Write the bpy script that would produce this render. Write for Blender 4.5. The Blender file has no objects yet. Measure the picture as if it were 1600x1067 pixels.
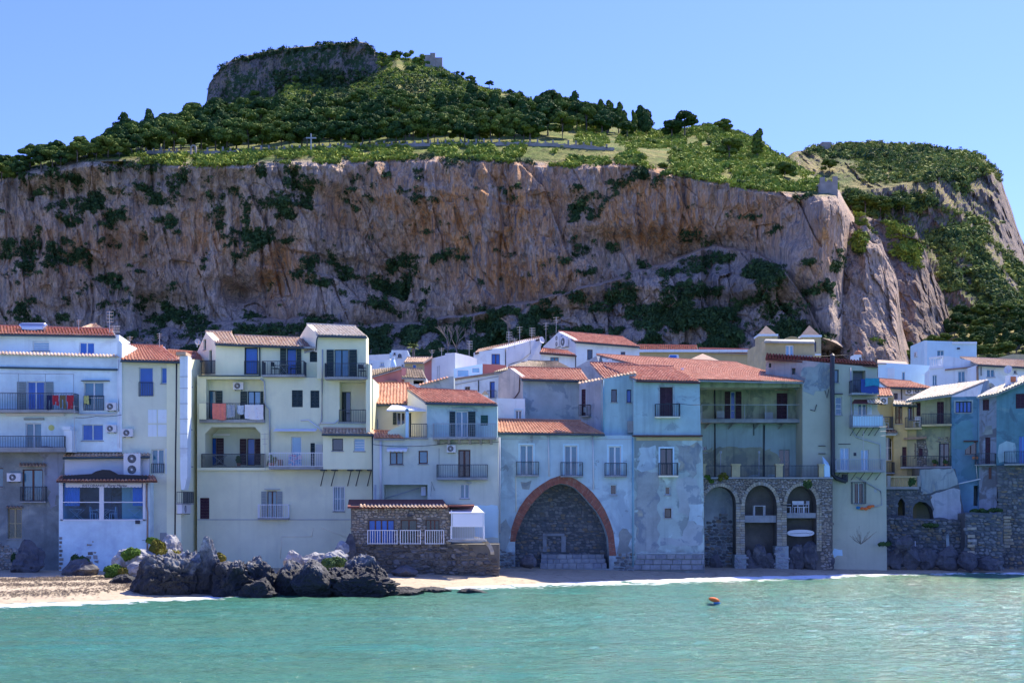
import bpy, bmesh, math, random
import numpy as np
from mathutils import Vector, Matrix
from mathutils.geometry import tessellate_polygon
random.seed(7)
RNG = np.random.default_rng(11)
scene = bpy.context.scene
COL = scene.collection

# ------------------------------------------------------------------ camera, sky, sun, exposure
F, CH = 1950.0, 4.6                      # focal length in photo pixels, eye height above the sea
cam_d = bpy.data.cameras.new('camera')
cam = bpy.data.objects.new('camera', cam_d)
COL.objects.link(cam)
cam.location = (0, 0, CH)
cam.rotation_euler = (math.radians(90), 0, 0)
cam_d.sensor_width = 36
cam_d.lens = F / 1600 * 36
cam_d.shift_y = (800 - 533.5) / 1600
cam_d.clip_start = 0.5
cam_d.clip_end = 9000
scene.camera = cam

SUN_EL, SUN_AZ = math.radians(52), math.radians(40)   # azimuth measured from +Y towards +X
world = bpy.data.worlds.new('World')
scene.world = world
world.use_nodes = True
wn, wl = world.node_tree.nodes, world.node_tree.links
wn.clear()
sky = wn.new('ShaderNodeTexSky')
sky.sky_type = 'NISHITA'
sky.sun_disc = False
sky.sun_elevation = SUN_EL
sky.sun_rotation = SUN_AZ
sky.air_density = 1.0
sky.dust_density = 0.3
sky.ozone_density = 2.5
tintn = wn.new('ShaderNodeMix'); tintn.data_type = 'RGBA'; tintn.blend_type = 'MULTIPLY'
tintn.inputs[0].default_value = 1.0
tintn.inputs[7].default_value = (0.375, 0.43, 0.86, 1)
bg = wn.new('ShaderNodeBackground'); bg.inputs[1].default_value = 0.15
wo = wn.new('ShaderNodeOutputWorld')
wl.new(sky.outputs[0], tintn.inputs[6]); wl.new(tintn.outputs[2], bg.inputs[0]); wl.new(bg.outputs[0], wo.inputs[0])

sun_d = bpy.data.lights.new('sun', 'SUN')
sun_d.energy = 4.2
sun_d.angle = math.radians(0.5)
sun_d.color = (1.0, 0.90, 0.74)
sun = bpy.data.objects.new('sun', sun_d)
COL.objects.link(sun)
sdir = Vector((math.sin(SUN_AZ) * math.cos(SUN_EL), math.cos(SUN_AZ) * math.cos(SUN_EL), math.sin(SUN_EL)))
sun.rotation_euler = sdir.to_track_quat('Z', 'Y').to_euler()
sun.location = (60, 60, 120)

scene.view_settings.view_transform = 'Standard'
scene.view_settings.look = 'None'
scene.view_settings.gamma = 1
scene.view_settings.exposure = 1.27
scene.cycles.max_bounces = 6
scene.cycles.use_denoising = True

# ------------------------------------------------------------------ projection helpers
YO = 0.0      # moves a whole row of houses farther from the camera
def P(px, py, Y):
 Y = Y + YO
 return Vector(((px - 800) * Y / F, Y, CH + (800 - py) * Y / F))

# ------------------------------------------------------------------ numpy noise
def _hash(ix, iy, iz):
 h = (ix * 374761393 + iy * 668265263 + iz * 2147483647 + 1274126177) & 0xFFFFFFFF
 h = ((h ^ (h >> 13)) * 1274126177) & 0xFFFFFFFF
 h = h ^ (h >> 16)
 return (h & 0xFFFFFF) / float(0xFFFFFF)

def vnoise(x, y, z=0.0):
 x, y, z = np.broadcast_arrays(np.asarray(x, float), np.asarray(y, float), np.asarray(z, float))
 fx, fy, fz = np.floor(x), np.floor(y), np.floor(z)
 ix, iy, iz = fx.astype(np.int64), fy.astype(np.int64), fz.astype(np.int64)
 tx, ty, tz = x - fx, y - fy, z - fz
 tx = tx * tx * (3 - 2 * tx); ty = ty * ty * (3 - 2 * ty); tz = tz * tz * (3 - 2 * tz)
 r = 0
 for a in (0, 1):
  wa = tx if a else 1 - tx
  for b in (0, 1):
   wb = ty if b else 1 - ty
   for c in (0, 1):
    wc = tz if c else 1 - tz
    r = r + wa * wb * wc * _hash(ix + a, iy + b, iz + c)
 return r * 2 - 1

def fbm(x, y, z=0.0, o=4, ridged=False, gain=0.5):
 s, a, t = 0, 1.0, 0
 for k in range(o):
  n = vnoise(x * 2 ** k + 17.3 * k, y * 2 ** k + 5.1 * k, z * 2 ** k + 9.7 * k)
  if ridged:
   n = 1 - 2 * np.abs(n)
  s = s + a * n; t += a; a *= gain
 return s / t

def cells(x, y, seed=0):
 # fractured blocks: every cell has its own depth and tilt; returns (surface, closeness to a joint)
 x, y = np.asarray(x, float), np.asarray(y, float)
 ix, iy = np.floor(x).astype(np.int64), np.floor(y).astype(np.int64)
 b1 = np.full(x.shape, 9.0); b2 = np.full(x.shape, 9.0); val = np.zeros(x.shape)
 for i in (-1, 0, 1):
  for j in (-1, 0, 1):
   cx, cy = ix + i, iy + j
   px_, py_ = cx + _hash(cx, cy, cx * 0 + seed), cy + _hash(cx, cy, cx * 0 + seed + 7)
   dd = np.hypot(px_ - x, py_ - y)
   v = _hash(cx, cy, cx * 0 + seed + 3) + (x - px_) * (_hash(cx, cy, cx * 0 + seed + 4) - .5) * 1.3 + (y - py_) * (_hash(cx, cy, cx * 0 + seed + 5) - .3) * 1.0
   m = dd < b1
   b2 = np.where(m, b1, np.minimum(b2, dd)); val = np.where(m, v, val); b1 = np.where(m, dd, b1)
 return val, np.clip(1 - (b2 - b1) / .12, 0, 1)
# ------------------------------------------------------------------ materials
MATS = {}
def N(nt, typ, **kw):
 n = nt.nodes.new(typ)
 for k, v in kw.items():
  setattr(n, k, v)
 return n

def mixc(nt, fac, a, b, blend='MIX'):
 m = N(nt, 'ShaderNodeMix', data_type='RGBA', blend_type=blend)
 for sock, v in ((m.inputs[0], fac), (m.inputs[6], a), (m.inputs[7], b)):
  if hasattr(v, 'is_linked') or isinstance(v, bpy.types.NodeSocket):
   nt.links.new(v, sock)
  elif isinstance(v, (int, float)):
   sock.default_value = v
  else:
   sock.default_value = (v[0], v[1], v[2], 1)
 return m.outputs[2]

def noise_fac(nt, pos, scale, detail=4, rough=0.55, stretch=(1, 1, 1), lo=0.4, hi=0.6, dist=0.0):
 mp = N(nt, 'ShaderNodeMapping')
 mp.inputs['Scale'].default_value = stretch
 nt.links.new(pos, mp.inputs[0])
 t = N(nt, 'ShaderNodeTexNoise')
 t.inputs['Scale'].default_value = scale
 t.inputs['Detail'].default_value = detail
 t.inputs['Roughness'].default_value = rough
 t.inputs['Distortion'].default_value = dist
 nt.links.new(mp.outputs[0], t.inputs['Vector'])
 r = N(nt, 'ShaderNodeMapRange')
 r.inputs[1].default_value = lo; r.inputs[2].default_value = hi
 nt.links.new(t.outputs[0], r.inputs[0])
 return r.outputs[0]

def mat(name, c, rough=0.8, var=0.12, vscale=0.6, patch=None, streak=None, bump=0.0, bscale=20.0,
  tint=None, metallic=0.0, spec=0.5, ior=1.5, grime=None, alpha=None, attr=None, trans=0.0):
 """c base colour; var brightness mottling; patch=[(colour, scale, lo, hi)]; streak=(colour, amount);
 tint=(colour2, colour3) mixed by the per-face 'tint' attribute; attr=[(attribute, colour)]"""
 if name in MATS:
  return MATS[name]
 m = bpy.data.materials.new(name)
 m.use_nodes = True
 nt = m.node_tree
 b = nt.nodes['Principled BSDF']
 pos = N(nt, 'ShaderNodeNewGeometry').outputs['Position']
 col = None
 if tint:
  at = N(nt, 'ShaderNodeAttribute', attribute_name='tint').outputs['Fac']
  rp = N(nt, 'ShaderNodeValToRGB')
  cols = [c] + list(tint)
  el = rp.color_ramp.elements
  while len(el) < len(cols):
   el.new(0.5)
  for i, cc in enumerate(cols):
   el[i].position = i / (len(cols) - 1)
  for i, cc in enumerate(cols):
   el[i].color = (*cc, 1)
  nt.links.new(at, rp.inputs[0])
  col = rp.outputs[0]
 else:
  rgb = N(nt, 'ShaderNodeRGB'); rgb.outputs[0].default_value = (*c, 1)
  col = rgb.outputs[0]
 if var:
  f1 = noise_fac(nt, pos, vscale, 6, 0.65, lo=0.3, hi=0.7)
  col = mixc(nt, f1, mixc(nt, 1.0, col, [1 - var * 1.6] * 3, 'MULTIPLY'), mixc(nt, 1.0, col, [1 + var] * 3, 'MULTIPLY'))
 for pc in (patch or []):
  f = noise_fac(nt, pos, pc[1], 7, 0.62, lo=pc[2], hi=pc[3], dist=0.6)
  col = mixc(nt, f, col, pc[0])
 if streak:
  f = noise_fac(nt, pos, 1.0, 5, 0.6, stretch=(streak[2] if len(streak) > 2 else 2.2, 2.2, 0.12), lo=0.52, hi=0.72)
  mm = N(nt, 'ShaderNodeMath', operation='MULTIPLY'); nt.links.new(f, mm.inputs[0]); mm.inputs[1].default_value = streak[1]
  col = mixc(nt, mm.outputs[0], col, streak[0])
 if grime:                                        # dirt that rises from the foot of the wall
  sx = N(nt, 'ShaderNodeSeparateXYZ'); nt.links.new(pos, sx.inputs[0])
  f = noise_fac(nt, pos, 0.9, 6, 0.6, lo=0.25, hi=0.75)
  ad = N(nt, 'ShaderNodeMath', operation='MULTIPLY_ADD'); nt.links.new(f, ad.inputs[0]); ad.inputs[1].default_value = 2.6
  nt.links.new(sx.outputs[2], ad.inputs[2])
  r = N(nt, 'ShaderNodeMapRange'); r.inputs[1].default_value = grime[1] + 1.3; r.inputs[2].default_value = grime[1] + 2.6
  r.inputs[3].default_value = grime[2]; r.inputs[4].default_value = 0
  nt.links.new(ad.outputs[0], r.inputs[0])
  col = mixc(nt, r.outputs[0], col, grime[0])
 for an, ac in (attr or []):
  at = N(nt, 'ShaderNodeAttribute', attribute_name=an).outputs['Fac']
  col = mixc(nt, at, col, ac)
 nt.links.new(col, b.inputs['Base Color'])
 b.inputs['Roughness'].default_value = rough
 b.inputs['Metallic'].default_value = metallic
 b.inputs['Specular IOR Level'].default_value = spec
 b.inputs['IOR'].default_value = ior
 b.inputs['Transmission Weight'].default_value = trans
 if bump:
  t = N(nt, 'ShaderNodeTexNoise'); t.inputs['Scale'].default_value = bscale; t.inputs['Detail'].default_value = 6
  nt.links.new(pos, t.inputs['Vector'])
  bp = N(nt, 'ShaderNodeBump'); bp.inputs['Strength'].default_value = 0.6; bp.inputs['Distance'].default_value = bump
  nt.links.new(t.outputs[0], bp.inputs['Height']); nt.links.new(bp.outputs[0], b.inputs['Normal'])
 MATS[name] = m
 return m

# plasters
mat('pl_white', (0.684, 0.829, 0.860), patch=[((0.522, 0.627, 0.702), 0.5, 0.56, 0.70)], streak=((0.399, 0.482, 0.526), 0.25), bump=0.01)
mat('pl_cream', (0.771, 0.778, 0.554), var=0.06, patch=[((0.642, 0.656, 0.498), 0.4, 0.55, 0.75)], streak=((0.468, 0.486, 0.377), 0.22), bump=0.01)
mat('pl_creamtop', (0.860, 0.860, 0.589), var=0.05, streak=((0.562, 0.615, 0.421), 0.18), bump=0.01)
mat('pl_beige', (0.701, 0.740, 0.587), var=0.06, patch=[((0.584, 0.607, 0.510), 0.5, 0.55, 0.72)], streak=((0.421, 0.437, 0.366), 0.25), bump=0.01)
mat('pl_cement', (0.228, 0.258, 0.257), var=0.25, patch=[((0.342, 0.370, 0.339), 0.6, 0.50, 0.66), ((0.123, 0.134, 0.140), 0.35, 0.56, 0.70)], streak=((0.095, 0.112, 0.117), 0.35), bump=0.03, bscale=8)
mat('pl_lilac', (0.618, 0.637, 0.686), var=0.06, bump=0.01)
mat('pl_pink', (0.652, 0.686, 0.579), var=0.07, patch=[((0.533, 0.576, 0.498), 0.5, 0.54, 0.70)], streak=((0.368, 0.392, 0.333), 0.30), bump=0.01)
mat('pl_aqua', (0.418, 0.582, 0.585), var=0.12, patch=[((0.285, 0.381, 0.409), 0.7, 0.56, 0.62), ((0.522, 0.672, 0.655), 0.4, 0.58, 0.66)], streak=((0.190, 0.246, 0.257), 0.45), bump=0.02)
mat('pl_arch', (0.475, 0.616, 0.655), var=0.12, patch=[((0.342, 0.448, 0.503), 0.45, 0.53, 0.60), ((0.247, 0.302, 0.328), 0.9, 0.62, 0.66)], streak=((0.228, 0.302, 0.339), 0.35), grime=((0.190, 0.213, 0.211), 1.2, 0.75), bump=0.02)
mat('pl_tower', (0.400, 0.515, 0.492), var=0.14, patch=[((0.250, 0.314, 0.310), 0.33, 0.50, 0.54), ((0.467, 0.606, 0.583), 0.5, 0.60, 0.63)], streak=((0.167, 0.212, 0.210), 0.40), grime=((0.142, 0.162, 0.145), 0.8, 0.8), bump=0.02)
mat('pl_towertop', (0.381, 0.545, 0.566), var=0.10, patch=[((0.267, 0.368, 0.401), 0.6, 0.56, 0.62)], streak=((0.189, 0.253, 0.271), 0.45), bump=0.02)
mat('pl_greyblue', (0.399, 0.470, 0.480), var=0.14, patch=[((0.257, 0.325, 0.363), 0.6, 0.54, 0.58)], streak=((0.209, 0.246, 0.257), 0.45), bump=0.02)
mat('pl_mauve', (0.448, 0.471, 0.503), var=0.14, patch=[((0.338, 0.370, 0.406), 0.8, 0.55, 0.60)], streak=((0.196, 0.204, 0.226), 0.4), bump=0.02)
mat('pl_rosegable', (0.589, 0.515, 0.468), var=0.14, patch=[((0.456, 0.403, 0.374), 0.8, 0.5, 0.62)], streak=((0.247, 0.246, 0.257), 0.55), bump=0.02)
mat('pl_olive', (0.393, 0.404, 0.261), var=0.2, patch=[((0.240, 0.261, 0.191), 0.7, 0.52, 0.58), ((0.459, 0.427, 0.242), 0.5, 0.56, 0.68)], streak=((0.087, 0.107, 0.081), 0.65), bump=0.02)
mat('pl_palegreen', (0.389, 0.491, 0.442), var=0.10, patch=[((0.292, 0.326, 0.279), 0.45, 0.54, 0.64)], streak=((0.158, 0.196, 0.170), 0.5), bump=0.02)
mat('pl_greygreen', (0.491, 0.498, 0.377), var=0.06, patch=[((0.421, 0.426, 0.332), 0.5, 0.56, 0.7)], streak=((0.304, 0.315, 0.243), 0.25), bump=0.01)
mat('pl_weather', (0.342, 0.392, 0.386), var=0.18, patch=[((0.209, 0.258, 0.292), 0.5, 0.52, 0.57), ((0.427, 0.426, 0.328), 0.5, 0.58, 0.66)], streak=((0.114, 0.134, 0.152), 0.5), bump=0.02)
mat('pl_ochre', (0.546, 0.452, 0.242), var=0.15, patch=[((0.437, 0.379, 0.231), 0.6, 0.5, 0.62)], streak=((0.273, 0.237, 0.161), 0.35), bump=0.01)
mat('pl_yellow', (0.487, 0.406, 0.206), var=0.08, streak=((0.298, 0.254, 0.155), 0.3))
mat('pl_teal', (0.132, 0.288, 0.336), var=0.16, patch=[((0.212, 0.365, 0.377), 0.5, 0.58, 0.64), ((0.091, 0.185, 0.229), 0.4, 0.54, 0.60)], streak=((0.064, 0.128, 0.162), 0.4), bump=0.02)
mat('pl_blue', (0.146, 0.281, 0.380), var=0.16, patch=[((0.089, 0.196, 0.270), 0.5, 0.54, 0.60)], streak=((0.076, 0.140, 0.182), 0.4), bump=0.02)
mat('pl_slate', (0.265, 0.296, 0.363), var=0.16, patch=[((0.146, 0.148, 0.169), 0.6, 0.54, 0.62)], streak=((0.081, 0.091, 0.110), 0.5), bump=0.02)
mat('pl_bluewhite', (0.551, 0.762, 0.860), var=0.05, streak=((0.427, 0.560, 0.702), 0.2))
mat('pl_offwhite', (0.741, 0.829, 0.860), var=0.06, patch=[((0.589, 0.638, 0.667), 0.5, 0.56, 0.7)], streak=((0.427, 0.470, 0.491), 0.3))
mat('pl_palepink', (0.665, 0.672, 0.702), var=0.06, streak=((0.456, 0.470, 0.491), 0.3))
mat('pl_red', (0.361, 0.112, 0.094), var=0.12)
mat('pl_rose', (0.475, 0.190, 0.175), var=0.12, streak=((0.285, 0.134, 0.117), 0.3))
mat('pl_warmside', (0.860, 0.801, 0.612), var=0.06)  # cream plaster; warm bounced light on gable sides put into its colour
mat('mortar', (0.133, 0.124, 0.109), var=0.25, bump=0.03, bscale=10)
mat('mortar_blue', (0.115, 0.129, 0.143), var=0.25, bump=0.03, bscale=10)
# stones, tiles
mat('st_tan', (0.156, 0.135, 0.119), tint=((0.312, 0.257, 0.196), (0.429, 0.365, 0.280), (0.260, 0.257, 0.252), (0.494, 0.446, 0.392)), var=0.15, vscale=3, bump=0.02)
mat('st_blue', (0.080, 0.092, 0.105), tint=((0.177, 0.184, 0.190), (0.265, 0.267, 0.257), (0.106, 0.129, 0.143), (0.301, 0.230, 0.143)), var=0.15, vscale=3, bump=0.02)
mat('st_dark', (0.044, 0.046, 0.048), tint=((0.124, 0.101, 0.076), (0.194, 0.165, 0.124), (0.088, 0.092, 0.105), (0.248, 0.230, 0.209)), var=0.15, vscale=3, bump=0.02)
mat('st_ash', (0.260, 0.284, 0.308), tint=((0.338, 0.351, 0.350), (0.221, 0.243, 0.280)), var=0.2, vscale=2, bump=0.02)
mat('st_quoin', (0.312, 0.270, 0.210), tint=((0.468, 0.392, 0.266), (0.364, 0.351, 0.322), (0.546, 0.459, 0.308)), var=0.2, vscale=3, bump=0.02)
mat('brick', (0.30, 0.10, 0.07), tint=((0.38, 0.15, 0.10), (0.26, 0.10, 0.08), (0.36, 0.20, 0.15)), var=0.2, vscale=3, bump=0.01)
mat('tile_red', (0.540, 0.223, 0.131), tint=((0.640, 0.320, 0.197), (0.440, 0.175, 0.107), (0.720, 0.407, 0.262)), var=0.12, vscale=2)
mat('tile_orange', (0.58, 0.27, 0.15), tint=((0.66, 0.36, 0.22), (0.48, 0.21, 0.12)), var=0.12, vscale=2)
mat('tile_tan', (0.58, 0.40, 0.26), tint=((0.66, 0.50, 0.36), (0.48, 0.30, 0.19), (0.70, 0.58, 0.44)), var=0.12, vscale=2)
mat('tile_pale', (0.68, 0.60, 0.46), tint=((0.76, 0.68, 0.55), (0.58, 0.47, 0.34)), var=0.10, vscale=2)
mat('tile_old', (0.34, 0.27, 0.18), tint=((0.50, 0.38, 0.26), (0.26, 0.23, 0.15), (0.58, 0.44, 0.32)), var=0.25, vscale=2)
mat('tile_brown', (0.34, 0.23, 0.17), tint=((0.44, 0.30, 0.21), (0.26, 0.17, 0.13)), var=0.2, vscale=2)
mat('tile_maroon', (0.16, 0.045, 0.04), tint=((0.22, 0.08, 0.06), (0.12, 0.03, 0.03)), var=0.2, vscale=2)
mat('tile_slateroof', (0.20, 0.14, 0.13), tint=((0.26, 0.18, 0.15), (0.15, 0.11, 0.11)), var=0.2, vscale=2)
# joinery, metal, glass, cloth
mat('w_white', (0.75, 0.76, 0.78), rough=0.5, var=0.03)
mat('w_brown', (0.10, 0.035, 0.025), rough=0.6, var=0.2)
mat('w_tan', (0.36, 0.30, 0.16), rough=0.6, var=0.1)
mat('w_green', (0.02, 0.045, 0.05), rough=0.6, var=0.2, vscale=4)
mat('w_bottle', (0.02, 0.10, 0.08), rough=0.6, var=0.2, vscale=4)
mat('w_maroon', (0.06, 0.018, 0.035), rough=0.6, var=0.2, vscale=4)
mat('w_grey', (0.30, 0.34, 0.33), rough=0.6, var=0.1)
mat('w_pale', (0.55, 0.66, 0.68), rough=0.6, var=0.08)
mat('w_blue', (0.10, 0.34, 0.75), rough=0.5, var=0.08)
mat('iron', (0.045, 0.06, 0.075), rough=0.55, metallic=0.3, var=0.2, vscale=5)
mat('iron_pale', (0.35, 0.38, 0.40), rough=0.5, metallic=0.2, var=0.1)
mat('rail_white', (0.80, 0.80, 0.82), rough=0.45, var=0.03)
mat('gutter', (0.035, 0.07, 0.08), rough=0.4, var=0.1)
mat('pipe_grey', (0.42, 0.45, 0.46), rough=0.5, var=0.1)
mat('pipe_dark', (0.03, 0.035, 0.05), rough=0.5, var=0.2)
mat('pipe_aqua', (0.20, 0.42, 0.50), rough=0.5, var=0.1)
mat('concrete', (0.34, 0.35, 0.35), var=0.2, streak=((0.12, 0.12, 0.12), 0.4), bump=0.02)
mat('dark', (0.015, 0.02, 0.03), rough=0.9, var=0.1)
mat('g_blue', (0.02, 0.12, 0.46), rough=0.15, var=0.12, ior=1.5)
mat('g_teal', (0.035, 0.17, 0.26), rough=0.10, var=0.25, ior=1.7)
mat('g_pale', (0.22, 0.42, 0.60), rough=0.15, var=0.12, ior=1.7)
mat('g_dark', (0.014, 0.026, 0.042), rough=0.08, var=0.2, ior=1.7)
mat('ac_white', (0.68, 0.68, 0.70), rough=0.4, var=0.03)
mat('ac_dark', (0.04, 0.045, 0.06), rough=0.6, var=0.0)
mat('steel', (0.55, 0.56, 0.58), rough=0.3, metallic=0.8, var=0.05)
mat('antenna', (0.50, 0.47, 0.44), rough=0.4, metallic=0.4, var=0.05)
mat('canvas', (0.74, 0.77, 0.84), rough=0.8, var=0.04)
mat('tarp', (0.012, 0.013, 0.02), rough=0.6, var=0.1)
for nm, c in dict(navy=(0.02, 0.03, 0.09), red=(0.42, 0.03, 0.05), olive=(0.17, 0.13, 0.06), salmon=(0.75, 0.22, 0.18),
                  grey=(0.34, 0.38, 0.44), pale=(0.55, 0.62, 0.70), white=(0.80, 0.80, 0.84), yellow=(0.62, 0.62, 0.22),
                  teal=(0.04, 0.30, 0.42), indigo=(0.04, 0.08, 0.30), orange=(0.80, 0.17, 0.04), cobalt=(0.02, 0.20, 0.42),
                  pink=(0.55, 0.15, 0.35), crate=(0.25, 0.14, 0.08), terracotta=(0.45, 0.18, 0.09)).items():
 mat('c_' + nm, c, rough=0.9, var=0.10, vscale=6)
mat('c_floral', (0.80, 0.78, 0.80), rough=0.9, patch=[((0.65, 0.20, 0.25), 9, 0.62, 0.66), ((0.2, 0.35, 0.6), 11, 0.66, 0.70)])
mat('c_patchwork', (0.6, 0.5, 0.55), rough=0.9, patch=[((0.1, 0.3, 0.5), 4, 0.5, 0.52), ((0.55, 0.1, 0.2), 5, 0.58, 0.60)])
# plants and rock
mat('leaf_pine', (0.027, 0.069, 0.025), tint=((0.049, 0.108, 0.031), (0.088, 0.147, 0.037)), var=0.2, vscale=0.2, rough=0.8, spec=0.12)
mat('leaf_pine2', (0.059, 0.116, 0.028), tint=((0.119, 0.184, 0.037), (0.196, 0.244, 0.047)), var=0.2, vscale=0.2, rough=0.8, spec=0.12)
mat('leaf_bush', (0.119, 0.202, 0.039), tint=((0.238, 0.322, 0.046), (0.381, 0.424, 0.054), (0.119, 0.181, 0.054)), var=0.2, vscale=0.1, rough=0.8, spec=0.12)
mat('leaf_mixed', (0.098, 0.164, 0.043), tint=((0.195, 0.255, 0.061), (0.390, 0.419, 0.085), (0.117, 0.182, 0.061)), var=0.2, vscale=0.1, rough=0.8, spec=0.12)
mat('leaf_dark', (0.030, 0.071, 0.030), tint=((0.062, 0.112, 0.041), (0.093, 0.158, 0.044)), var=0.2, vscale=0.2, rough=0.8, spec=0.12)
mat('leaf_ochre', (0.12, 0.13, 0.02), tint=((0.22, 0.19, 0.03), (0.16, 0.17, 0.03), (0.26, 0.17, 0.06)), var=0.2, vscale=2, rough=0.8, spec=0.12)
mat('leaf_green', (0.06, 0.13, 0.02), tint=((0.10, 0.19, 0.03), (0.15, 0.22, 0.04)), var=0.2, vscale=2, rough=0.8, spec=0.12)
mat('leaf_palm', (0.14, 0.18, 0.05), tint=((0.20, 0.24, 0.08),), var=0.1, rough=0.8, spec=0.12)
mat('bark', (0.16, 0.13, 0.11), var=0.3, vscale=2, bump=0.03, bscale=6)
mat('bark_pale', (0.20, 0.17, 0.17), var=0.2, vscale=2)
mat('wallstone', (0.34, 0.30, 0.27), tint=((0.40, 0.35, 0.31), (0.28, 0.26, 0.25)), var=0.2, vscale=0.5, bump=0.05, bscale=3)
mat('rock_pale', (0.34, 0.34, 0.35), patch=[((0.20, 0.20, 0.21), 2.0, 0.5, 0.62), ((0.46, 0.44, 0.41), 1.2, 0.58, 0.66)], var=0.25, vscale=1.5, bump=0.06, bscale=5)
mat('rock_base', (0.10, 0.10, 0.11), patch=[((0.05, 0.05, 0.06), 1.2, 0.5, 0.62), ((0.17, 0.165, 0.16), 0.9, 0.6, 0.68)], var=0.25, vscale=1.5, bump=0.06, bscale=5)

# ------------------------------------------------------------------ objects
ORG = {}
def origin(o):
 while o.parent is not None:
  o = o.parent
 return Vector(o.location)

def tag(o, label=None, cat=None, group=None, kind=None):
 if label: o['label'] = label
 if cat: o['category'] = cat
 if group: o['group'] = group
 if kind: o['kind'] = kind
 return o

def thing(name, label, cat, loc, group=None):
 o = bpy.data.objects.new(name, None)
 o.empty_display_size = 0.5
 COL.objects.link(o)
 o.location = loc
 return tag(o, label, cat, group)

def npmesh(name, V, faces, mats, parent=None, tint=None, smooth=False, at=None, attrs=None, mi=None):
 """V (n,3) world coordinates; faces: array (m,3|4) or list of arrays. Linked as ONE object."""
 V = np.asarray(V, float)
 org = np.array(origin(parent)) if parent is not None else (np.array(at) if at is not None else np.zeros(3))
 if not isinstance(faces, (list, tuple)):
  faces = [faces]
 faces = [np.asarray(f, np.int32) for f in faces if len(f)]
 me = bpy.data.meshes.new(name)
 me.vertices.add(len(V))
 me.vertices.foreach_set('co', (V - org).ravel())
 nl = sum(f.size for f in faces); nf = sum(len(f) for f in faces)
 me.loops.add(nl); me.polygons.add(nf)
 me.loops.foreach_set('vertex_index', np.concatenate([f.ravel() for f in faces]))
 tot = np.concatenate([np.full(len(f), f.shape[1], np.int32) for f in faces])
 me.polygons.foreach_set('loop_start', np.concatenate([[0], np.cumsum(tot)[:-1]]).astype(np.int32))
 me.update(calc_edges=True)
 if smooth:
  me.polygons.foreach_set('use_smooth', np.ones(nf, bool))
 else:
  me.polygons.foreach_set('use_smooth', np.zeros(nf, bool))
 if tint is not None:
  a = me.attributes.new('tint', 'FLOAT', 'FACE'); a.data.foreach_set('value', np.asarray(tint, np.float32))
 for k, v in (attrs or {}).items():
  a = me.attributes.new(k, 'FLOAT', 'POINT'); a.data.foreach_set('value', np.asarray(v, np.float32))
 for mname in ([mats] if isinstance(mats, str) else mats):
  me.materials.append(MATS[mname])
 if mi is not None:
  me.polygons.foreach_set('material_index', np.asarray(mi, np.int32))
 me.validate()
 o = bpy.data.objects.new(name, me)
 COL.objects.link(o)
 if parent is not None:
  o.parent = parent
 elif at is not None:
  o.location = at
 return o

class MB:
 def __init__(s):
  s.v, s.f = [], []
 def face(s, pts):
  i = len(s.v); s.v += [tuple(p) for p in pts]; s.f.append(tuple(range(i, i + len(pts))))
 def hexa(s, p):                     # 8 points: bottom ring 0-3, top ring 4-7
  i = len(s.v); s.v += [tuple(q) for q in p]
  for a in ((0, 3, 2, 1), (4, 5, 6, 7), (0, 1, 5, 4), (1, 2, 6, 5), (2, 3, 7, 6), (3, 0, 4, 7)):
   s.f.append(tuple(i + k for k in a))
 def box(s, x0, x1, y0, y1, z0, z1):
  s.hexa([(x0, y0, z0), (x1, y0, z0), (x1, y1, z0), (x0, y1, z0), (x0, y0, z1), (x1, y0, z1), (x1, y1, z1), (x0, y1, z1)])
 def wbox(s, W, u0, u1, z0, z1, o0, o1):
  s.hexa([W.pt(u0, z0, o1), W.pt(u1, z0, o1), W.pt(u1, z0, o0), W.pt(u0, z0, o0),
    W.pt(u0, z1, o1), W.pt(u1, z1, o1), W.pt(u1, z1, o0), W.pt(u0, z1, o0)])
 def tube(s, pts, r, n=6, r2=None):
  pts = [Vector(p) for p in pts]
  rings = []
  for k, p in enumerate(pts):
   d = (pts[min(k + 1, len(pts) - 1)] - pts[max(k - 1, 0)]).normalized()
   a = d.cross(Vector((0, 0, 1)))
   if a.length < 0.05: a = d.cross(Vector((1, 0, 0)))
   a.normalize(); b = d.cross(a)
   rr = r if r2 is None else r + (r2 - r) * k / (len(pts) - 1)
   i = len(s.v)
   s.v += [tuple(p + a * rr * math.cos(2 * math.pi * q / n) + b * rr * math.sin(2 * math.pi * q / n)) for q in range(n)]
   rings.append(i)
  for a, b in zip(rings, rings[1:]):
   for q in range(n):
    s.f.append((a + q, a + (q + 1) % n, b + (q + 1) % n, b + q))
  s.f.append(tuple(rings[0] + q for q in range(n))[::-1]); s.f.append(tuple(rings[-1] + q for q in range(n)))
 def build(s, name, m, parent=None, at=None, smooth=False):
  org = origin(parent) if parent is not None else (Vector(at) if at is not None else Vector((0, 0, 0)))
  me = bpy.data.meshes.new(name)
  me.from_pydata([(x - org.x, y - org.y, z - org.z) for x, y, z in s.v], [], s.f)
  me.materials.append(MATS[m])
  if smooth:
   me.polygons.foreach_set('use_smooth', np.ones(len(me.polygons), bool))
  o = bpy.data.objects.new(name, me)
  COL.objects.link(o)
  if parent is not None: o.parent = parent
  elif at is not None: o.location = at
  return o

def inpoly(x, y, poly):
 c = np.zeros(np.shape(x), bool)
 n = len(poly)
 for i in range(n):
  x0, y0 = poly[i]; x1, y1 = poly[(i + 1) % n]
  if y0 == y1: continue
  m = ((y0 > y) != (y1 > y)) & (x < (x1 - x0) * (y - y0) / (y1 - y0) + x0)
  c ^= m
 return c

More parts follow.
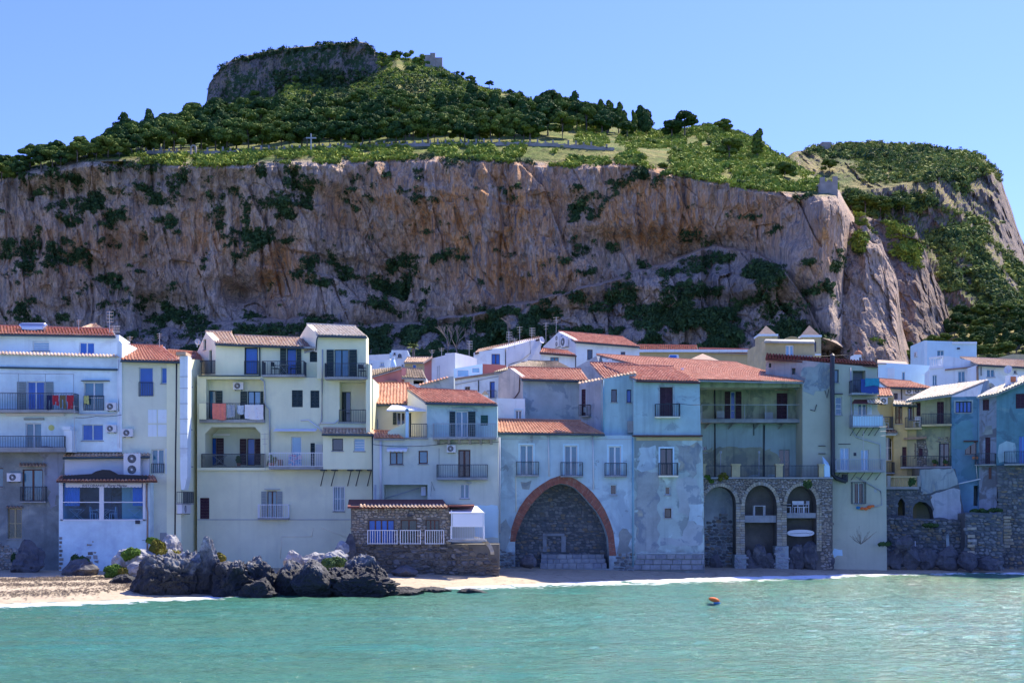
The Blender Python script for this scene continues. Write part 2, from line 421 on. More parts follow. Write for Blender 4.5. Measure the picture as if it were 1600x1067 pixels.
class Wall:
 """a vertical plane through two ground points; pixel coordinates are turned into metres along it"""
 def __init__(s, h, px0, Y0, px1, Y1, outline=None, m='pl_white', depth=3.0, name='wall'):
  s.h, s.m, s.depth, s.name = h, m, depth, name
  Y0 += YO; Y1 += YO
  s.A = Vector(((px0 - 800) * Y0 / F, Y0, 0)); B = Vector(((px1 - 800) * Y1 / F, Y1, 0))
  s.t = (B - s.A).normalized()
  s.n = Vector((s.t.y, -s.t.x, 0))
  s.holes = []
  s.out = [s.uz(x, y) for x, y in outline] if outline else None
 def uz(s, px, py, off=0.0):
  d = Vector(((px - 800) / F, 1.0, 0))
  k = (s.n.dot(s.A) + off) / s.n.dot(d)
  p = d * k
  return ((p - s.A).dot(s.t), CH + (800 - py) / F * k)
 def pt(s, u, z, off=0.0):
  p = s.A + s.t * u + s.n * off
  return Vector((p.x, p.y, z))
 def px(s, px, py, off=0.0):
  u, z = s.uz(px, py, off)
  return s.pt(u, z, off)
 def sub(s, off, outline, m=None, depth=0.2, name='recess_wall'):
  w = Wall.__new__(Wall)
  w.h, w.m, w.depth, w.name = s.h, m or s.m, depth, name
  w.A, w.t, w.n, w.holes = s.A + s.n * off, s.t, s.n, []
  w.out = [w.uz(x, y) for x, y in outline]
  s.h.walls.append(w)
  return w
 def hole(s, pts, depth=0.2):
  s.holes.append((pts, depth))
 def build(s):
  V, Fc = [], []
  if s.A.y > 99:                     # far houses: carry the walls down into the sloping ground
   zm = min(p[1] for p in s.out)
   s.out = [(u, z - 9 if z < zm + .9 else z) for u, z in s.out]
  loops = [s.out] + [h[0] for h in s.holes]
  flat = [p for l in loops for p in l]
  tris = tessellate_polygon([[Vector((p[0], p[1], 0)) for p in l] for l in loops])
  V += [s.pt(p[0], p[1]) for p in flat]
  for t in tris:
   a, b, c = (flat[i] for i in t)
   ar = (b[0] - a[0]) * (c[1] - a[1]) - (c[0] - a[0]) * (b[1] - a[1])
   if abs(ar) < 1e-9: continue
   Fc.append(tuple(t) if ar > 0 else tuple(t)[::-1])
  def ring(l, d):
   n = len(l); i = len(V)
   V.extend(s.pt(p[0], p[1], 0) for p in l); V.extend(s.pt(p[0], p[1], -d) for p in l)
   for k in range(n):
    q = (k + 1) % n
    Fc.append((i + k, i + q, i + n + q, i + n + k))
   return i + n, n
  b, n = ring(s.out, s.depth)
  t2 = tessellate_polygon([[Vector((p[0], p[1], 0)) for p in s.out]])
  for t in t2: Fc.append(tuple(b + i for i in t))
  for l, d in s.holes:
   b, n = ring(l, d)
  mb = MB(); mb.v = [tuple(v) for v in V]; mb.f = Fc
  return mb.build(s.name, s.m, s.h.o)

 # ---- openings
 def rect(s, x0, y0, x1, y1, off=0.0):
  u0, za = s.uz(x0, y0, off); u1, zb = s.uz(x1, y1, off)
  _, zc = s.uz(x1, y0, off); _, zd = s.uz(x0, y1, off)
  return u0, u1, (zb + zd) / 2, (za + zc) / 2
 def win(s, x0, y0, x1, y1, fr='w_white', gl='g_blue', leaves=2, name='window', depth=0.18, bars=(), sill=True, sur=None, fw=0.055, label=None, arch=False):
  u0, u1, z0, z1 = s.rect(x0, y0, x1, y1)
  if arch:
   r = (u1 - u0) / 2
   pts = [(u0, z0), (u1, z0)] + [(u0 + r + r * math.cos(a), z1 - r + r * math.sin(a)) for a in np.linspace(0, math.pi, 9)]
  else:
   pts = [(u0, z0), (u1, z0), (u1, z1), (u0, z1)]
  s.hole(pts, depth + 0.12)
  mb = MB()
  e = 0.004
  o0, o1 = -depth, -depth + 0.06
  for a in ((u0 + e, u0 + fw, z0 + e, z1 - e), (u1 - fw, u1 - e, z0 + e, z1 - e)):
   mb.wbox(s, *a, o0, o1)
  mb.wbox(s, u0 + fw, u1 - fw, z1 - fw, z1 - e, o0, o1); mb.wbox(s, u0 + fw, u1 - fw, z0 + e, z0 + fw, o0, o1)
  xs = [u0 + fw + (u1 - u0 - 2 * fw) * k / leaves for k in range(leaves + 1)]
  for x in xs[1:-1]:
   mb.wbox(s, x - fw * .8, x + fw * .8, z0 + fw, z1 - fw, o0 - 0.002, o1 + 0.003)
  for b in bars:
   z = z0 + (z1 - z0) * b
   mb.wbox(s, u0 + fw, u1 - fw, z - fw * .4, z + fw * .4, o0 + 0.003, o1 - 0.004)
  w = mb.build(name, fr, s.h.o)
  if label: w['label'] = label
  for a, b in zip(xs, xs[1:]):
   g = MB(); g.wbox(s, a + 0.001, b - 0.001, z0 + fw * .5, z1 - fw * .5, o0 + 0.012, o0 + 0.03)
   g.build('pane', gl, w)
  if sill:
   g = MB(); g.wbox(s, u0 - 0.06, u1 + 0.06, z0 - 0.07, z0 - 0.004, -0.05, 0.07); g.build('sill', 'concrete', w)
  if sur:
   g = MB(); q = 0.12
   g.wbox(s, u0 - q, u0 - .004, z0, z1, 0.002, 0.035); g.wbox(s, u1 + .004, u1 + q, z0, z1, 0.002, 0.035)
   g.wbox(s, u0 - q, u1 + q, z1 + .004, z1 + q, 0.002, 0.035); g.build('surround', sur, w)
  return w
 def door(s, *a, **k):
  k.setdefault('name', 'door'); k.setdefault('sill', False)
  return s.win(*a, **k)
 def shutter(s, x0, y0, x1, y1, m='w_green', off=0.03, closed=False, leaves=1):
  """a louvred shutter leaf lying open against the wall, or closed inside its opening"""
  u0, u1, z0, z1 = s.rect(x0, y0, x1, y1)
  if closed:
   s.hole([(u0, z0), (u1, z0), (u1, z1), (u0, z1)], 0.2); off = -0.09; e = .004
   u0 += e; u1 -= e; z0 += e; z1 -= e
  for k in range(leaves):
   a = u0 + (u1 - u0) * k / leaves; b = u0 + (u1 - u0) * (k + 1) / leaves - 0.012
   mb = MB(); f = 0.05
   mb.wbox(s, a, a + f, z0, z1, off, off + .04); mb.wbox(s, b - f, b, z0, z1, off, off + .04)
   mb.wbox(s, a + f, b - f, z0, z0 + f, off, off + .04); mb.wbox(s, a + f, b - f, z1 - f, z1, off, off + .04)
   mb.wbox(s, a + f, b - f, (z0 + z1) / 2 - .03, (z0 + z1) / 2 + .03, off + .001, off + .038)
   n = max(4, int((z1 - z0) / 0.11))
   for j in range(n):
    z = z0 + f + (z1 - z0 - 2 * f) * (j + .5) / n
    mb.hexa([s.pt(a + f, z - .045, off + .034), s.pt(b - f, z - .045, off + .034), s.pt(b - f, z - .035, off + .004), s.pt(a + f, z - .035, off + .004),
                         s.pt(a + f, z + .0, off + .034), s.pt(b - f, z + .0, off + .034), s.pt(b - f, z + .05, off + .004), s.pt(a + f, z + .05, off + .004)])
   mb.build('shutter', m, s.h.o)
 def fdoor(s, sx0, x0, x1, sx1, y0, y1, fr='w_green', gl='g_teal', sm='w_green', **k):
  s.door(x0, y0, x1, y1, fr=fr, gl=gl, **k)
  if sx0 < x0 - 1: s.shutter(sx0, y0 + .5, x0 - .6, y1 - .8, sm)
  if sx1 > x1 + 1: s.shutter(x1 + .6, y0 + .5, sx1, y1 - .8, sm)
 # ---- balconies
 def rail(s, x0, x1, yt, yb, off=0.14, m='iron', gap=0.12, left=0.0, right=0.0, parent=None, r=0.011, name='railing', mesh=False, y2=0):
  """railing at distance off in front of the wall, with returns to the wall at its ends"""
  u0, zt = s.uz(x0, yt, off); u1, zt1 = s.uz(x1, yt + y2, off); _, zb = s.uz(x0, yb, off); _, zb1 = s.uz(x1, yb + y2, off)
  mb = MB()
  def span(a, b, za, zb_, zc, zd):
   L = (b - a).length; n = max(1, int(L / gap)); d = (b - a) / L
   sd = Vector((-d.y, d.x, 0)) * r
   for k in range(n + 1):
    p = a + (b - a) * k / n; f = k / n
    lo, hi = za + (zc - za) * f, zb_ + (zd - zb_) * f
    q = d * r * (1.8 if k in (0, n) else 1)
    mb.hexa([Vector((*(p - q - sd).xy, lo)), Vector((*(p + q - sd).xy, lo)), Vector((*(p + q + sd).xy, lo)), Vector((*(p - q + sd).xy, lo)),
                         Vector((*(p - q - sd).xy, hi)), Vector((*(p + q - sd).xy, hi)), Vector((*(p + q + sd).xy, hi)), Vector((*(p - q + sd).xy, hi))])
   for lo0, lo1, th in ((za + .03, zc + .03, .03), (zb_ - .035, zd - .035, .045)):
    sd2 = sd * 1.7
    mb.hexa([Vector((*(a - sd2).xy, lo0)), Vector((*(b - sd2).xy, lo1)), Vector((*(b + sd2).xy, lo1)), Vector((*(a + sd2).xy, lo0)),
                         Vector((*(a - sd2).xy, lo0 + th)), Vector((*(b - sd2).xy, lo1 + th)), Vector((*(b + sd2).xy, lo1 + th)), Vector((*(a + sd2).xy, lo0 + th))])
  A, B = s.pt(u0, 0, off), s.pt(u1, 0, off)
  span(A, B, zb, zt, zb1, zt1)
  if left: span(s.pt(u0, 0, off - left), A, zb, zt, zb, zt)
  if right: span(B, s.pt(u1, 0, off - right), zb1, zt1, zb1, zt1)
  return mb.build(name, m, parent or s.h.o)
 def balcony(s, x0, x1, yt, yb, ys, out=0.9, rm='iron', sm='concrete', gap=0.12, left=True, right=True, brackets=0, struts=0, r=0.011, label=None):
  u0, zb = s.uz(x0, yb, out); u1, zb1 = s.uz(x1, yb, out); _, zs = s.uz(x0, ys, out)
  mb = MB(); mb.wbox(s, u0, u1, zs, zb, 0.002, out)
  b = mb.build('balcony', sm, s.h.o)
  if label: b['label'] = label
  s.rail(x0 + .6, x1 - .6, yt, yb, out - 0.05, rm, gap, left=(out - .06) * left, right=(out - .06) * right, parent=b, r=r)
  for k in range(brackets):
   u = u0 + (u1 - u0) * (k + .5) / brackets; q = MB()
   q.hexa([s.pt(u - .09, zs - .32, .25), s.pt(u + .09, zs - .32, .25), s.pt(u + .09, zs - .32, .002), s.pt(u - .09, zs - .32, .002),
     s.pt(u - .09, zs - .003, out * .8), s.pt(u + .09, zs - .003, out * .8), s.pt(u + .09, zs - .003, .002), s.pt(u - .09, zs - .003, .002)])
   q.build('bracket', sm, b)
  for k in range(struts):
   u = u0 + (u1 - u0) * (k + .5) / struts; q = MB()
   q.tube([s.pt(u, zs - .02, out * .9), s.pt(u - .15, zs - .55, 0.02)], .025, 5); q.build('strut', 'iron', b)
  return b
 def pipe(s, pts, r=0.05, m='pipe_grey', off=0.08, name='drainpipe'):
  mb = MB(); mb.tube([s.px(x, y, off) for x, y in pts], r, 8)
  return mb.build(name, m, s.h.o, smooth=True)
 def slab(s, x0, y0, x1, y1, o0, o1, m, name, parent=None, y2=0):
  """block between pixel corners, standing off the wall from o0 to o1; y2 tilts it along its length"""
  a = s.uz(x0, y0, o1); b = s.uz(x1, y0 + y2, o1); c = s.uz(x1, y1 + y2, o1); d = s.uz(x0, y1, o1)
  mb = MB()
  mb.hexa([s.pt(*d, o1), s.pt(*c, o1), s.pt(*c, o0), s.pt(*d, o0), s.pt(*a, o1), s.pt(*b, o1), s.pt(*b, o0), s.pt(*a, o0)])
  return mb.build(name, m, parent or s.h.o)
 def patch(s, pts, m, off=0.012, seed=1, rough=0.25, name='plaster_patch'):
  """a ragged field of other plaster, one centimetre proud"""
  P0 = [s.uz(x, y) for x, y in pts]; out = []
  rr = random.Random(seed)
  for i, (a, b) in enumerate(zip(P0, P0[1:] + P0[:1])):
   L = math.hypot(b[0] - a[0], b[1] - a[1]); n = max(1, int(L / .35))
   for k in range(n):
    f = k / n
    out.append((a[0] + (b[0] - a[0]) * f + rr.uniform(-1, 1) * rough, a[1] + (b[1] - a[1]) * f + rr.uniform(-1, 1) * rough))
  mb = MB(); i = len(out)
  mb.v = [tuple(s.pt(u, z, off)) for u, z in out] + [tuple(s.pt(u, z, -.01)) for u, z in out]
  for t in tessellate_polygon([[Vector((u, z, 0)) for u, z in out]]): mb.f.append(tuple(t))
  for k in range(i): mb.f.append((k, (k + 1) % i, i + (k + 1) % i, i + k))
  return mb.build(name, m, s.h.o)
 def rubble(s, pts, m='st_tan', size=0.30, name='rubble_stones', off=0.0, holes=(), seed=1, prot=0.07, parent=None):
  """uneven stones laid in rough courses, each its own lump with a recessed joint"""
  poly = [s.uz(x, y, off) for x, y in pts]
  hp = [[s.uz(x, y, off) for x, y in h] for h in holes]
  rr = np.random.default_rng(seed)
  us = [p[0] for p in poly]; zs = [p[1] for p in poly]
  cs = []
  z = min(zs)
  while z < max(zs):
   hgt = size * rr.uniform(.4, 1.0); u = min(us) - rr.uniform(0, size)
   while u < max(us):
    w = size * rr.uniform(.7, 1.7)
    cs.append((u + w / 2, z + hgt / 2 + rr.uniform(-.22, .22) * size, w * .45, hgt * rr.uniform(.36, .56))); u += w
   z += hgt
  c = np.array(cs)
  ok = inpoly(c[:, 0], c[:, 1], poly)
  for h in hp: ok &= ~inpoly(c[:, 0], c[:, 1], h)
  c = c[ok]; n = len(c)
  if n == 0: return
  # octagonal lump: rim ring at the wall, inner ring proud
  ang = np.linspace(0, 2 * np.pi, 7)[:-1] + .4
  def ring(k, jit):
   jit *= 2.2
   a = ang[None] + rr.normal(0, .12, (n, 6))
   rx = c[:, 2:3] * k * (1 + rr.normal(0, jit, (n, 6))); rz = c[:, 3:4] * k * (1 + rr.normal(0, jit, (n, 6)))
   ca, sa = np.cos(a), np.sin(a)
   q = np.maximum(np.abs(ca), np.abs(sa)) ** .7
   return c[:, 0:1] + rx * ca / q, c[:, 1:2] + rz * sa / q
  pr = prot * rr.uniform(.5, 1.3, (n, 1))
  u0, z0 = ring(1.08, .06); u1, z1 = ring(.75, .08)
  U = np.concatenate([u0, u1], 1); Z = np.concatenate([z0, z1], 1)
  O = np.concatenate([np.full((n, 6), off - .01), off + pr * np.ones((n, 6)) * (1 + rr.normal(0, .12, (n, 6)))], 1)
  A, t, nn = np.array(s.A), np.array(s.t), np.array(s.n)
  V = A + U[..., None] * t + O[..., None] * nn
  V[..., 2] = Z
  base = (np.arange(n) * 12)[:, None, None]
  q = np.array([[k, (k + 1) % 6, 6 + (k + 1) % 6, 6 + k] for k in range(6)])[None] + base
  q2 = np.array([[6, 7, 8, 9], [6, 9, 10, 11]])[None] + base
  fc = np.concatenate([q, q2], 1).reshape(-1, 4)
  tn = np.repeat(rr.uniform(0, 1, n), 8)
  o = npmesh(name, V.reshape(-1, 3), fc, m, parent or s.h.o, tint=tn)
  o['kind'] = 'stuff'
  return o
 def stone(s, x0, y0, x1, y1, m='st_ash', o1=0.05, o0=-0.01, gap=0.02, name='stone', jit=0.0):
  u0, u1, z0, z1 = s.rect(x0, y0, x1, y1)
  u0 += gap; u1 -= gap; z0 += gap; z1 -= gap; b = min(.03, (u1 - u0) * .2)
  o1 = o1 * random.uniform(.6, 1.4)
  J = lambda: random.uniform(-1, 1) * jit
  mb = MB()
  A = [(u0 + J(), z0 + J()), (u1 + J(), z0 + J()), (u1 + J(), z1 + J()), (u0 + J(), z1 + J())]
  cu, cz = (u0 + u1) / 2, (z0 + z1) / 2
  I = [(u + (b if u < cu else -b), z + (b if z < cz else -b)) for u, z in A]
  mb.v = [tuple(s.pt(*p, o0)) for p in A] + [tuple(s.pt(*p, o1 - b * .6)) for p in A] + [tuple(s.pt(*p, o1)) for p in I]
  for r0 in (0, 4):
   for k in range(4): mb.f.append((r0 + k, r0 + (k + 1) % 4, r0 + 4 + (k + 1) % 4, r0 + 4 + k))
  mb.f.append((8, 9, 10, 11))
  o = mb.build(name, m, s.h.o)
  a = o.data.attributes.new('tint', 'FLOAT', 'FACE'); v = random.random()
  a.data.foreach_set('value', np.full(len(o.data.polygons), v, np.float32))
  return o

def tiles(name, EL, ER, RR, RL, m, parent, sp=0.24, course=0.40, h=0.075):
 EL, ER, RR, RL = (np.array(p, float) for p in (EL, ER, RR, RL))
 n = max(2, int(round(max(np.linalg.norm(ER - EL), np.linalg.norm(RR - RL)) / sp)))
 mrow = max(1, int(round(max(np.linalg.norm(RL - EL), np.linalg.norm(RR - ER)) / course)))
 nr = np.cross(ER - EL, RL - EL); nr /= np.linalg.norm(nr)
 if nr[2] < 0: nr = -nr
 i, j = np.meshgrid(np.arange(n), np.arange(mrow)); i = i.ravel(); j = j.ravel(); k = len(i)
 prof_s = np.array([0, .12, .32, .52, .68, 1.0]); prof_h = np.array([.0, .75, 1.0, .75, .0, .0]) * h
 rr = np.random.default_rng(n * 31 + mrow)
 js = rr.normal(0, .03, k)
 def row(t, lift):
  s_ = ((i[:, None] + prof_s[None] + js[:, None] * .6) / n)
  t_ = np.repeat(t[:, None], len(prof_s), 1)
  s3, t3 = s_[..., None], t_[..., None]
  p = (EL * (1 - s3) + ER * s3) * (1 - t3) + (RL * (1 - s3) + RR * s3) * t3
  return p + nr * (prof_h[None, :, None] + lift)
 a = row((j - .12 + rr.normal(0, .05, k)) / mrow, .035); b = row((j + 1.0) / mrow, 0.0)
 c = a - nr * .06
 V = np.concatenate([a, b, c], 1).reshape(-1, 3)
 base = (np.arange(k) * 18)[:, None, None]
 q = np.array([[x, x + 1, x + 7, x + 6] for x in range(5)] + [[12 + x, 13 + x, x + 1, x] for x in range(4)])[None] + base
 o = npmesh(name, V, q.reshape(-1, 4), m, parent, tint=np.repeat(rr.uniform(0, 1, k) ** 1.2, 9))
 o['kind'] = 'stuff'
 return o

class House:
 def __init__(s, name, label, cat, px, py, Y, group=None):
  s.o = thing(name, label, cat, P(px, py, Y), group)
  s.walls = []
 def wall(s, px0, Y0, px1, Y1, outline, m='pl_white', depth=4.0, name='wall'):
  w = Wall(s, px0, Y0, px1, Y1, outline, m, depth, name); s.walls.append(w); return w
 def box(s, x0, y0, x1, y1, Y, m, depth=4.0, Y1=None, y0b=None):
  return s.wall(x0, Y, x1, Y1 or Y, [(x0, y1), (x1, y1), (x1, y0 if y0b is None else y0b), (x0, y0)], m, depth)
 def roof(s, EL, ER, RR, RL, m='tile_red', gutter=True, sp=0.24, ridge=True, thick=0.14, name='roof', back=True, under='concrete'):
  a, b, c, d = P(*EL), P(*ER), P(*RR), P(*RL)
  dn = Vector((0, 0, -thick)); e = Vector((0, 0, -.03))
  mb = MB(); mb.hexa([a + dn, b + dn, c + dn, d + dn, a + e, b + e, c + e, d + e])
  if back:   # the far slope, falling away behind the ridge
   q = Vector((0, (d - a).y * .9 + 1.5, -(d - a).z * .9 - .8))
   mb.hexa([d + dn, c + dn, c + q + dn, d + q + dn, d + e, c + e, c + q + e, d + q + e])
  r = mb.build(name, under, s.o)
  tiles('roof_tiles', a, b, c, d, m, r, sp)
  if ridge:
   g = MB(); up = Vector((0, 0, .05)); g.tube([c + up, d + up], .10, 6); g.build('ridge', m, r)
  if gutter:
   g = MB(); of = Vector((0, -.10, -.12)); g.tube([a + of, b + of], .065, 6); g.build('gutter', 'gutter' if gutter is True else gutter, r)
  return r
 def done(s):
  for w in s.walls:
   if w.out: w.build()

def slab3(pts, thick, m, name, parent):
 """a slanted slab from four (px,py,Y) corners"""
 q = [P(*p) for p in pts]; dn = Vector((0, 0, -thick))
 mb = MB(); mb.hexa([p + dn for p in q] + q)
 return mb.build(name, m, parent)

# ================================================================== SETTING: sea, beach, ground, mountain
def interp(tab, x):
 t = sorted(tab)
 return np.interp(x, [a for a, b in t], [b for a, b in t])

# ---- shoreline: distance from the camera as a function of X
_sh = [(-400, 950), (0, 943), (100, 940), (200, 936), (420, 926), (610, 921), (700, 917), (780, 914), (900, 909), (1000, 905), (1100, 902),
       (1200, 900), (1300, 898), (1400, 896), (1500, 895), (1600, 894), (2000, 892)]
_shY = [CH * F / (py - 800) for _, py in _sh]
_shX = [(px - 800) * Y / F for (px, _), Y in zip(_sh, _shY)]
def shoreY(X):
 return np.interp(X, _shX, _shY)

def grid_faces(nr, nc):
 a = np.arange(nr * nc).reshape(nr, nc)
 return np.stack([a[:-1, :-1], a[:-1, 1:], a[1:, 1:], a[1:, :-1]], -1).reshape(-1, 4)

# ---- sea
def seawater():
 m = bpy.data.materials.new('sea_water'); m.use_nodes = True; MATS['sea_water'] = m
 nt = m.node_tree; b = nt.nodes['Principled BSDF']
 pos = N(nt, 'ShaderNodeNewGeometry').outputs['Position']
 f = noise_fac(nt, pos, 0.055, 4, 0.5, stretch=(1, 1.6, 1), lo=0.38, hi=0.62)
 c = mixc(nt, f, (0.065, 0.19, 0.12), (0.045, 0.20, 0.155))
 f2 = noise_fac(nt, pos, 0.35, 5, 0.6, stretch=(0.35, 1.6, 1), lo=0.40, hi=0.66)
 c = mixc(nt, f2, c, (0.065, 0.165, 0.10))
 foam = N(nt, 'ShaderNodeAttribute', attribute_name='foam').outputs['Fac']
 fn = noise_fac(nt, pos, 2.2, 7, 0.7, stretch=(0.5, 1.2, 1), lo=0.25, hi=0.75)
 ad = N(nt, 'ShaderNodeMath', operation='ADD'); nt.links.new(foam, ad.inputs[0]); nt.links.new(fn, ad.inputs[1])
 r = N(nt, 'ShaderNodeMapRange'); r.inputs[1].default_value = 0.90; r.inputs[2].default_value = 1.20
 nt.links.new(ad.outputs[0], r.inputs[0])
 c = mixc(nt, r.outputs[0], c, (0.82, 0.84, 0.88))
 nt.links.new(c, b.inputs['Base Color'])
 rg = N(nt, 'ShaderNodeMapRange'); rg.inputs[3].default_value = 0.07; rg.inputs[4].default_value = 0.6
 nt.links.new(r.outputs[0], rg.inputs[0]); nt.links.new(rg.outputs[0], b.inputs['Roughness'])
 b.inputs['IOR'].default_value = 1.33
 mp = N(nt, 'ShaderNodeMapping'); mp.inputs['Scale'].default_value = (0.7, 2.2, 1); nt.links.new(pos, mp.inputs[0])
 t = N(nt, 'ShaderNodeTexNoise'); t.inputs['Scale'].default_value = 2.6; t.inputs['Detail'].default_value = 5; t.inputs['Roughness'].default_value = .6
 nt.links.new(mp.outputs[0], t.inputs['Vector'])
 bp = N(nt, 'ShaderNodeBump'); bp.inputs['Strength'].default_value = 1.0; bp.inputs['Distance'].default_value = 0.16
 nt.links.new(t.outputs[0], bp.inputs['Height']); nt.links.new(bp.outputs[0], b.inputs['Normal'])
seawater()

def sea():
 ys = np.concatenate([[-3000, -800, -200, -40, 0, 15, 24], np.arange(29, 104, 0.16)])
 xs = np.concatenate([[-3000, -700, -200, -80, -50], np.arange(-42, 46, 0.20), [55, 90, 220, 700, 3000]])
 X, Y = np.meshgrid(xs, ys)
 near = (np.abs(X) < 60) & (Y > 10) & (Y < 110)
 w = 0.07 * fbm(X / 3.6 + 3, Y / 1.3, 0.3, 3) + 0.095 * fbm(X / 2.0, Y / 0.62 + 9, 1.7, 3) + 0.042 * fbm(X * 2.1, Y * 3.1, 4.0, 2)
 d = shoreY(X) - Y                                  # metres seaward of the shoreline
 w *= np.clip(d / 4 + .25, 0.1, 1)
 crest = d - (2.6 + 0.9 * fbm(X / 6, X * 0, 2, 3))
 w += np.exp(-(crest / .45) ** 2) * 0.13 * np.clip((X + 6) / 6, .25, 1)
 foam = np.clip(1.15 - np.abs(d - 1.3 - 1.6 * fbm(X / 5, Y / 9, 7, 3)) / (2.4 + 3.6 * np.clip((X + 2) / 8, 0, 1) * np.clip((26 - X) / 8, .15, 1)), 0, 1) * 1.05 * np.clip(.85 + .9 * fbm(X / 2.6, Y / 1.6, 8, 4), 0, 1)
 foam = np.maximum(foam, np.exp(-((crest - .25) / .6) ** 2) * 0.9 * np.clip(X / 6 + 1, .2, 1) * np.clip(.8 + .7 * fbm(X / 3, Y / 1.5, 12, 3), 0, 1))
 foam += 0.10 * np.clip(fbm(X / 9, Y / 2.2, 5, 3) - .2, 0, 1)
 Z = np.where(near, w, 0)
 far = Y > 103.5
 foam = np.where(near, np.clip(foam, 0, 1), 0)
 V = np.stack([X, Y, Z], -1).reshape(-1, 3)
 o = npmesh('sea', V, grid_faces(*X.shape), 'sea_water', attrs={'foam': foam.ravel()}, smooth=True)
 o['kind'] = 'structure'
sea()

# ---- beach and ground under the town
mat('sand', (0.44, 0.36, 0.25), var=0.10, vscale=0.5, patch=[((0.20, 0.15, 0.11), 2.6, 0.56, 0.66), ((0.33, 0.26, 0.18), 0.5, 0.5, 0.7)], bump=0.05, bscale=6)
mat('ground', (0.22, 0.20, 0.17), var=0.2, patch=[((0.06, 0.09, 0.04), 0.15, 0.45, 0.6)], bump=0.05, bscale=3)
def beach():
 xs = np.arange(-60, 62, 0.35); ys = np.arange(58, 112, 0.35)
 X, Y = np.meshgrid(xs, ys)
 d = Y - shoreY(X)
 zmax = 0.62
 Z = zmax * (1 - np.exp(-np.maximum(d, 0) / 4.5)) + np.minimum(d, 0) * 0.09 + 0.004
 Z += 0.05 * fbm(X / 2.5, Y / 1.8, 0, 4) * np.clip(d, 0, 1)
 Z += 0.35 * np.exp(-((X - 22.5) / 3.2) ** 2 - ((Y - 90.5) / 1.5) ** 2) + 0.25 * np.exp(-((X - 12) / 3) ** 2 - ((Y - 86) / 1.2) ** 2)
 V = np.stack([X, Y, Z], -1).reshape(-1, 3)
 o = npmesh('beach', V, grid_faces(*X.shape), 'sand', smooth=True); o['kind'] = 'structure'
beach()
def seaweed():   # dark lines of dried weed and pebbles along the sand
 n = 9000
 X = RNG.uniform(-36, -21, n); s = RNG.uniform(0, 1, n); k = RNG.integers(0, 4, n)
 d = np.array([3.5, 7.5, 10.5, 14.5])[k] + 2.6 * fbm(X / 5, X * 0 + k * 3, 3, 4) + RNG.normal(0, .8, n)
 Y = shoreY(X) + d
 Z = 0.62 * (1 - np.exp(-d / 4.5)) + 0.03
 r = RNG.uniform(.02, .07, n)
 a = RNG.uniform(0, 6.3, n)
 T = np.array([[1, 0, 0], [-.5, .8, 0], [-.5, -.8, 0], [0, 0, .5]])
 V = T[None] * r[:, None, None] * np.array([2.2, 1.2, 1])
 c, sn = np.cos(a)[:, None], np.sin(a)[:, None]
 V = np.stack([V[..., 0] * c - V[..., 1] * sn, V[..., 0] * sn + V[..., 1] * c, V[..., 2]], -1) + np.stack([X, Y, Z], -1)[:, None]
 b = (np.arange(n) * 4)[:, None, None]
 f = (np.array([[0, 1, 3], [1, 2, 3], [2, 0, 3]])[None] + b).reshape(-1, 3)
 mat('weed', (0.07, 0.045, 0.03), var=0.3)
 o = npmesh('seaweed', V.reshape(-1, 3), f, 'weed', at=(-28, 75, 0))
 tag(o, 'dark lines of dried seaweed on the pale beach', 'seaweed', kind='stuff')
seaweed()
def ground():
 xs = np.linspace(-260, 260, 90); ys = np.linspace(100, 345, 60)
 X, Y = np.meshgrid(xs, ys)
 Z = np.interp(Y, [100, 130, 345], [.3, 4.5, 42]) + fbm(X / 30, Y / 30, 0, 3) * 1.0 * np.clip((Y - 110) / 30, 0, 1)
 V = np.stack([X, Y, Z], -1).reshape(-1, 3)
 o = npmesh('ground', V, grid_faces(*X.shape), 'ground', smooth=True); o['kind'] = 'structure'
 xs = np.array([-3000, -250, -55, 58, 250, 3000]); ys = np.array([96, 340, 1500, 6000.])
 X, Y = np.meshgrid(xs, ys); Z = np.where(Y < 200, .02, np.where(Y < 400, -2.0, -5.0))
 o = npmesh('distant_ground', np.stack([X, Y, Z], -1).reshape(-1, 3), grid_faces(*X.shape), 'ground'); o['kind'] = 'structure'
ground()

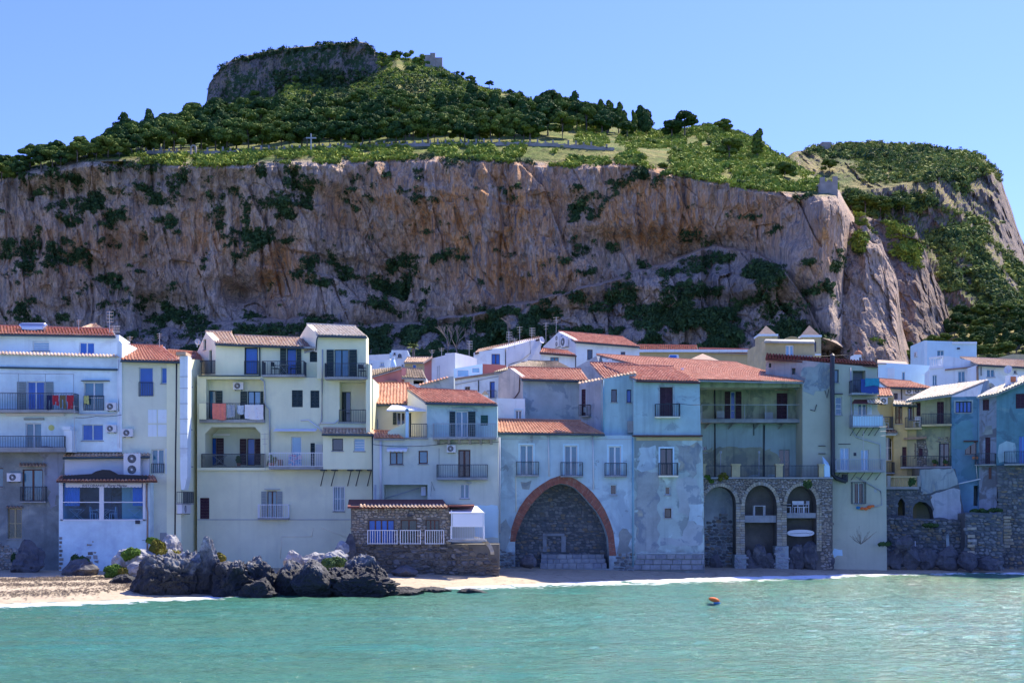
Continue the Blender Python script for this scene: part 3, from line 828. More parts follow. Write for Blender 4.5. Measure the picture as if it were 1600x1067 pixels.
# ---- rock material shared by the mountain
def rockmat(name, grass=(0.12, 0.19, 0.035), grass2=(0.30, 0.28, 0.09), gscale=0.07, dk=1.0):
 m = bpy.data.materials.new(name); m.use_nodes = True; MATS[name] = m
 nt = m.node_tree; b = nt.nodes['Principled BSDF']
 g = N(nt, 'ShaderNodeNewGeometry'); pos = g.outputs['Position']
 base = mixc(nt, noise_fac(nt, pos, 0.10, 7, 0.65, stretch=(1, 1, .5), lo=0.35, hi=0.65), (0.44, 0.36, 0.31), (0.80, 0.62, 0.47))
 # orange and cream water stains running down the face
 warm = N(nt, 'ShaderNodeAttribute', attribute_name='warm').outputs['Fac']
 s1 = noise_fac(nt, pos, 0.16, 6, 0.7, stretch=(1.6, 1.6, .16), lo=0.36, hi=0.50, dist=.4)
 mm = N(nt, 'ShaderNodeMath', operation='MULTIPLY'); nt.links.new(s1, mm.inputs[0]); nt.links.new(warm, mm.inputs[1])
 base = mixc(nt, mm.outputs[0], base, (0.78, 0.40, 0.17))
 s2 = noise_fac(nt, pos, 0.34, 6, 0.7, stretch=(2.0, 2.0, .10), lo=0.48, hi=0.66, dist=.3)
 mm = N(nt, 'ShaderNodeMath', operation='MULTIPLY'); nt.links.new(s2, mm.inputs[0]); mm.inputs[1].default_value = .75
 base = mixc(nt, mm.outputs[0], base, (0.74, 0.58, 0.42))
 s3 = noise_fac(nt, pos, 0.28, 7, 0.75, stretch=(2.2, 2.2, .14), lo=0.50, hi=0.66, dist=.5)
 base = mixc(nt, s3, base, (0.20, 0.20, 0.22))
 s4 = noise_fac(nt, pos, 1.1, 5, 0.7, stretch=(1.5, 1.5, .35), lo=0.30, hi=0.70)
 base = mixc(nt, s4, mixc(nt, 1.0, base, (.52, .52, .54), 'MULTIPLY'), mixc(nt, 1.0, base, (1.4, 1.38, 1.32), 'MULTIPLY'))
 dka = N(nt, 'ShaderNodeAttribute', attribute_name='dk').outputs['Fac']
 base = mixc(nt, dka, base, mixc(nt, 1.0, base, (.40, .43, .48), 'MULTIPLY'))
 # grass and scrub where the ground is gentle, or where plants have taken hold
 sx = N(nt, 'ShaderNodeSeparateXYZ'); nt.links.new(g.outputs['True Normal'], sx.inputs[0])
 veg = N(nt, 'ShaderNodeAttribute', attribute_name='veg').outputs['Fac']
 slope = N(nt, 'ShaderNodeMapRange'); slope.inputs[1].default_value = .45; slope.inputs[2].default_value = .68
 nt.links.new(sx.outputs[2], slope.inputs[0])
 gn = noise_fac(nt, pos, 0.35, 6, 0.65, lo=0.35, hi=0.65)
 gc = mixc(nt, noise_fac(nt, pos, gscale, 6, 0.65, lo=0.40, hi=0.60), grass, grass2)
 gc = mixc(nt, gn, mixc(nt, 1.0, gc, (.5, .5, .5), 'MULTIPLY'), mixc(nt, 1.0, gc, (1.25, 1.25, 1.2), 'MULTIPLY'))
 ms = N(nt, 'ShaderNodeMath', operation='MULTIPLY'); nt.links.new(slope.outputs[0], ms.inputs[0])
 hillf = N(nt, 'ShaderNodeAttribute', attribute_name='hill').outputs['Fac']
 nt.links.new(hillf, ms.inputs[1])
 base = mixc(nt, ms.outputs[0], base, gc)
 vn = N(nt, 'ShaderNodeMath', operation='ADD'); nt.links.new(veg, vn.inputs[0])
 nt.links.new(noise_fac(nt, pos, 0.5, 6, 0.7, lo=0.3, hi=0.7), vn.inputs[1])
 vr = N(nt, 'ShaderNodeMapRange'); vr.inputs[1].default_value = 1.0; vr.inputs[2].default_value = 1.2
 nt.links.new(vn.outputs[0], vr.inputs[0])
 base = mixc(nt, vr.outputs[0], base, (0.045, 0.085, 0.035))
 nt.links.new(base, b.inputs['Base Color'])
 b.inputs['Roughness'].default_value = 0.9
 b.inputs['Specular IOR Level'].default_value = 0.2
 mp = N(nt, 'ShaderNodeMapping'); mp.inputs['Scale'].default_value = (1.3, 1.3, .45); nt.links.new(pos, mp.inputs[0])
 t = N(nt, 'ShaderNodeTexNoise'); t.inputs['Scale'].default_value = 0.55; t.inputs['Detail'].default_value = 8; t.inputs['Roughness'].default_value = .7
 nt.links.new(mp.outputs[0], t.inputs['Vector'])
 bp = N(nt, 'ShaderNodeBump'); bp.inputs['Strength'].default_value = 1.0; bp.inputs['Distance'].default_value = 1.6
 nt.links.new(t.outputs[0], bp.inputs['Height']); nt.links.new(bp.outputs[0], b.inputs['Normal'])
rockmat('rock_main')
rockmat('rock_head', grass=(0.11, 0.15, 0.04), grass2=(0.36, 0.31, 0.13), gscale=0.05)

class Terrain:
 """a rock surface given as profiles: for a set of control curves (height line in the view, distance)"""
 def __init__(s, x0, x1, step, curves, rows, dens):
  s.px = np.arange(x0, x1 + .1, step)
  C = [(np.array(interp(c[0], s.px)), np.array(interp(c[1], s.px))) for c in curves]
  PY, YY, V = [], [], []
  for k in range(len(C) - 1):
   n = rows[k]; t = np.linspace(0, 1, n, endpoint=(k == len(C) - 2))[:, None]
   PY.append(C[k][0] * (1 - t) + C[k + 1][0] * t); YY.append(C[k][1] * (1 - t) + C[k + 1][1] * t); V.append(k + t + 0 * s.px)
  s.PY, s.Y, s.V = np.concatenate(PY), np.concatenate(YY), np.concatenate(V)
  s.PX = np.broadcast_to(s.px, s.PY.shape)
 def world(s):
  return (s.PX - 800) * s.Y / F, s.Y, CH + (800 - s.PY) * s.Y / F
 def depth(s, px, py):
  i = np.clip(np.searchsorted(s.px, px), 1, len(s.px) - 1)
  c = i if abs(s.px[i] - px) < abs(s.px[i - 1] - px) else i - 1
  col = s.PY[s.lo:s.hi, c][::-1]; yy = s.Y[s.lo:s.hi, c][::-1]
  return float(np.interp(py, col, yy))
 lo, hi = 0, None

Tt = [(-300, 310), (-60, 290), (0, 276), (40, 262), (130, 247), (200, 246), (330, 250), (440, 247), (540, 244), (620, 240), (700, 238), (800, 244), (900, 252), (960, 246), (1000, 250),
      (1050, 262), (1100, 272), (1150, 282), (1200, 290), (1250, 296), (1283, 300), (1306, 300), (1318, 322), (1335, 345)]
Wt = [(-300, 305), (-60, 284), (0, 270), (40, 256), (130, 240), (170, 238), (300, 240), (440, 236), (540, 231), (700, 226), (860, 226), (960, 232), (1000, 236),
      (1100, 255), (1200, 270), (1250, 282), (1283, 292), (1306, 294), (1318, 318), (1335, 342)]
St = [(-300, 345), (-120, 300), (0, 266), (60, 250), (140, 232), (200, 216), (290, 196), (318, 186), (322, 162), (326, 132), (345, 106), (362, 94), (400, 84), (440, 76), (500, 71), (560, 65), (575, 68), (590, 84), (620, 90),
      (655, 94), (680, 100), (700, 112), (740, 132), (800, 148), (870, 168), (960, 192), (1020, 204), (1060, 205), (1100, 196), (1140, 200), (1190, 222), (1215, 240), (1250, 262), (1290, 284), (1306, 286), (1318, 312), (1335, 340)]
Kt = [(-300, 346), (0, 267.5), (200, 218), (300, 196), (318, 190), (324, 172), (360, 160), (400, 158), (430, 150), (450, 128), (470, 132), (520, 138), (560, 130), (590, 112), (620, 92), (700, 114), (740, 134), (800, 150), (870, 170),
      (960, 194), (1020, 206), (1060, 207), (1100, 198), (1140, 202), (1190, 224), (1215, 242), (1250, 264), (1290, 286), (1306, 288), (1318, 314), (1335, 341)]
Lt = [(-300, 525), (0, 522), (200, 520), (300, 516), (390, 500), (470, 500), (560, 514), (640, 505), (740, 492), (830, 474), (950, 440), (1050, 408), (1120, 388), (1180, 394), (1225, 424), (1262, 475), (1285, 525), (1335, 550)]
Lt = [(x, float(interp(Lt, x)) + 6 * float(fbm(x / 26.0, 3.3, 1.1, 3))) for x in range(-300, 1336, 5)]
Yf = [(-300, 430), (0, 408), (150, 396), (300, 400), (450, 392), (600, 402), (800, 398), (960, 390), (1040, 384), (1150, 366), (1240, 350), (1295, 344), (1315, 350), (1328, 368), (1335, 400)]
def sh(t, d): return [(a, b + d) for a, b in t]
Ysky = [(-300, 520), (0, 520), (150, 570), (300, 660), (322, 690), (440, 676), (560, 652), (700, 636), (800, 610), (900, 570), (1050, 520), (1140, 500), (1200, 470), (1283, 430), (1306, 420), (1335, 416)]
MT = Terrain(-300, 1335, 1.5, [
 ([(-300, 610), (1335, 610)], [(-300, 325), (1335, 300)]),
 ([(-300, 560), (580, 556), (850, 545), (1000, 550), (1335, 560)], [(-300, 412), (0, 396), (300, 388), (600, 386), (850, 374), (1100, 362), (1200, 352), (1262, 344), (1290, 348), (1335, 388)]),
 (Lt, [(a, interp(Yf, a) - (3 if a < 740 else (9 if a < 1100 else 1))) for a, _ in Lt]),
 (sh(Lt, -4), sh(Yf, 6)),
 ([(a, b + 14) for a, b in Tt], sh(Yf, 3)),
 (Tt, sh(Yf, 8)),
 (Wt, [(a, b + (24 if a < 1283 else 14)) for a, b in Yf]),
 (Kt, [(a, b - (8 if 320 < a < 600 else 3)) for a, b in Ysky]),
 (St, Ysky),
 (sh(St, 6), sh(Ysky, 60))], [20, 84, 4, 190, 10, 12, 66, 50, 6, 3], 1)
X, Y, Z = MT.world()
v = MT.V
onface = np.clip((v - 1.0) * 2, 0, 1) * np.clip((5.0 - v) * 2, 0, 1)
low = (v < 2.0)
hill = np.clip((v - 4.3) / .6, 0, 1)
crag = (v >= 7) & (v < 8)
# how far the surface is pushed towards (-) or away (+) from the sea
fl = fbm(X / 13, Z / 60, 3.1, 3, ridged=True)
d = -(fbm(X / 62, Z / 80, 0, 3) * 15 + fl * 4.6 + fbm(X / 9, Z / 13, 8, 4) * 3.0 + fbm(X / 3.4, Z / 7, 2, 4, ridged=True) * 1.9)
warp = fbm(X / 14, Z / 18, 41, 3) * 5
ck = vnoise((X + warp) / 7, Z / 45, 11.0); d += 1.5 * np.exp(-(ck / .12) ** 2) * np.clip(fbm(X / 20, Z / 20, 43, 2) * 2 + .5, 0, 1)
ck = vnoise((X + warp) / 30, (Z + .3 * X + warp) / 11, 15.0); st_ = np.clip(fbm(X / 26, Z / 16, 44, 2) * 2.2 + .4, 0, 1); d += 2.4 * np.clip(ck * 6, 0, 1) * st_
def blocks(X, Z, q, k=1.0, sx=1.0):
 w1, w2 = fbm(X / 9, Z / 12, q, 3) * 4, fbm(X / 9, Z / 12, q + 5, 3) * 4
 A, ea = cells((X + w1) / (13 * sx), (Z + w2) / 22, q); B, eb = cells((X + w1 * .6) / (5.2 * sx), (Z + w2 * .6) / 8.5, q + 11); C_, ec = cells((X + w1 * .3) / (2.1 * sx), (Z + w2 * .3) / 3.2, q + 23)
 return k * (-4.6 * A + .5 * ea - 2.8 * B + .5 * eb - 1.2 * C_ + .2 * ec)
d += blocks(X + .25 * Z, Z * .55, 3, .62)
d += -fbm(X / 1.9, Z / 4.5, 12, 3) * .9
strata = Z + 0.28 * X + fbm(X / 30, Z / 30, 4, 2) * 8
d += -1.0 * vnoise(strata / 7.5, strata * 0 + X / 60, 2.0) - 0.5 * vnoise(strata / 2.6, X / 30, 5.0)
dl = -(fbm(X / 20, Z / 16, 5, 5, ridged=True) * 5.0 + fbm(X / 6.5, Z / 9, 6, 4) * 2.5 + fbm(X / 2.2, Z / 2.6, 6, 3) * .8) + blocks(X + .2 * Z, Z * .9, 31, .95)
dh = fbm(X / 30, MT.Y / 40, 1, 4) * 7 + fbm(X / 6, MT.Y / 9, 4, 3) * 2
dc = -(fbm(X / 14, Z / 30, 9, 3, ridged=True) * 7 + fbm(X / 5, Z / 9, 3, 4, ridged=True) * 3)
edge = np.clip((1333 - MT.PX) / 12, 0, 1)
bl_ = np.clip((v - 1.75) / .25, 0, 1)
D = np.where(low, (dl * (1 - bl_) + d * bl_) * np.clip(v * 1.2, .3, 1), np.where(v < 4.6, d, np.where(crag & (MT.PX > 322) & (MT.PX < 595), dc, dh * .8)))
# named hollows and bulges seen in the photograph (view x, view y, rx, ry, metres)
for (cx, cy, rx, ry, q) in [(110, 300, 60, 22, 9), (415, 450, 55, 26, 10), (375, 462, 26, 14, 7), (990, 380, 120, 24, 6), (1090, 415, 90, 22, 7), (560, 480, 90, 26, -7), (250, 480, 70, 24, 9), (640, 300, 60, 40, -6),
       (1285, 330, 26, 40, -10), (1250, 410, 34, 40, -8), (1300, 520, 26, 60, -9), (1180, 440, 60, 24, -6), (1200, 500, 26, 40, 8), (870, 320, 46, 24, 5), (740, 470, 50, 22, -5), (480, 430, 26, 60, -6)]:
 D = D + q * np.exp(-((MT.PX - cx) / rx) ** 2 - ((MT.PY - cy) / ry) ** 2) * onface
nb = np.clip(v, 0, 1) * edge * np.where(v > 8.5, 0, 1)
MT.Y = MT.Y + D * nb
MT.lo, MT.hi = 0, int(np.argmax(v[:, 0] >= 8.0)) + 1
X, Y, Z = MT.world()
# attributes
blobs = [(385, 360, 40, 46, 1.2), (150, 330, 60, 34, 1.1), (70, 400, 70, 34, .8), (1000, 285, 40, 18, 1.1), (1078, 325, 22, 8, 1.4), (1165, 425, 60, 22, 1.3), (930, 355, 45, 60, .8), (620, 440, 60, 60, .9), (230, 300, 60, 30, .8),
         (330, 290, 90, 30, .7), (120, 270, 90, 18, .7), (510, 400, 50, 24, .6), (800, 310, 40, 14, .7), (1010, 480, 160, 50, .7), (690, 530, 150, 24, 1.4), (880, 500, 90, 22, 1.0), (1120, 480, 60, 60, .6), (700, 250, 200, 10, .7),
         (560, 300, 30, 20, .6), (1240, 270, 90, 18, .9), (1100, 275, 80, 12, .9), (1225, 420, 30, 30, .5), (270, 500, 160, 22, .6), (420, 320, 60, 40, .5), (470, 520, 90, 26, .9), (1150, 535, 120, 26, .7), (1010, 540, 80, 16, .9)]
veg = np.zeros_like(v)
for cx, cy, rx, ry, q in blobs:
 veg = np.maximum(veg, q * np.exp(-((MT.PX - cx) / rx) ** 2 - ((MT.PY - cy) / ry) ** 2))
veg = veg * np.clip(fbm(X / 4.5, Z / 3.6, 21, 4) * 3.6 + .38, 0, 1.25) + 2.2 * np.clip(fbm(X / 5, Z / 3.4, 31, 4) - .14, 0, 1)
veg = np.where(crag & (MT.PX < 600), .62 + .5 * fbm(X / 9, Z / 7, 77, 3), veg); veg = np.where((v > 1) & (v < 5) | crag, veg, np.where(v <= 1, veg + .35, veg * .3))  # on the crag the dark plant colour also paints in its shade
warm = np.zeros_like(v)
for cx, cy, rx, ry, q in [(760, 340, 150, 110, .95), (1030, 330, 90, 60, 1.2), (440, 430, 40, 60, .9), (140, 380, 160, 80, .5), (620, 300, 70, 60, .7), (330, 370, 90, 70, .6), (800, 430, 120, 50, 1.0), (1180, 340, 90, 50, .7), (1290, 380, 40, 60, .6), (560, 330, 80, 50, .6)]:
 warm = np.maximum(warm, q * np.exp(-((MT.PX - cx) / rx) ** 2 - ((MT.PY - cy) / ry) ** 2))
veg = veg * np.where((v > 1.95) & (v < 4.5), 1 - .62 * np.clip(warm, 0, 1), 1)
MT.veg = veg
warm = np.where(crag, 0.1, np.clip(warm * 1.35 + .6 * np.clip(fbm(X / 40, Z / 40, 51, 3), 0, 1), 0, 1))
V_ = np.stack([X, Y, Z], -1)
V_[-1, :, 2] -= 60
npmesh('mountain', V_.reshape(-1, 3), grid_faces(*X.shape), 'rock_main', attrs={'dk': np.where(crag & (MT.PX < 600), 1.0, np.where(low, .55 * np.clip(.7 + fbm(X / 14, Z / 12, 61, 3), 0, 1.2), .12 * (1 - hill))).ravel(), 'veg': veg.ravel(), 'warm': warm.ravel(), 'hill': np.where(crag & (MT.PX > 318) & (MT.PX < 600), 0, hill).ravel()}, smooth=False)['kind'] = 'structure'  # dk on the crag puts its shade into the rock colour
MT.veg = veg

# ---- the buttress right of the big pillar, the ridge behind it, and the headland
def rock_ridge(name, top, bot, ytop, ybot, x0, x1, seed, amp, vegs, warmk=.3, matn='rock_head', rows=90, mid=None, hillv=0.0):
 top = [(x, float(interp(top, x)) + (2 if name == 'headland' else 5) * float(fbm(x / 11.0, seed, 1.1, 3))) for x in range(x0, x1 + 1, 3)]
 cur = [(bot, ybot)] + (mid or []) + [(top, ytop), (sh(top, 8), sh(ytop, 40))]
 nr = [rows // (len(cur) - 2)] * (len(cur) - 2) + [4]
 T = Terrain(x0, x1, 2.0, cur, nr, 1)
 X, Y, Z = T.world()
 w = np.clip((T.PX - x0) / 10, 0, 1) * np.clip((x1 - T.PX) / 14, 0, 1) * np.where(T.V > len(cur) - 2, 0, 1)
 bq = blocks(X + .2 * Z, Z * .7, int(seed) + 40, 1.1 * amp)
 D = bq - (fbm(X / 30 + seed, Z / 50, seed, 3) * 14 * amp + fbm(X / 12, Z / 30, seed + 3, 4, ridged=True) * 7 * amp + fbm(X / 4, Z / 7, seed, 4, ridged=True) * 3.0 * amp)
 T.Y = T.Y + D * w
 T.lo, T.hi = 0, int(np.argmax(T.V[:, 0] >= len(cur) - 2)) + 1
 X, Y, Z = T.world()
 vg = np.zeros_like(X)
 for cx, cy, rx, ry, q in vegs:
  vg = np.maximum(vg, q * np.exp(-((T.PX - cx) / rx) ** 2 - ((T.PY - cy) / ry) ** 2))
 vg = vg * np.clip(fbm(X / 8, Z / 8, seed + 5, 4) * 1.8 + .7, 0, 1.3) + .5 * np.clip(fbm(X / 14, Z / 12, seed + 8, 4) - .1, 0, 1)
 V_ = np.stack([X, Y, Z], -1); V_[-1, :, 2] -= 40
 o = npmesh(name, V_.reshape(-1, 3), grid_faces(*X.shape), matn, attrs={'dk': X.ravel() * 0 + (.75 if matn == 'rock_head' else .2), 'veg': vg.ravel(), 'warm': vg.ravel() * 0 + warmk, 'hill': X.ravel() * 0 + hillv})  # dk on rock_head paints shadowed flanks into the rock colour
 o['kind'] = 'structure'
 T.veg = vg
 return T
RB = rock_ridge('rock_buttress', [(1316, 345), (1340, 350), (1352, 352), (1362, 366), (1376, 372), (1384, 398), (1398, 424), (1404, 446), (1406, 480), (1412, 520), (1420, 548), (1430, 560)],
    [(1300, 600), (1440, 600)], [(1316, 372), (1350, 366), (1400, 368), (1430, 385)], [(1300, 340), (1400, 338), (1440, 350)], 1304, 1428, 2.0, .6,
    [(1345, 380, 16, 20, 1.0), (1360, 545, 40, 22, .9)], .25, 'rock_main', rows=160)
RC = rock_ridge('rock_ridge', [(1330, 330), (1350, 336), (1380, 345), (1405, 352), (1432, 360), (1442, 385), (1452, 410), (1462, 440), (1474, 462), (1484, 492), (1492, 520)],
    [(1320, 580), (1500, 580)], [(1330, 450), (1400, 440), (1440, 436), (1492, 440)], [(1320, 400), (1500, 400)], 1324, 1492, 5.0, .7,
    [(1370, 350, 60, 24, 1.2), (1420, 400, 40, 30, .7), (1460, 480, 20, 40, .6)], .35, rows=160)
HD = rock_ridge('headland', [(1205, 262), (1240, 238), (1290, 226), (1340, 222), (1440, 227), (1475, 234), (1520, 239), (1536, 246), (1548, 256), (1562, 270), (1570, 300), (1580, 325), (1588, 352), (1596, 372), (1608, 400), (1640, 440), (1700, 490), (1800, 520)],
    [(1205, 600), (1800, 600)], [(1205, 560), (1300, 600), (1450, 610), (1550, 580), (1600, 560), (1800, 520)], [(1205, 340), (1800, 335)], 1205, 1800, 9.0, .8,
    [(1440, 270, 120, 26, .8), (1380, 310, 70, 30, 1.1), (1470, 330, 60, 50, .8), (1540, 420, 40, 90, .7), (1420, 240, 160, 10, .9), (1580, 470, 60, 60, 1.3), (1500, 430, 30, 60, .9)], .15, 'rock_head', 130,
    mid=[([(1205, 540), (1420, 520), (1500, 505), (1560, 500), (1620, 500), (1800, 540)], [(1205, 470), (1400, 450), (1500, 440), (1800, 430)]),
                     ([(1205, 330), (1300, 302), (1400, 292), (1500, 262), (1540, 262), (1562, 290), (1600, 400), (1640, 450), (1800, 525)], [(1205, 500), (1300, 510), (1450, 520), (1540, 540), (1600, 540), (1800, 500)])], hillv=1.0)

# ================================================================== plants
def ico(sub):
 bm = bmesh.new(); bmesh.ops.create_icosphere(bm, subdivisions=sub, radius=1)
 V = np.array([v.co for v in bm.verts]); Fc = np.array([[v.index for v in f.verts] for f in bm.faces]); bm.free()
 return V, Fc
ICO = {k: ico(k) for k in (1, 2, 3, 4, 5)}

def leaf_cards(centres, normals, size, rr, squash=.6):
 """small bent leaf tufts, two triangles each"""
 n = len(centres)
 a = rr.normal(0, 1, (n, 3)); a -= (a * normals).sum(1, keepdims=True) * normals * .6
 a /= np.linalg.norm(a, axis=1, keepdims=True)
 b = np.cross(normals + rr.normal(0, .5, (n, 3)), a); b /= np.linalg.norm(b, axis=1, keepdims=True) + 1e-6
 s = size * rr.uniform(.6, 1.3, (n, 1))
 V = np.stack([centres - a * s, centres - b * s * squash, centres + a * s, centres + b * s * squash], 1).reshape(-1, 3)
 f = (np.arange(n) * 4)[:, None] + np.array([0, 1, 2, 3])[None]
 return V, f

def crown_geo(lobes, rr, jit=.16, cards=260, csize=.3, sub=2, core=.88):
 """crown made of uneven leafy lobes: (x,y,z,rx,ry,rz)"""
 Vs, Fs, Ts, Cs, CT = [], [], [], [], []
 o = 0
 bv, bf = ICO[sub]
 for L in lobes:
  c, r = np.array(L[:3]), np.array(L[3:6])
  k = 1 + rr.normal(0, jit, (len(bv), 1)) + .18 * fbm(bv[:, 0:1] * 2.2 + c[0], bv[:, 1:2] * 2.2 + c[1], bv[:, 2:3] * 2.2, 2)
  v = c + bv * r * core * k
  Vs.append(v); Fs.append(bf + o); o += len(v)
  t0 = rr.uniform(.0, .55)
  Ts.append(np.clip(t0 + rr.normal(0, .16, len(bf)), 0, 1))
  n = int(cards)
  d = rr.normal(0, 1, (n, 3)); d[:, 2] = np.abs(d[:, 2]) * 1.0 - .35; d /= np.linalg.norm(d, axis=1, keepdims=True)
  ctr = c + d * r * rr.uniform(.85, 1.12, (n, 1))
  cv, cf = leaf_cards(ctr, d, csize, rr)
  Cs.append((cv, cf)); CT.append(np.clip(t0 + .25 + rr.normal(0, .22, n), 0, 1))
 F3 = np.concatenate(Fs)
 q = []
 for cv, cf in Cs:
  Vs.append(cv); q.append(cf + o); o += len(cv)
 return np.concatenate(Vs), [F3, np.concatenate(q)], np.concatenate(Ts + CT)

def pine_protos():
 """umbrella pines 1 unit = 1 metre, trunk foot at the origin"""
 out = []
 for k in range(7):
  rr = np.random.default_rng(100 + k)
  H = 8.5 + rr.uniform(-1, 1.5); W = 3.4 + rr.uniform(-.6, .9)
  tall = k in (5, 6)
  lobes = []
  if tall:
   for j in range(9):
    z = H * (.30 + .08 * j); w = W * .58 * (1 - (j / 11) ** 1.5)
    lobes.append((rr.normal(0, .4), rr.normal(0, .4), z, w * rr.uniform(.8, 1.1), w * rr.uniform(.8, 1.1), 1.1))
  else:
   for j in range(17):
    a = j * 2.4 + rr.uniform(-.3, .3); q = math.sqrt((j + .3) / 17) * W * .85
    lobes.append((q * math.cos(a), q * math.sin(a), H * (.74 - .34 * (q / W) ** 2 - (.22 if j % 3 == 2 else 0)) + rr.normal(0, .5), rr.uniform(.8, 1.5), rr.uniform(.8, 1.5), rr.uniform(.6, 1.1)))
  V, Fc, T = crown_geo(lobes, rr, .2, 210, .34, core=.74)
  c = npmesh('crown', V, Fc, 'leaf_pine' if k % 2 else 'leaf_pine2', tint=T)
  mb = MB(); lean = rr.uniform(-.6, .6)
  mb.tube([(0, 0, -1.5), (lean * .3, 0, H * .3), (lean, 0, H * .7)], .26, 6, .12)
  for j in range(4):
   L = lobes[j * 2 + 1]; mb.tube([(lean * .6, 0, H * (.38 + .06 * j)), (L[0] * .8, L[1] * .8, L[2] - .3)], .11, 5, .05)
  t = mb.build('trunk', 'bark', None)
  out.append((c.data, t.data))
  bpy.data.objects.remove(c); bpy.data.objects.remove(t)
 return out
PINES = pine_protos()
def place_pine(name, label, group, p, s, k, sx=1.0, rz=0.0):
 r = thing(name, label, 'tree', p, group)
 r.scale = (s * sx, s * sx, s); r.rotation_euler = (0, 0, rz)
 for nm, me in (('crown', PINES[k][0]), ('trunk', PINES[k][1])):
  o = bpy.data.objects.new(nm, me); COL.objects.link(o); o.parent = r
 return r

ORD = 'first second third fourth fifth sixth seventh eighth ninth tenth eleventh twelfth thirteenth fourteenth fifteenth sixteenth seventeenth eighteenth nineteenth twentieth'.split() + ['twenty-' + k for k in 'first second third fourth fifth sixth seventh eighth ninth'.split()]
LM = [(150, 'right of the stone hut'), (302, 'right of the stone arch'), (486, 'right of the iron cross'), (690, 'right of the castle ruin')]
def forest():
 rr = random.Random(5)
 placed = []
 def row(pts, n, hpx, jy, label, group, kinds, back=0.0):
  tot = n
  last, cnt = None, 0
  for i in range(n):
   f = (i + rr.uniform(.1, .9)) / n
   px = pts[0][0] + (pts[-1][0] - pts[0][0]) * f
   py = float(interp(pts, px)) + rr.uniform(-jy, jy)
   Y = MT.depth(px, py)
   p = P(px, py, Y)
   h = rr.uniform(*hpx) * Y / F
   mk = [m for m in LM if m[0] < px]; mk = mk[-1] if mk else (0, 'from the left end')
   cnt = cnt + 1 if mk == last else 1; last = mk
   place_pine('pine_tree', ORD[cnt - 1] + ' pine ' + mk[1] + ', ' + label, group, (p.x, p.y, p.z - .4), h / 7.2, rr.choice(kinds), rr.uniform(.85, 1.15), rr.uniform(0, 6.3))
 fl = [0, 1, 2, 3, 4]
 G = 'pines in the wood above the cliff wall'
 row([(-90, 292), (60, 262), (150, 244), (210, 236), (320, 196)], 28, (28, 38), 3, 'on the left skyline of the wood', 'pines on the left skyline', fl)
 row([(-60, 298), (140, 254), (240, 238)], 14, (26, 36), 3, 'low on the left shoulder', 'pines at the left end of the wood', fl)
 row([(300, 200), (440, 186), (560, 184), (700, 176), (860, 184), (960, 206)], 44, (28, 38), 4, 'in the topmost row of the wood', 'pines along the upper edge of the wood', fl + [5])
 row([(190, 230), (330, 210), (440, 200), (560, 198), (700, 192), (860, 198), (960, 210)], 50, (32, 42), 4, 'in the upper row of the wood', 'pines in the upper wood', fl + [5])
 row([(210, 238), (330, 226), (470, 218), (640, 212), (840, 212), (880, 216)], 48, (34, 46), 4, 'in the middle row of the wood', 'pines in the middle of the wood', fl + [5])
 row([(180, 240), (300, 239), (440, 234), (560, 229), (700, 225), (840, 223)], 40, (36, 48), 1.5, 'in the front row behind the long wall', 'pines in the front row behind the wall', fl)
 row([(870, 196), (960, 208), (1020, 212)], 12, (26, 36), 3, 'a narrow one on the right saddle', 'narrow pines on the right saddle', [5, 6])
 # singles one can pick out
 for px, py, h, k, lb in [(1010, 206, 34, 5, 'tall dark pine on the skyline just left of the broad dark pine'), (1070, 214, 44, 1, 'broad dark pine standing alone on the right skyline of the hill'),
                             (1050, 216, 36, 3, 'dark pine at the left shoulder of the broad pine on the right skyline'),
                             (1140, 252, 40, 0, 'dark round pine above the cliff edge, left of the narrow one'), (1183, 248, 42, 6, 'narrow dark pine beside the right end of the hill skyline'),
                             (1226, 278, 34, 2, 'dark pine above the cliff between the narrow pine and the ruined tower'), (980, 216, 30, 1, 'bushy dark pine at the foot of the right saddle'),
                             (1130, 208, 26, 4, 'small pine on the grassy top right of the broad pine'), (735, 132, 16, 0, 'small round tree on the grassy ridge right of the summit'),
                             (765, 136, 14, 3, 'low tree on the ridge, second from the summit bushes'), (797, 150, 12, 1, 'tiny round tree alone on the ridge skyline')]:
  Y = MT.depth(px, py); p = P(px, py, Y)
  place_pine('pine_tree', lb, None, (p.x, p.y, p.z - .4), h * Y / F / 9.0, k, 1.25, px)
 # the wood at the foot of the headland, right
 n = 0
 for r_, (yy, cnt, hp) in enumerate([(498, 14, (18, 28)), (512, 16, (20, 30)), (528, 17, (22, 32)), (545, 17, (24, 34)), (562, 16, (26, 36)), (580, 16, (28, 38))]):
  k_ = 0
  for i in range(cnt):
   px = 1412 + (i + rr.uniform(0, .9)) * 250 / cnt
   if px < 1424 and yy < 520: continue
   py = yy + rr.uniform(-4, 4) - max(0, (px - 1560)) * .25
   Y = HD.depth(px, py); p = P(px, py, Y)
   k_ += 1
   place_pine('pine_tree', ORD[k_ - 1] + ' pine from the left in the ' + ORD[5 - r_] + ' row up of the wood below the headland', 'pines in the wood below the headland', (p.x, p.y, p.z - .4), rr.uniform(*hp) * Y / F / 9.0, rr.choice(fl + [5]), 1.2, rr.uniform(0, 6.3))
 for n_, (px, py, h, k) in enumerate([(1330, 330, 32, 2), (1352, 334, 34, 0), (1375, 336, 34, 4), (1395, 334, 30, 1), (1310, 322, 26, 3), (1412, 330, 22, 0)]):
  Y = HD.depth(px, py); p = P(px, py, Y - 4)
  place_pine('pine_tree', 'dark pine in the clump right of the ruined tower, ' + ['second from its left', 'third from its left', 'fourth from its left', 'second from its right', 'leftmost', 'rightmost'][n_], 'pines right of the ruined tower', (p.x, p.y, p.z - .4), h * Y / F / 9.0, k, 1.3, px)
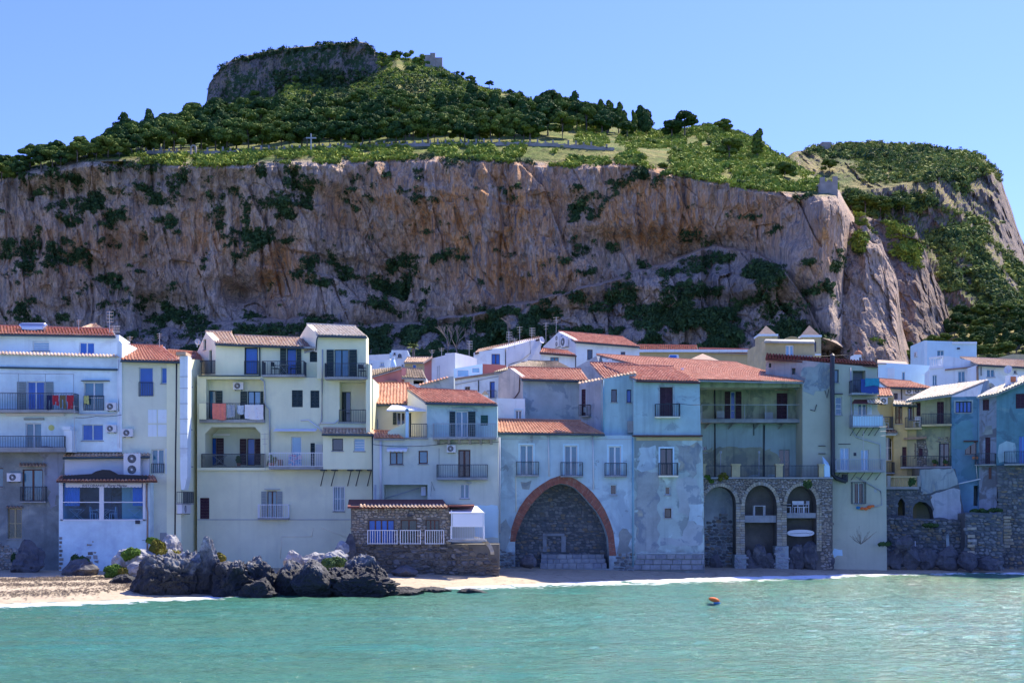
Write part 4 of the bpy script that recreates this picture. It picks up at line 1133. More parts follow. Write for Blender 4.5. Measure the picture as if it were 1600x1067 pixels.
 Y = HD.depth(1296, 268)
 place_pine('pine_tree', 'single round tree on the pale meadow of the headland', None, P(1296, 268, Y - 2), 26 * Y / F / 9, 2, 1.2, 0)
forest()

WBt = np.interp(np.arange(0, 1600), [180, 320, 440, 560, 760, 900], [236, 186, 176, 172, 160, 186])
def WB(a): return WBt[int(a)]
# ---- scrub: thousands of small bushes merged into single objects, too many to count
def scrub(name, label, T, n, region, rsize, m, seed, test=None, squash=.7, sub=1, lift=.3):
 rr = np.random.default_rng(seed)
 bv, bf = ICO[sub]
 vars_ = []
 nt_ = 30
 bv, bf = np.zeros((nt_ * 3, 3)), np.arange(nt_ * 3).reshape(-1, 3)
 for k in range(8):
  d_ = rr.normal(0, 1, (nt_, 3)); d_[:, 2] = np.abs(d_[:, 2]) * .9 - .25; d_ /= np.linalg.norm(d_, axis=1, keepdims=True)
  cc = d_ * rr.uniform(.45, 1.0, (nt_, 1)) * np.array([1, 1, squash]); tt = rr.normal(0, .36, (nt_, 3, 3))
  vars_.append((cc[:, None] + tt - (tt * d_[:, None]).sum(-1, keepdims=True) * d_[:, None] * .7).reshape(-1, 3)); continue
  vars_.append(bv * (1 + rr.normal(0, .34, (len(bv), 1))) * np.array([1, 1, squash]) + rr.normal(0, .12, (len(bv), 3)))
 C, S = [], []
 x0, x1, y0, y1 = region
 tries = 0
 pxs = rr.uniform(x0, x1, n * 5); pys = rr.uniform(y0, y1, n * 5); fb = fbm(pxs / 30, pys / 14, 3, 3)
 ci = np.clip(np.round((pxs - T.px[0]) / (T.px[1] - T.px[0])).astype(int), 0, len(T.px) - 1)
 for a, b, c, fq in zip(pxs, pys, ci, fb):
  if len(C) >= n: break
  col = T.PY[T.lo:T.hi, c]
  if not (col.min() < b < col.max()): continue
  r = T.hi - 1 - int(np.searchsorted(col[::-1], b)); r = min(max(r, 0), T.hi - 1)
  if test is not None and not test(a, b, T.V[r, c], T.veg[r, c], rr, fq): continue
  Y = np.interp(b, col[::-1], T.Y[T.lo:T.hi, c][::-1])
  C.append(((a - 800) * Y / F, Y, CH + (800 - b) * Y / F)); S.append(rsize[0] + (rsize[1] - rsize[0]) * rr.uniform(0, 1) ** 2.2)
 C, S = np.array(C), np.array(S)
 if len(C) == 0: return
 V, Fc, Tn = [], [], []
 vi = rr.integers(0, 8, len(C)); an = rr.uniform(0, 6.3, len(C))
 A = np.array(vars_)[vi] * S[:, None, None] * rr.uniform(.8, 1.25, (len(C), 1, 3))
 ca, sa = np.cos(an)[:, None], np.sin(an)[:, None]
 A = np.stack([A[..., 0] * ca - A[..., 1] * sa, A[..., 0] * sa + A[..., 1] * ca, A[..., 2]], -1) + C[:, None] + np.array([0, -.2, lift])
 Fc = (bf[None] + (np.arange(len(C)) * len(bv))[:, None, None]).reshape(-1, 3)
 t = np.clip(rr.uniform(0, 1, (len(C), 1)) * .8 + rr.normal(0, .12, (len(C), len(bf))), 0, 1).ravel()
 o = npmesh(name, A.reshape(-1, 3), Fc, m, tint=t, at=tuple(C.mean(0)))
 tag(o, label, 'scrub', kind='stuff')
scrub('hill_scrub', 'low yellow-green bushes scattered over the sunny hill slope', MT, 15000, (180, 1310, 70, 300), (.3, 1.5), 'leaf_bush', 3,
      lambda a, b, v, g, r, q: (v > 4.1 and v < 6.98 and q > (-.08 if v < 6.1 and a < 1050 else -.3) and not (a < 900 and b > WB(a) and v > 6)) or (7 <= v < 8 and a > 590))
scrub('cliff_scrub', 'dark shrubs clinging to ledges of the long cliff', MT, 20000, (-40, 1325, 240, 560), (.25, 1.15), 'leaf_dark', 4,
      lambda a, b, v, g, r, q: v < 4.6 and g > (.42 if v > 1.95 else .16) + r.uniform(-.15, .25))
scrub('talus_scrub', 'dense green undergrowth at the foot of the cliff behind the roofs', MT, 9000, (560, 1250, 485, 575), (.3, 1.4), 'leaf_dark', 6,
      lambda a, b, v, g, r, q: v < 1.9 and g > r.uniform(.2, .7))
scrub('crag_scrub', 'dark bushes along the top of the summit crag', MT, 1400, (320, 740, 60, 160), (.6, 2.0), 'leaf_dark', 8,
      lambda a, b, v, g, r, q: v > 6.6 and (v > 7.85 or (a > 430 and b > 112) or r.uniform(0, 1) < .03))
scrub('headland_scrub', 'scattered scrub over the right headland', HD, 9000, (1205, 1640, 222, 540), (.4, 1.7), 'leaf_mixed', 9,
      lambda a, b, v, g, r, q: (b < 250 + r.uniform(0, 30) and a > 1400) or g > .45 + r.uniform(-.2, .2) or (b < 236 and r.uniform(0, 1) < .8))
scrub('headland_dark_scrub', 'dark evergreen thicket on the flank of the right headland', HD, 6500, (1205, 1640, 222, 540), (.4, 2.0), 'leaf_dark', 10,
      lambda a, b, v, g, r, q: g > .6 + r.uniform(-.2, .2))
scrub('ridge_scrub', 'green bushes on the rock ridge beside the headland', RC, 1800, (1324, 1490, 330, 520), (.4, 1.3), 'leaf_bush', 12,
      lambda a, b, v, g, r, q: g > .5 + r.uniform(-.2, .2))
scrub('buttress_scrub', 'small bushes on the rock buttress beside the pillar', RB, 400, (1310, 1420, 345, 560), (.3, 1.1), 'leaf_bush', 13,
      lambda a, b, v, g, r, q: g > .5)

# ---- bigger single bushes on the hill
def hill_bushes():
 rr = random.Random(9)
 protos = []
 for k in range(4):
  q = np.random.default_rng(50 + k)
  lobes = [(q.normal(0, .6), q.normal(0, .5), .5 + q.uniform(0, .5), q.uniform(.5, .8), q.uniform(.5, .8), q.uniform(.45, .7)) for _ in range(6)]
  V, Fc, T = crown_geo(lobes, q, .15, 60, .12)
  o = npmesh('bush', V, Fc, 'leaf_pine2' if k < 2 else 'leaf_dark', tint=T); protos.append(o.data); bpy.data.objects.remove(o)
 sets = [('olive-dark bush on the crest beside the summit ruin', 'bushes on the crest by the summit ruin', [(600, 92, 12), (618, 90, 13), (636, 90, 12), (652, 98, 14), (668, 104, 12), (690, 122, 14), (706, 128, 13), (722, 118, 8), (640, 112, 12)]),
   ('dark bush at the foot of the summit crag', 'bushes under the summit crag', [(462, 128, 13), (480, 130, 14), (500, 130, 12), (440, 148, 10), (530, 125, 9), (610, 144, 14), (560, 150, 10), (400, 150, 12)]),
   ('dark bush on the open grassy slope', 'bushes on the grassy slope', [(706, 138, 9), (614, 156, 9), (650, 142, 8), (760, 160, 9), (690, 160, 8), (560, 118, 8)]),
   ('grey-green bush on the hilltop right of the wood', 'bushes on the right hilltop', [(1000, 250, 14), (1036, 262, 12), (1020, 226, 12), (1060, 240, 12), (1110, 226, 9), (1150, 232, 10), (1180, 268, 14), (1205, 262, 12), (1240, 276, 12), (1262, 290, 13), (1160, 290, 12), (1040, 276, 13), (1100, 262, 10)]),
   ]
 for lb, gp, L in sets:
  for rk, (px, py, s) in enumerate(sorted(L)):
   Y = MT.depth(px, py)
   r = bpy.data.objects.new('bush', rr.choice(protos)); COL.objects.link(r)
   r.location = P(px, py, Y - .5); q = s * Y / F / 2.4 * 1.15; r.scale = (q * 1.25, q, q); r.rotation_euler = (0, 0, rr.uniform(0, 6))
   tag(r, ORD[rk] + ' from the left, ' + lb, 'bush', gp)
 for rk, (px, py, s) in enumerate([(1310, 234, 8), (1322, 232, 8), (1345, 230, 9), (1362, 229, 8), (1382, 231, 9), (1402, 232, 8), (1418, 230, 7), (1450, 236, 10), (1462, 238, 10), (1474, 236, 7)]):
  Y = HD.depth(px, py)
  r = bpy.data.objects.new('bush', rr.choice(protos)); COL.objects.link(r)
  r.location = P(px, py + 4, Y); q = s * Y / F / 2.0; r.scale = (q * 1.2, q, q)
  tag(r, ORD[rk] + ' round bush from the left on the skyline of the right headland', 'bush', 'bushes on the headland skyline')
hill_bushes()

# ---- the old wall along the cliff top, the ruins, the cross
def hill_masonry():
 def Yat(px, py): return MT.depth(px, py)
 L = [(168, 240), (230, 239), (300, 240), (370, 239), (440, 236), (500, 233), (540, 231), (600, 229), (660, 227), (720, 226), (800, 226), (860, 227), (920, 231), (960, 235)]
 pts = []
 for px in np.arange(168, 961, 4.0):
  py = float(interp(L, px)); pts.append((px, py, Yat(px, py + 1) - 1.0))
 Ys = np.convolve([p[2] for p in pts], np.ones(9) / 9, 'same'); Ys[:5] = Ys[5]; Ys[-5:] = Ys[-6]
 r = thing('boundary_wall', 'long ruined stone wall with merlons along the top of the cliff', 'wall', P(168, 240, Ys[0]))
 mb = MB()
 for i in range(len(pts) - 1):
  a, b = P(pts[i][0], pts[i][1] + 5, Ys[i]), P(pts[i + 1][0], pts[i + 1][1] + 5, Ys[i + 1])
  h = 1.5 + .15 * math.sin(i * 1.7) + random.uniform(-.1, .1); w = Vector((0, .7, 0)); up = Vector((0, 0, h + .3)); dn = Vector((0, 0, -.8))
  mb.hexa([a + dn, b + dn, b + dn + w, a + dn + w, a + up, b + up, b + up + w, a + up + w])
 mb.build('wall', 'wallstone', r)
 for i in range(3, len(pts) - 2, 3):
  if random.random() < .18: continue
  a = P(pts[i][0], pts[i][1] + 5, Ys[i]); h = random.uniform(.5, 1.3); q = MB()
  q.box(a.x - .28, a.x + .28, a.y, a.y + .6, a.z + 1.5, a.z + 1.9 + h); q.build('merlon', 'wallstone', r)
 # low wall left
 r = thing('boundary_wall', 'short crumbling wall at the left end of the cliff top', 'wall', P(100, 252, Yat(100, 253)))
 mb = MB()
 for i in range(8):
  a = P(84 + i * 5, 258 - i * 1.4, Yat(100, 253) - 1); mb.box(a.x - .7, a.x + .7, a.y, a.y + .6, a.z - 1.0, a.z + random.uniform(.5, 1.4))
 mb.build('wall', 'wallstone', r)
 # hut
 Y = Yat(150, 241) - 2
 r = thing('stone_hut', 'low ruined stone hut at the left end of the long wall', 'ruin', P(150, 241, Y))
 a, b = P(136, 241, Y), P(169, 225, Y)
 mb = MB(); mb.hexa([(a.x, Y, a.z - 2), (b.x, Y, a.z - 2), (b.x, Y + 4, a.z - 2), (a.x, Y + 4, a.z - 2), (a.x, Y, b.z - .6), (b.x, Y, b.z - .2), (b.x, Y + 4, b.z), (a.x + 1.2, Y + 4, b.z)])
 mb.build('wall', 'wallstone', r)
 mb = MB(); mb.box(a.x + 2.6, a.x + 3.5, Y - .03, Y + .2, a.z, a.z + 1.6); mb.build('doorway', 'dark', r)
 # arch
 Y = Yat(302, 243) - 2.5
 r = thing('stone_arch', 'small ruined stone arch standing behind the long wall', 'ruin', P(302, 241, Y))
 mb = MB(); g = P(302, 243, Y); s = Y / F
 for sx in (-1, 1): mb.box(g.x + sx * 3.6 * s - 1.3 * s, g.x + sx * 3.6 * s + 1.3 * s, Y, Y + .8, g.z - 1, g.z + 12 * s)
 for k in range(8):
  t0, t1 = math.pi * k / 8, math.pi * (k + 1) / 8
  c = [(g.x + R * s * math.cos(t), g.z + 12 * s + R * s * 1.0 * math.sin(t)) for t, R in ((t0, 2.3), (t1, 2.3), (t1, 4.9), (t0, 4.9))]
  mb.hexa([(c[0][0], Y, c[0][1]), (c[1][0], Y, c[1][1]), (c[1][0], Y + .8, c[1][1]), (c[0][0], Y + .8, c[0][1]), (c[3][0], Y, c[3][1]), (c[2][0], Y, c[2][1]), (c[2][0], Y + .8, c[2][1]), (c[3][0], Y + .8, c[3][1])])
 mb.build('masonry', 'wallstone', r)
 # cross
 Y = Yat(486, 236) - 3
 r = thing('iron_cross', 'tall lattice cross standing on the cliff top before the pines', 'cross', P(486, 234, Y)); g = P(486, 234, Y); s = Y / F
 mb = MB(); mb.box(g.x - .9 * s, g.x + .9 * s, Y - .15, Y + .15, g.z - .5, g.z + 25 * s); mb.build('upright', 'iron_pale', r)
 mb = MB(); mb.box(g.x - 8 * s, g.x - .92 * s, Y - .14, Y + .14, g.z + 17 * s, g.z + 19 * s); mb.box(g.x + .92 * s, g.x + 8 * s, Y - .14, Y + .14, g.z + 17 * s, g.z + 19 * s); mb.build('crossbar', 'iron_pale', r)
 # square tower on the cliff edge
 Y = MT.depth(1294, 298) - 4; r = thing('ruined_tower', 'square ruined tower on the edge of the cliff, right', 'tower', P(1295, 300, Y)); s = Y / F
 a, b = P(1282, 306, Y), P(1309, 284, Y)
 mb = MB(); mb.box(a.x, b.x, Y, Y + 5, a.z - 4, b.z); mb.build('wall', 'wallstone', r)
 for x0, x1, h in ((1282, 1289, 7), (1293, 1298, 2), (1302, 1309, 8)):
  q = MB(); q.box((x0 - 800) * s, (x1 - 800) * s, Y, Y + 1, b.z + .004, b.z + h * s); q.build('merlon', 'wallstone', r)
 # summit castle ruin
 Y = MT.depth(680, 104) - 2; r = thing('castle_ruin', 'ruined castle wall on the skyline right of the summit', 'ruin', P(680, 104, Y)); s = Y / F
 mb = MB()
 for x0, x1, h in ((664, 672, 100 - 86), (672, 680, 100 - 83), (680, 691, 100 - 90)):
  a = P(x0, 100, Y); mb.box(a.x, a.x + (x1 - x0) * s, Y + (x0 % 3) * .1, Y + 2, a.z - 4, a.z + h * s)
 mb.build('wall', 'wallstone', r)
 Y = HD.depth(1291, 232) - 3; r = thing('stone_hut', 'small stone hut on the skyline of the right headland', 'ruin', P(1291, 232, Y)); s = Y / F
 a = P(1284, 232, Y); mb = MB(); mb.box(a.x, a.x + 14 * s, Y, Y + 4, a.z - 2, a.z + 10 * s); mb.build('wall', 'wallstone', r)
hill_masonry()

# ================================================================== small things that hang on or stand by the houses
def ac_unit(W, x0, y0, x1, y1, label, off=0.04, fans=1, group='air conditioners on the house walls'):
 u0, u1, z0, z1 = W.rect(x0, y0, x1, y1, off + .3)
 r = thing('air_conditioner', label, 'air conditioner', W.pt((u0 + u1) / 2, z0, off), group)
 b = MB(); b.wbox(W, u0, u1, z0, z1, off, off + .3); c = b.build('casing', 'ac_white', r)
 for k in range(fans):
  h = (z1 - z0) / fans; cz = z0 + h * (k + .5); R = min(h, u1 - u0) * .40; cu = u0 + (u1 - u0) * (.42 if fans == 1 else .5)
  q = MB(); n = 20
  q.v = [tuple(W.pt(cu + R * math.cos(2 * math.pi * i / n), cz + R * math.sin(2 * math.pi * i / n), off + .312)) for i in range(n)]
  q.v += [tuple(W.pt(cu + R * math.cos(2 * math.pi * i / n), cz + R * math.sin(2 * math.pi * i / n), off + .29)) for i in range(n)]
  q.f = [tuple(range(n))] + [(i, (i + 1) % n, n + (i + 1) % n, n + i) for i in range(n)]
  g = q.build('fan_grille', 'ac_dark', r)
  q = MB()
  for i in range(8):
   a = math.pi * i / 8; q.tube([W.pt(cu - R * math.cos(a), cz - R * math.sin(a), off + .325), W.pt(cu + R * math.cos(a), cz + R * math.sin(a), off + .325)], .006, 3)
  q.tube([W.pt(cu - .001, cz, off + .313), W.pt(cu, cz, off + .335)], R * .25, 8); q.build('guard', 'ac_white', g)
 q = MB()
 for u in (u0 + .12, u1 - .15): q.wbox(W, u, u + .03, z0 - .05, z0 - .003, 0.0, off + .28)
 q.build('bracket', 'iron', r)
 return r

def cloth(W, x0, y0, x1, y1, m, label, off=0.95, kind='towel', name='laundry', cat='laundry', group=None, seed=1):
 u0, u1, z0, z1 = W.rect(x0, y0, x1, y1, off)
 nu, nz = 14, 10; rr = np.random.default_rng(seed)
 a, b = np.meshgrid(np.linspace(0, 1, nu), np.linspace(0, 1, nz))
 ph = rr.uniform(0, 6)
 o = off + .035 * np.sin(a * (9 + seed % 3 * 3) + ph) * (1 - b * .6) + .02 * np.sin(a * 23 + b * 3)
 Z = z0 + (z1 - z0) * b - .02 * np.sin(a * 3.1) * b + (1 - b) * .04 * np.sin(a * 5 + ph)
 U = u0 + (u1 - u0) * a + (1 - b) * .02 * np.sin(b * 9 + ph)
 A, t, n = np.array(W.A), np.array(W.t), np.array(W.n)
 V = A + U[..., None] * t + o[..., None] * n; V[..., 2] = Z
 fc = grid_faces(nz, nu)
 cx, cz = (a[:-1, :-1] + .5 / nu).ravel(), (b[:-1, :-1] + .5 / nz).ravel()
 keep = np.ones(len(fc), bool)
 if kind == 'trousers': keep = ~((np.abs(cx - .5) < .09) & (cz < .62))
 if kind == 'shorts': keep = ~((np.abs(cx - .5) < .08) & (cz < .35))
 if kind == 'shirt': keep = ~(((cx < .18) | (cx > .82)) & (cz < .6))
 fc = fc[keep]
 V = V.reshape(-1, 3); nv = len(V)
 V = np.concatenate([V, V + np.append(n[:2], 0) * -.012]); fc = np.concatenate([fc, fc[:, ::-1] + nv])
 ob = npmesh(name, V, fc, m, at=tuple(W.pt(u0, z0, off)), smooth=True)
 return tag(ob, label, cat, group)

def antenna(px, ytop, ybot, Y, label, kind='yagi', w=6, Y2=None, group='television antennas on the roofs'):
 s = Y / F
 r = thing('antenna', label, 'antenna', P(px, ybot, Y), group)
 a, b = P(px, ybot, Y), P(px, ytop, Y)
 m = MB(); m.tube([a - Vector((0, 0, .3)), b], .022, 5); m.build('mast', 'antenna', r)
 H = (b - a).z
 q = MB()
 if kind == 'yagi':
  z = b.z - .15 * H
  q.tube([(a.x - w * s, Y, z), (a.x + w * s, Y, z)], .014, 4)
  for k in range(7):
   x = a.x - w * s + 2 * w * s * k / 6; q.tube([(x, Y, z - .22), (x, Y, z + .22)], .009, 3)
 elif kind == 'grid':
  for dz in (0, .30, .60):
   z = b.z - .05 - dz * H * .6
   q.tube([(a.x - w * s * .7, Y, z), (a.x + w * s, Y, z)], .016, 4)
   q.tube([(a.x - w * s * .7, Y, z - .25), (a.x + w * s, Y, z - .25)], .012, 4)
   for k in range(5):
    x = a.x - w * s * .7 + w * s * 1.7 * k / 4; q.tube([(x, Y, z - .25), (x, Y, z)], .009, 3)
 else:
  for k in range(3):
   z = b.z - .1 - k * .25 * H * .6
   q = MB(); q.tube([(a.x - w * s * (1 - .2 * k), Y, z), (a.x + w * s * (1 - .2 * k), Y, z + .03)], .014, 4); q.build('crossbar', 'antenna', r)
 if kind in ('yagi', 'grid'): q.build('elements', 'antenna', r)
 return r

def dish(px, py, rpx, Y, label, ybot=None, face=(-.5, -1, .4)):
 r = thing('satellite_dish', label, 'satellite dish', P(px, py, Y)); R = rpx * Y / F
 c = P(px, py, Y); d = Vector(face).normalized(); a = d.cross(Vector((0, 0, 1))).normalized(); b = a.cross(d)
 q = MB(); rings = []
 for k in range(5):
  rad = R * k / 4; dep = -.22 * R * (1 - (k / 4) ** 2)
  i = len(q.v); q.v += [tuple(c + d * dep + a * rad * math.cos(t) + b * rad * math.sin(t)) for t in np.linspace(0, 2 * math.pi, 17)[:-1]]; rings.append(i)
 for i, j in zip(rings, rings[1:]):
  for k in range(16): q.f.append((i + k, i + (k + 1) % 16, j + (k + 1) % 16, j + k))
 q.build('reflector', 'ac_white', r, smooth=True)
 q = MB(); q.tube([c - b * R * .9, c + d * R * .8], .02, 4); q.tube([c - d * .2 * R, c - d * .3 * R - Vector((0, 0, R * 1.6))], .03, 5); q.build('arm', 'steel', r)

def pot_plant(W, px, py, off, label, h=.5, m='leaf_green', wpx=5):
 u, z = W.uz(px, py, off); rr = np.random.default_rng(int(px * 7))
 r = thing('potted_plant', label, 'plant', W.pt(u, z, off), 'potted plants on the balconies')
 c = W.pt(u, z, off); q = MB(); q.tube([c, c + Vector((0, 0, .22))], .10, 10, .15); q.build('pot', 'c_terracotta', r)
 V, Fc, T = crown_geo([(c.x + rr.normal(0, .08), c.y, c.z + .3 + h * .3 * k, .16, .14, .16) for k in range(3)], rr, .2, 60, .07, 1)
 npmesh('foliage', V, Fc, m, r, tint=T)

def chair(p, rz, m, label, group=None, s=1.0):
 r = thing('chair', label, 'chair', (0, 0, 0), group)
 def bx(nm, *a):
  q = MB(); q.box(*a); q.build(nm, m, r)
 bx('seat', -.22, .22, -.22, .22, .42, .46); bx('backrest', -.22, .22, .19, .23, .60, .90)
 for x in (-.2, .2):
  bx('leg', x - .02, x + .02, -.21, -.17, 0, .42); bx('leg', x - .02, x + .02, .17, .21, 0, .90 if False else .60)
  bx('armrest', x - .025, x + .025, -.2, .2, .64, .67)
 r.location = p; r.rotation_euler = (0, 0, rz); r.scale = (s, s, s)
 return r
def table(p, m, label, w=.8, d=.7, h=.74, cross=False):
 r = thing('table', label, 'table', (0, 0, 0))
 q = MB(); q.box(-w / 2, w / 2, -d / 2, d / 2, h - .03, h); q.build('tabletop', m, r)
 for x in (-w / 2 + .04, w / 2 - .04):
  for y in (-d / 2 + .04, d / 2 - .04):
   q = MB()
   if cross: q.tube([(x, y, 0), (-x, y, h - .04)], .018, 4)
   else: q.box(x - .02, x + .02, y - .02, y + .02, 0, h - .031)
   q.build('leg', m, r)
 r.location = p
 return r
def awning(W, x0, y0, x1, y1, o0, o1, drop, m='canvas', parent=None, scallop=0):
 """sloping canvas from the wall at (x0,y0) out to o1, lowered by drop metres"""
 u0, z = W.uz(x0, y0, o0); u1, _ = W.uz(x1, y0, o0); q = MB()
 a = [W.pt(u0, z, o0), W.pt(u1, z, o0), W.pt(u1, z - drop, o1), W.pt(u0, z - drop, o1)]
 t = Vector((0, 0, .02)); q.hexa([p - t for p in (a[3], a[2], a[1], a[0])] + [a[3], a[2], a[1], a[0]])
 if scallop:
  n = max(3, int((u1 - u0) / .28)); 
  for k in range(n):
   b = u0 + (u1 - u0) * k / n; c = u0 + (u1 - u0) * (k + 1) / n
   q.face([W.pt(b, z - drop, o1), W.pt(c, z - drop, o1), W.pt(c - .02, z - drop - scallop * .7, o1 + .01), W.pt((b + c) / 2, z - drop - scallop, o1 + .01), W.pt(b + .02, z - drop - scallop * .7, o1 + .01)])
 return q.build('awning', m, parent or W.h.o)

# ================================================================== THE HOUSES
# ---- 1. white house at the left edge
def house_white():
 h = House('white_house', 'white three storey house with laundry on its balcony at the left edge, grey cement below', 'house', 95, 893, 86)
 Y = 86
 # set-back attic
 a = h.wall(-30, 88.5, 187, 89.5, [(-30, 560), (186, 560), (186, 523), (-30, 519)], 'pl_offwhite', 4)
 a.win(51, 533, 77, 548, leaves=1, gl='g_pale', bars=(.25, .45, .65, .85))
 a.door(124, 535, 147.5, 556, gl='g_blue')
 h.roof((-34, 521, 87.9), (181, 525, 89.2), (176, 515.5, 92.5), (-34, 509, 92.5), 'tile_red')
 g = MB(); A, B, C_ = P(120, 517, 92), P(171, 519, 92), P(143, 507.5, 95); 
 h.roof((118, 516, 92.2), (172, 519, 92.2), (150, 507.5, 96), (142, 507.5, 96), 'tile_tan', gutter=False, back=False)
 # main front
 w = h.wall(-30, Y, 185, Y, [(-30, 706), (112, 706), (185, 706), (185, 556), (-30, 550)], 'pl_white', 3)
 h.wall(183, 85.9, 190.5, 85.9, [(183, 706), (190.5, 706), (190.5, 536), (187, 532), (183, 537)], 'pl_offwhite', 5, name='corner_pier')
 tiles('coping_tiles', P(-30, 553, 85.8), P(187, 558.5, 85.8), P(187, 555, 86.6), P(-30, 549, 86.6), 'tile_tan', h.o)
 w.slab(-30, 572, 184, 575, .005, .12, 'gutter', 'gutter', y2=4)
 w.fdoor(27, 42, 69, 84, 596, 642, fr='w_white', gl='g_blue', sm='w_grey')
 w.balcony(-30, 115, 614, 640, 644, 1.1, left=False, gap=.11)
 w.door(131, 597, 162, 641, fr='w_white', gl='g_teal', bars=(.45,), label='teal glazed french door with a white frame')
 w.rail(131, 162, 618, 641, .05)
 w.slab(126, 594, 170, 595, .005, .25, 'iron', 'rod')
 w.pipe([(185.7, 562), (185.7, 642), (176, 647), (122, 647)], .045, 'ac_white')
 w.pipe([(187.5, 640), (187, 700)], .03, 'ac_white')
 # awning frame over the balcony
 q = MB()
 for x in (29, 71, 115): q.tube([w.px(x, 584, 1.05), w.px(x, 641, 1.05)], .02, 4)
 q.tube([w.px(-30, 583, 1.05), w.px(116, 584.5, 1.05)], .02, 4); q.build('awning_frame', 'iron_pale', h.o)
 for m, lb, x0, x1, y1, k in [('c_navy', 'dark blue trousers hanging at the left of the balcony washing line', 73, 81, 640, 'trousers'), ('c_red', 'red shorts hanging beside the dark trousers', 82, 91.5, 633, 'shorts'),
                                 ('c_olive', 'olive trousers hanging between two red garments', 93, 103, 638, 'trousers'), ('c_red', 'red shirt hanging at the right end of the balcony line', 104, 115.5, 639, 'shirt')]:
  cloth(w, x0, 617, x1, y1, m, lb, 1.16, k, group='washing on the white house balcony', seed=int(x0))
 cloth(w, 131, 618, 138.5, 631, 'c_yellow', 'pale yellow towel hung on the teal french door', .10, seed=4)
 q = MB(); q.tube([w.px(-30, 611, 1.14), w.px(60, 615, 1.14), w.px(116, 617, 1.14)], .008, 4); q.build('washing_line', 'iron_pale', h.o)
 ac_unit(w, 165, 629, 181, 641, 'air conditioner right of the teal french door on the white house')
 # lower floor
 w.slab(9, 645, 99, 649.5, .01, .22, 'ac_white', 'rolled_awning')
 w.slab(37, 653, 68, 656, .01, .12, 'w_grey', 'door_hood')
 w.door(40, 661, 64.5, 700, fr='w_white', gl='g_teal')
 q = MB(); c = w.px(80, 668, .05); n = 14
 q.v = [tuple(c + Vector((.20 * math.cos(k * 2 * math.pi / n), 0, .20 * math.sin(k * 2 * math.pi / n)))) for k in range(n)] + [tuple(c + Vector((.20 * math.cos(k * 2 * math.pi / n), .05, .20 * math.sin(k * 2 * math.pi / n)))) for k in range(n)]
 q.f = [tuple(range(n))[::-1]] + [(k, (k + 1) % n, n + (k + 1) % n, n + k) for k in range(n)]
 o = q.build('sun_plaque', 'c_yellow', None, at=w.px(80, 668, .03)); tag(o, 'round yellow sun plaque on the white wall beside a door', 'plaque')
 w.win(128, 663, 161, 688, fr='w_pale', gl='g_blue')
 ac_unit(w, 165, 663.5, 181, 675, 'air conditioner right of the wide blue window on the white house')
 w.balcony(-30, 101, 681, 699, 706, 1.2, left=False, rm='iron', gap=.11)
 # chimney-like pier
 q = MB(); q.wbox(w, *w.rect(99.5, 672, 112.5, 706, .9), .004, .9); q.wbox(w, *w.rect(98, 666, 110, 671.8, .9), .004, .95); q.build('terrace_pier', 'pl_offwhite', h.o)
 antenna(116, 633, 694, 84.8, 'thin antenna mast fixed to the white wall above the small tiled roof', 'bars', 6)
 # grey cement ground floor
 g = h.wall(-30, 85.95, 101, 85.95, [(-30, 900), (101, 900), (101, 706.5), (-30, 706.5)], 'pl_cement', 3)
 g.door(35, 733, 67, 783, fr='w_brown', gl='g_teal', fw=.08)
 tiles('hood_tiles', g.px(30, 728.5, .45), g.px(72, 728.5, .45), g.px(72, 724, .0), g.px(30, 724, .0), 'tile_brown', h.o)
 g.balcony(31, 71, 760, 783, 785, .35)
 g.win(-8, 731, 5, 761, fr='w_brown', gl='g_teal', leaves=1)
 ac_unit(g, 10.5, 739, 32, 752, 'white air conditioner on the grey cement wall at the left edge')
 g.win(12, 794, 34, 841, fr='w_tan', gl='g_dark', bars=(.5,), fw=.07)
 tiles('hood_tiles', g.px(10, 793.5, .25), g.px(36, 793.5, .25), g.px(36, 791, .0), g.px(10, 791, .0), 'tile_brown', h.o)
 g.rubble([(-28, 898), (40, 898), (40, 870), (14, 850), (-28, 846)], 'st_tan', .26, seed=3)
 g.patch([(60, 700), (99, 706), (98, 770), (80, 800), (72, 740)], 'pl_slate', seed=5)
 h.done()
 # solar tank
 c = P(52, 512, 90.5); r = thing('solar_tank', 'silver solar water tank lying on the red roof at the left edge', 'water tank', c)
 q = MB(); q.tube([c + Vector((-.82, 0, .02)), c + Vector((-.78, 0, .06)), c + Vector((.78, 0, .06)), c + Vector((.82, 0, .02))], .30, 14); q.build('tank', 'steel', r, smooth=True)
 q = MB(); q.box(c.x - .95, c.x + .95, c.y - .5, c.y + .5, c.z - .34, c.z - .26); q.build('frame', 'iron', r)
 antenna(171, 486, 516, 90.5, 'tall three-tier grid antenna on the right end of the white house roof', 'grid', 6)
 antenna(178, 508, 521, 90, 'broad low grid antenna at the corner of the white house roof', 'grid', 9)
 antenna(123, 499, 515, 91.5, 'thin antenna behind the small gable of the white house roof', 'bars', 4)
house_white()

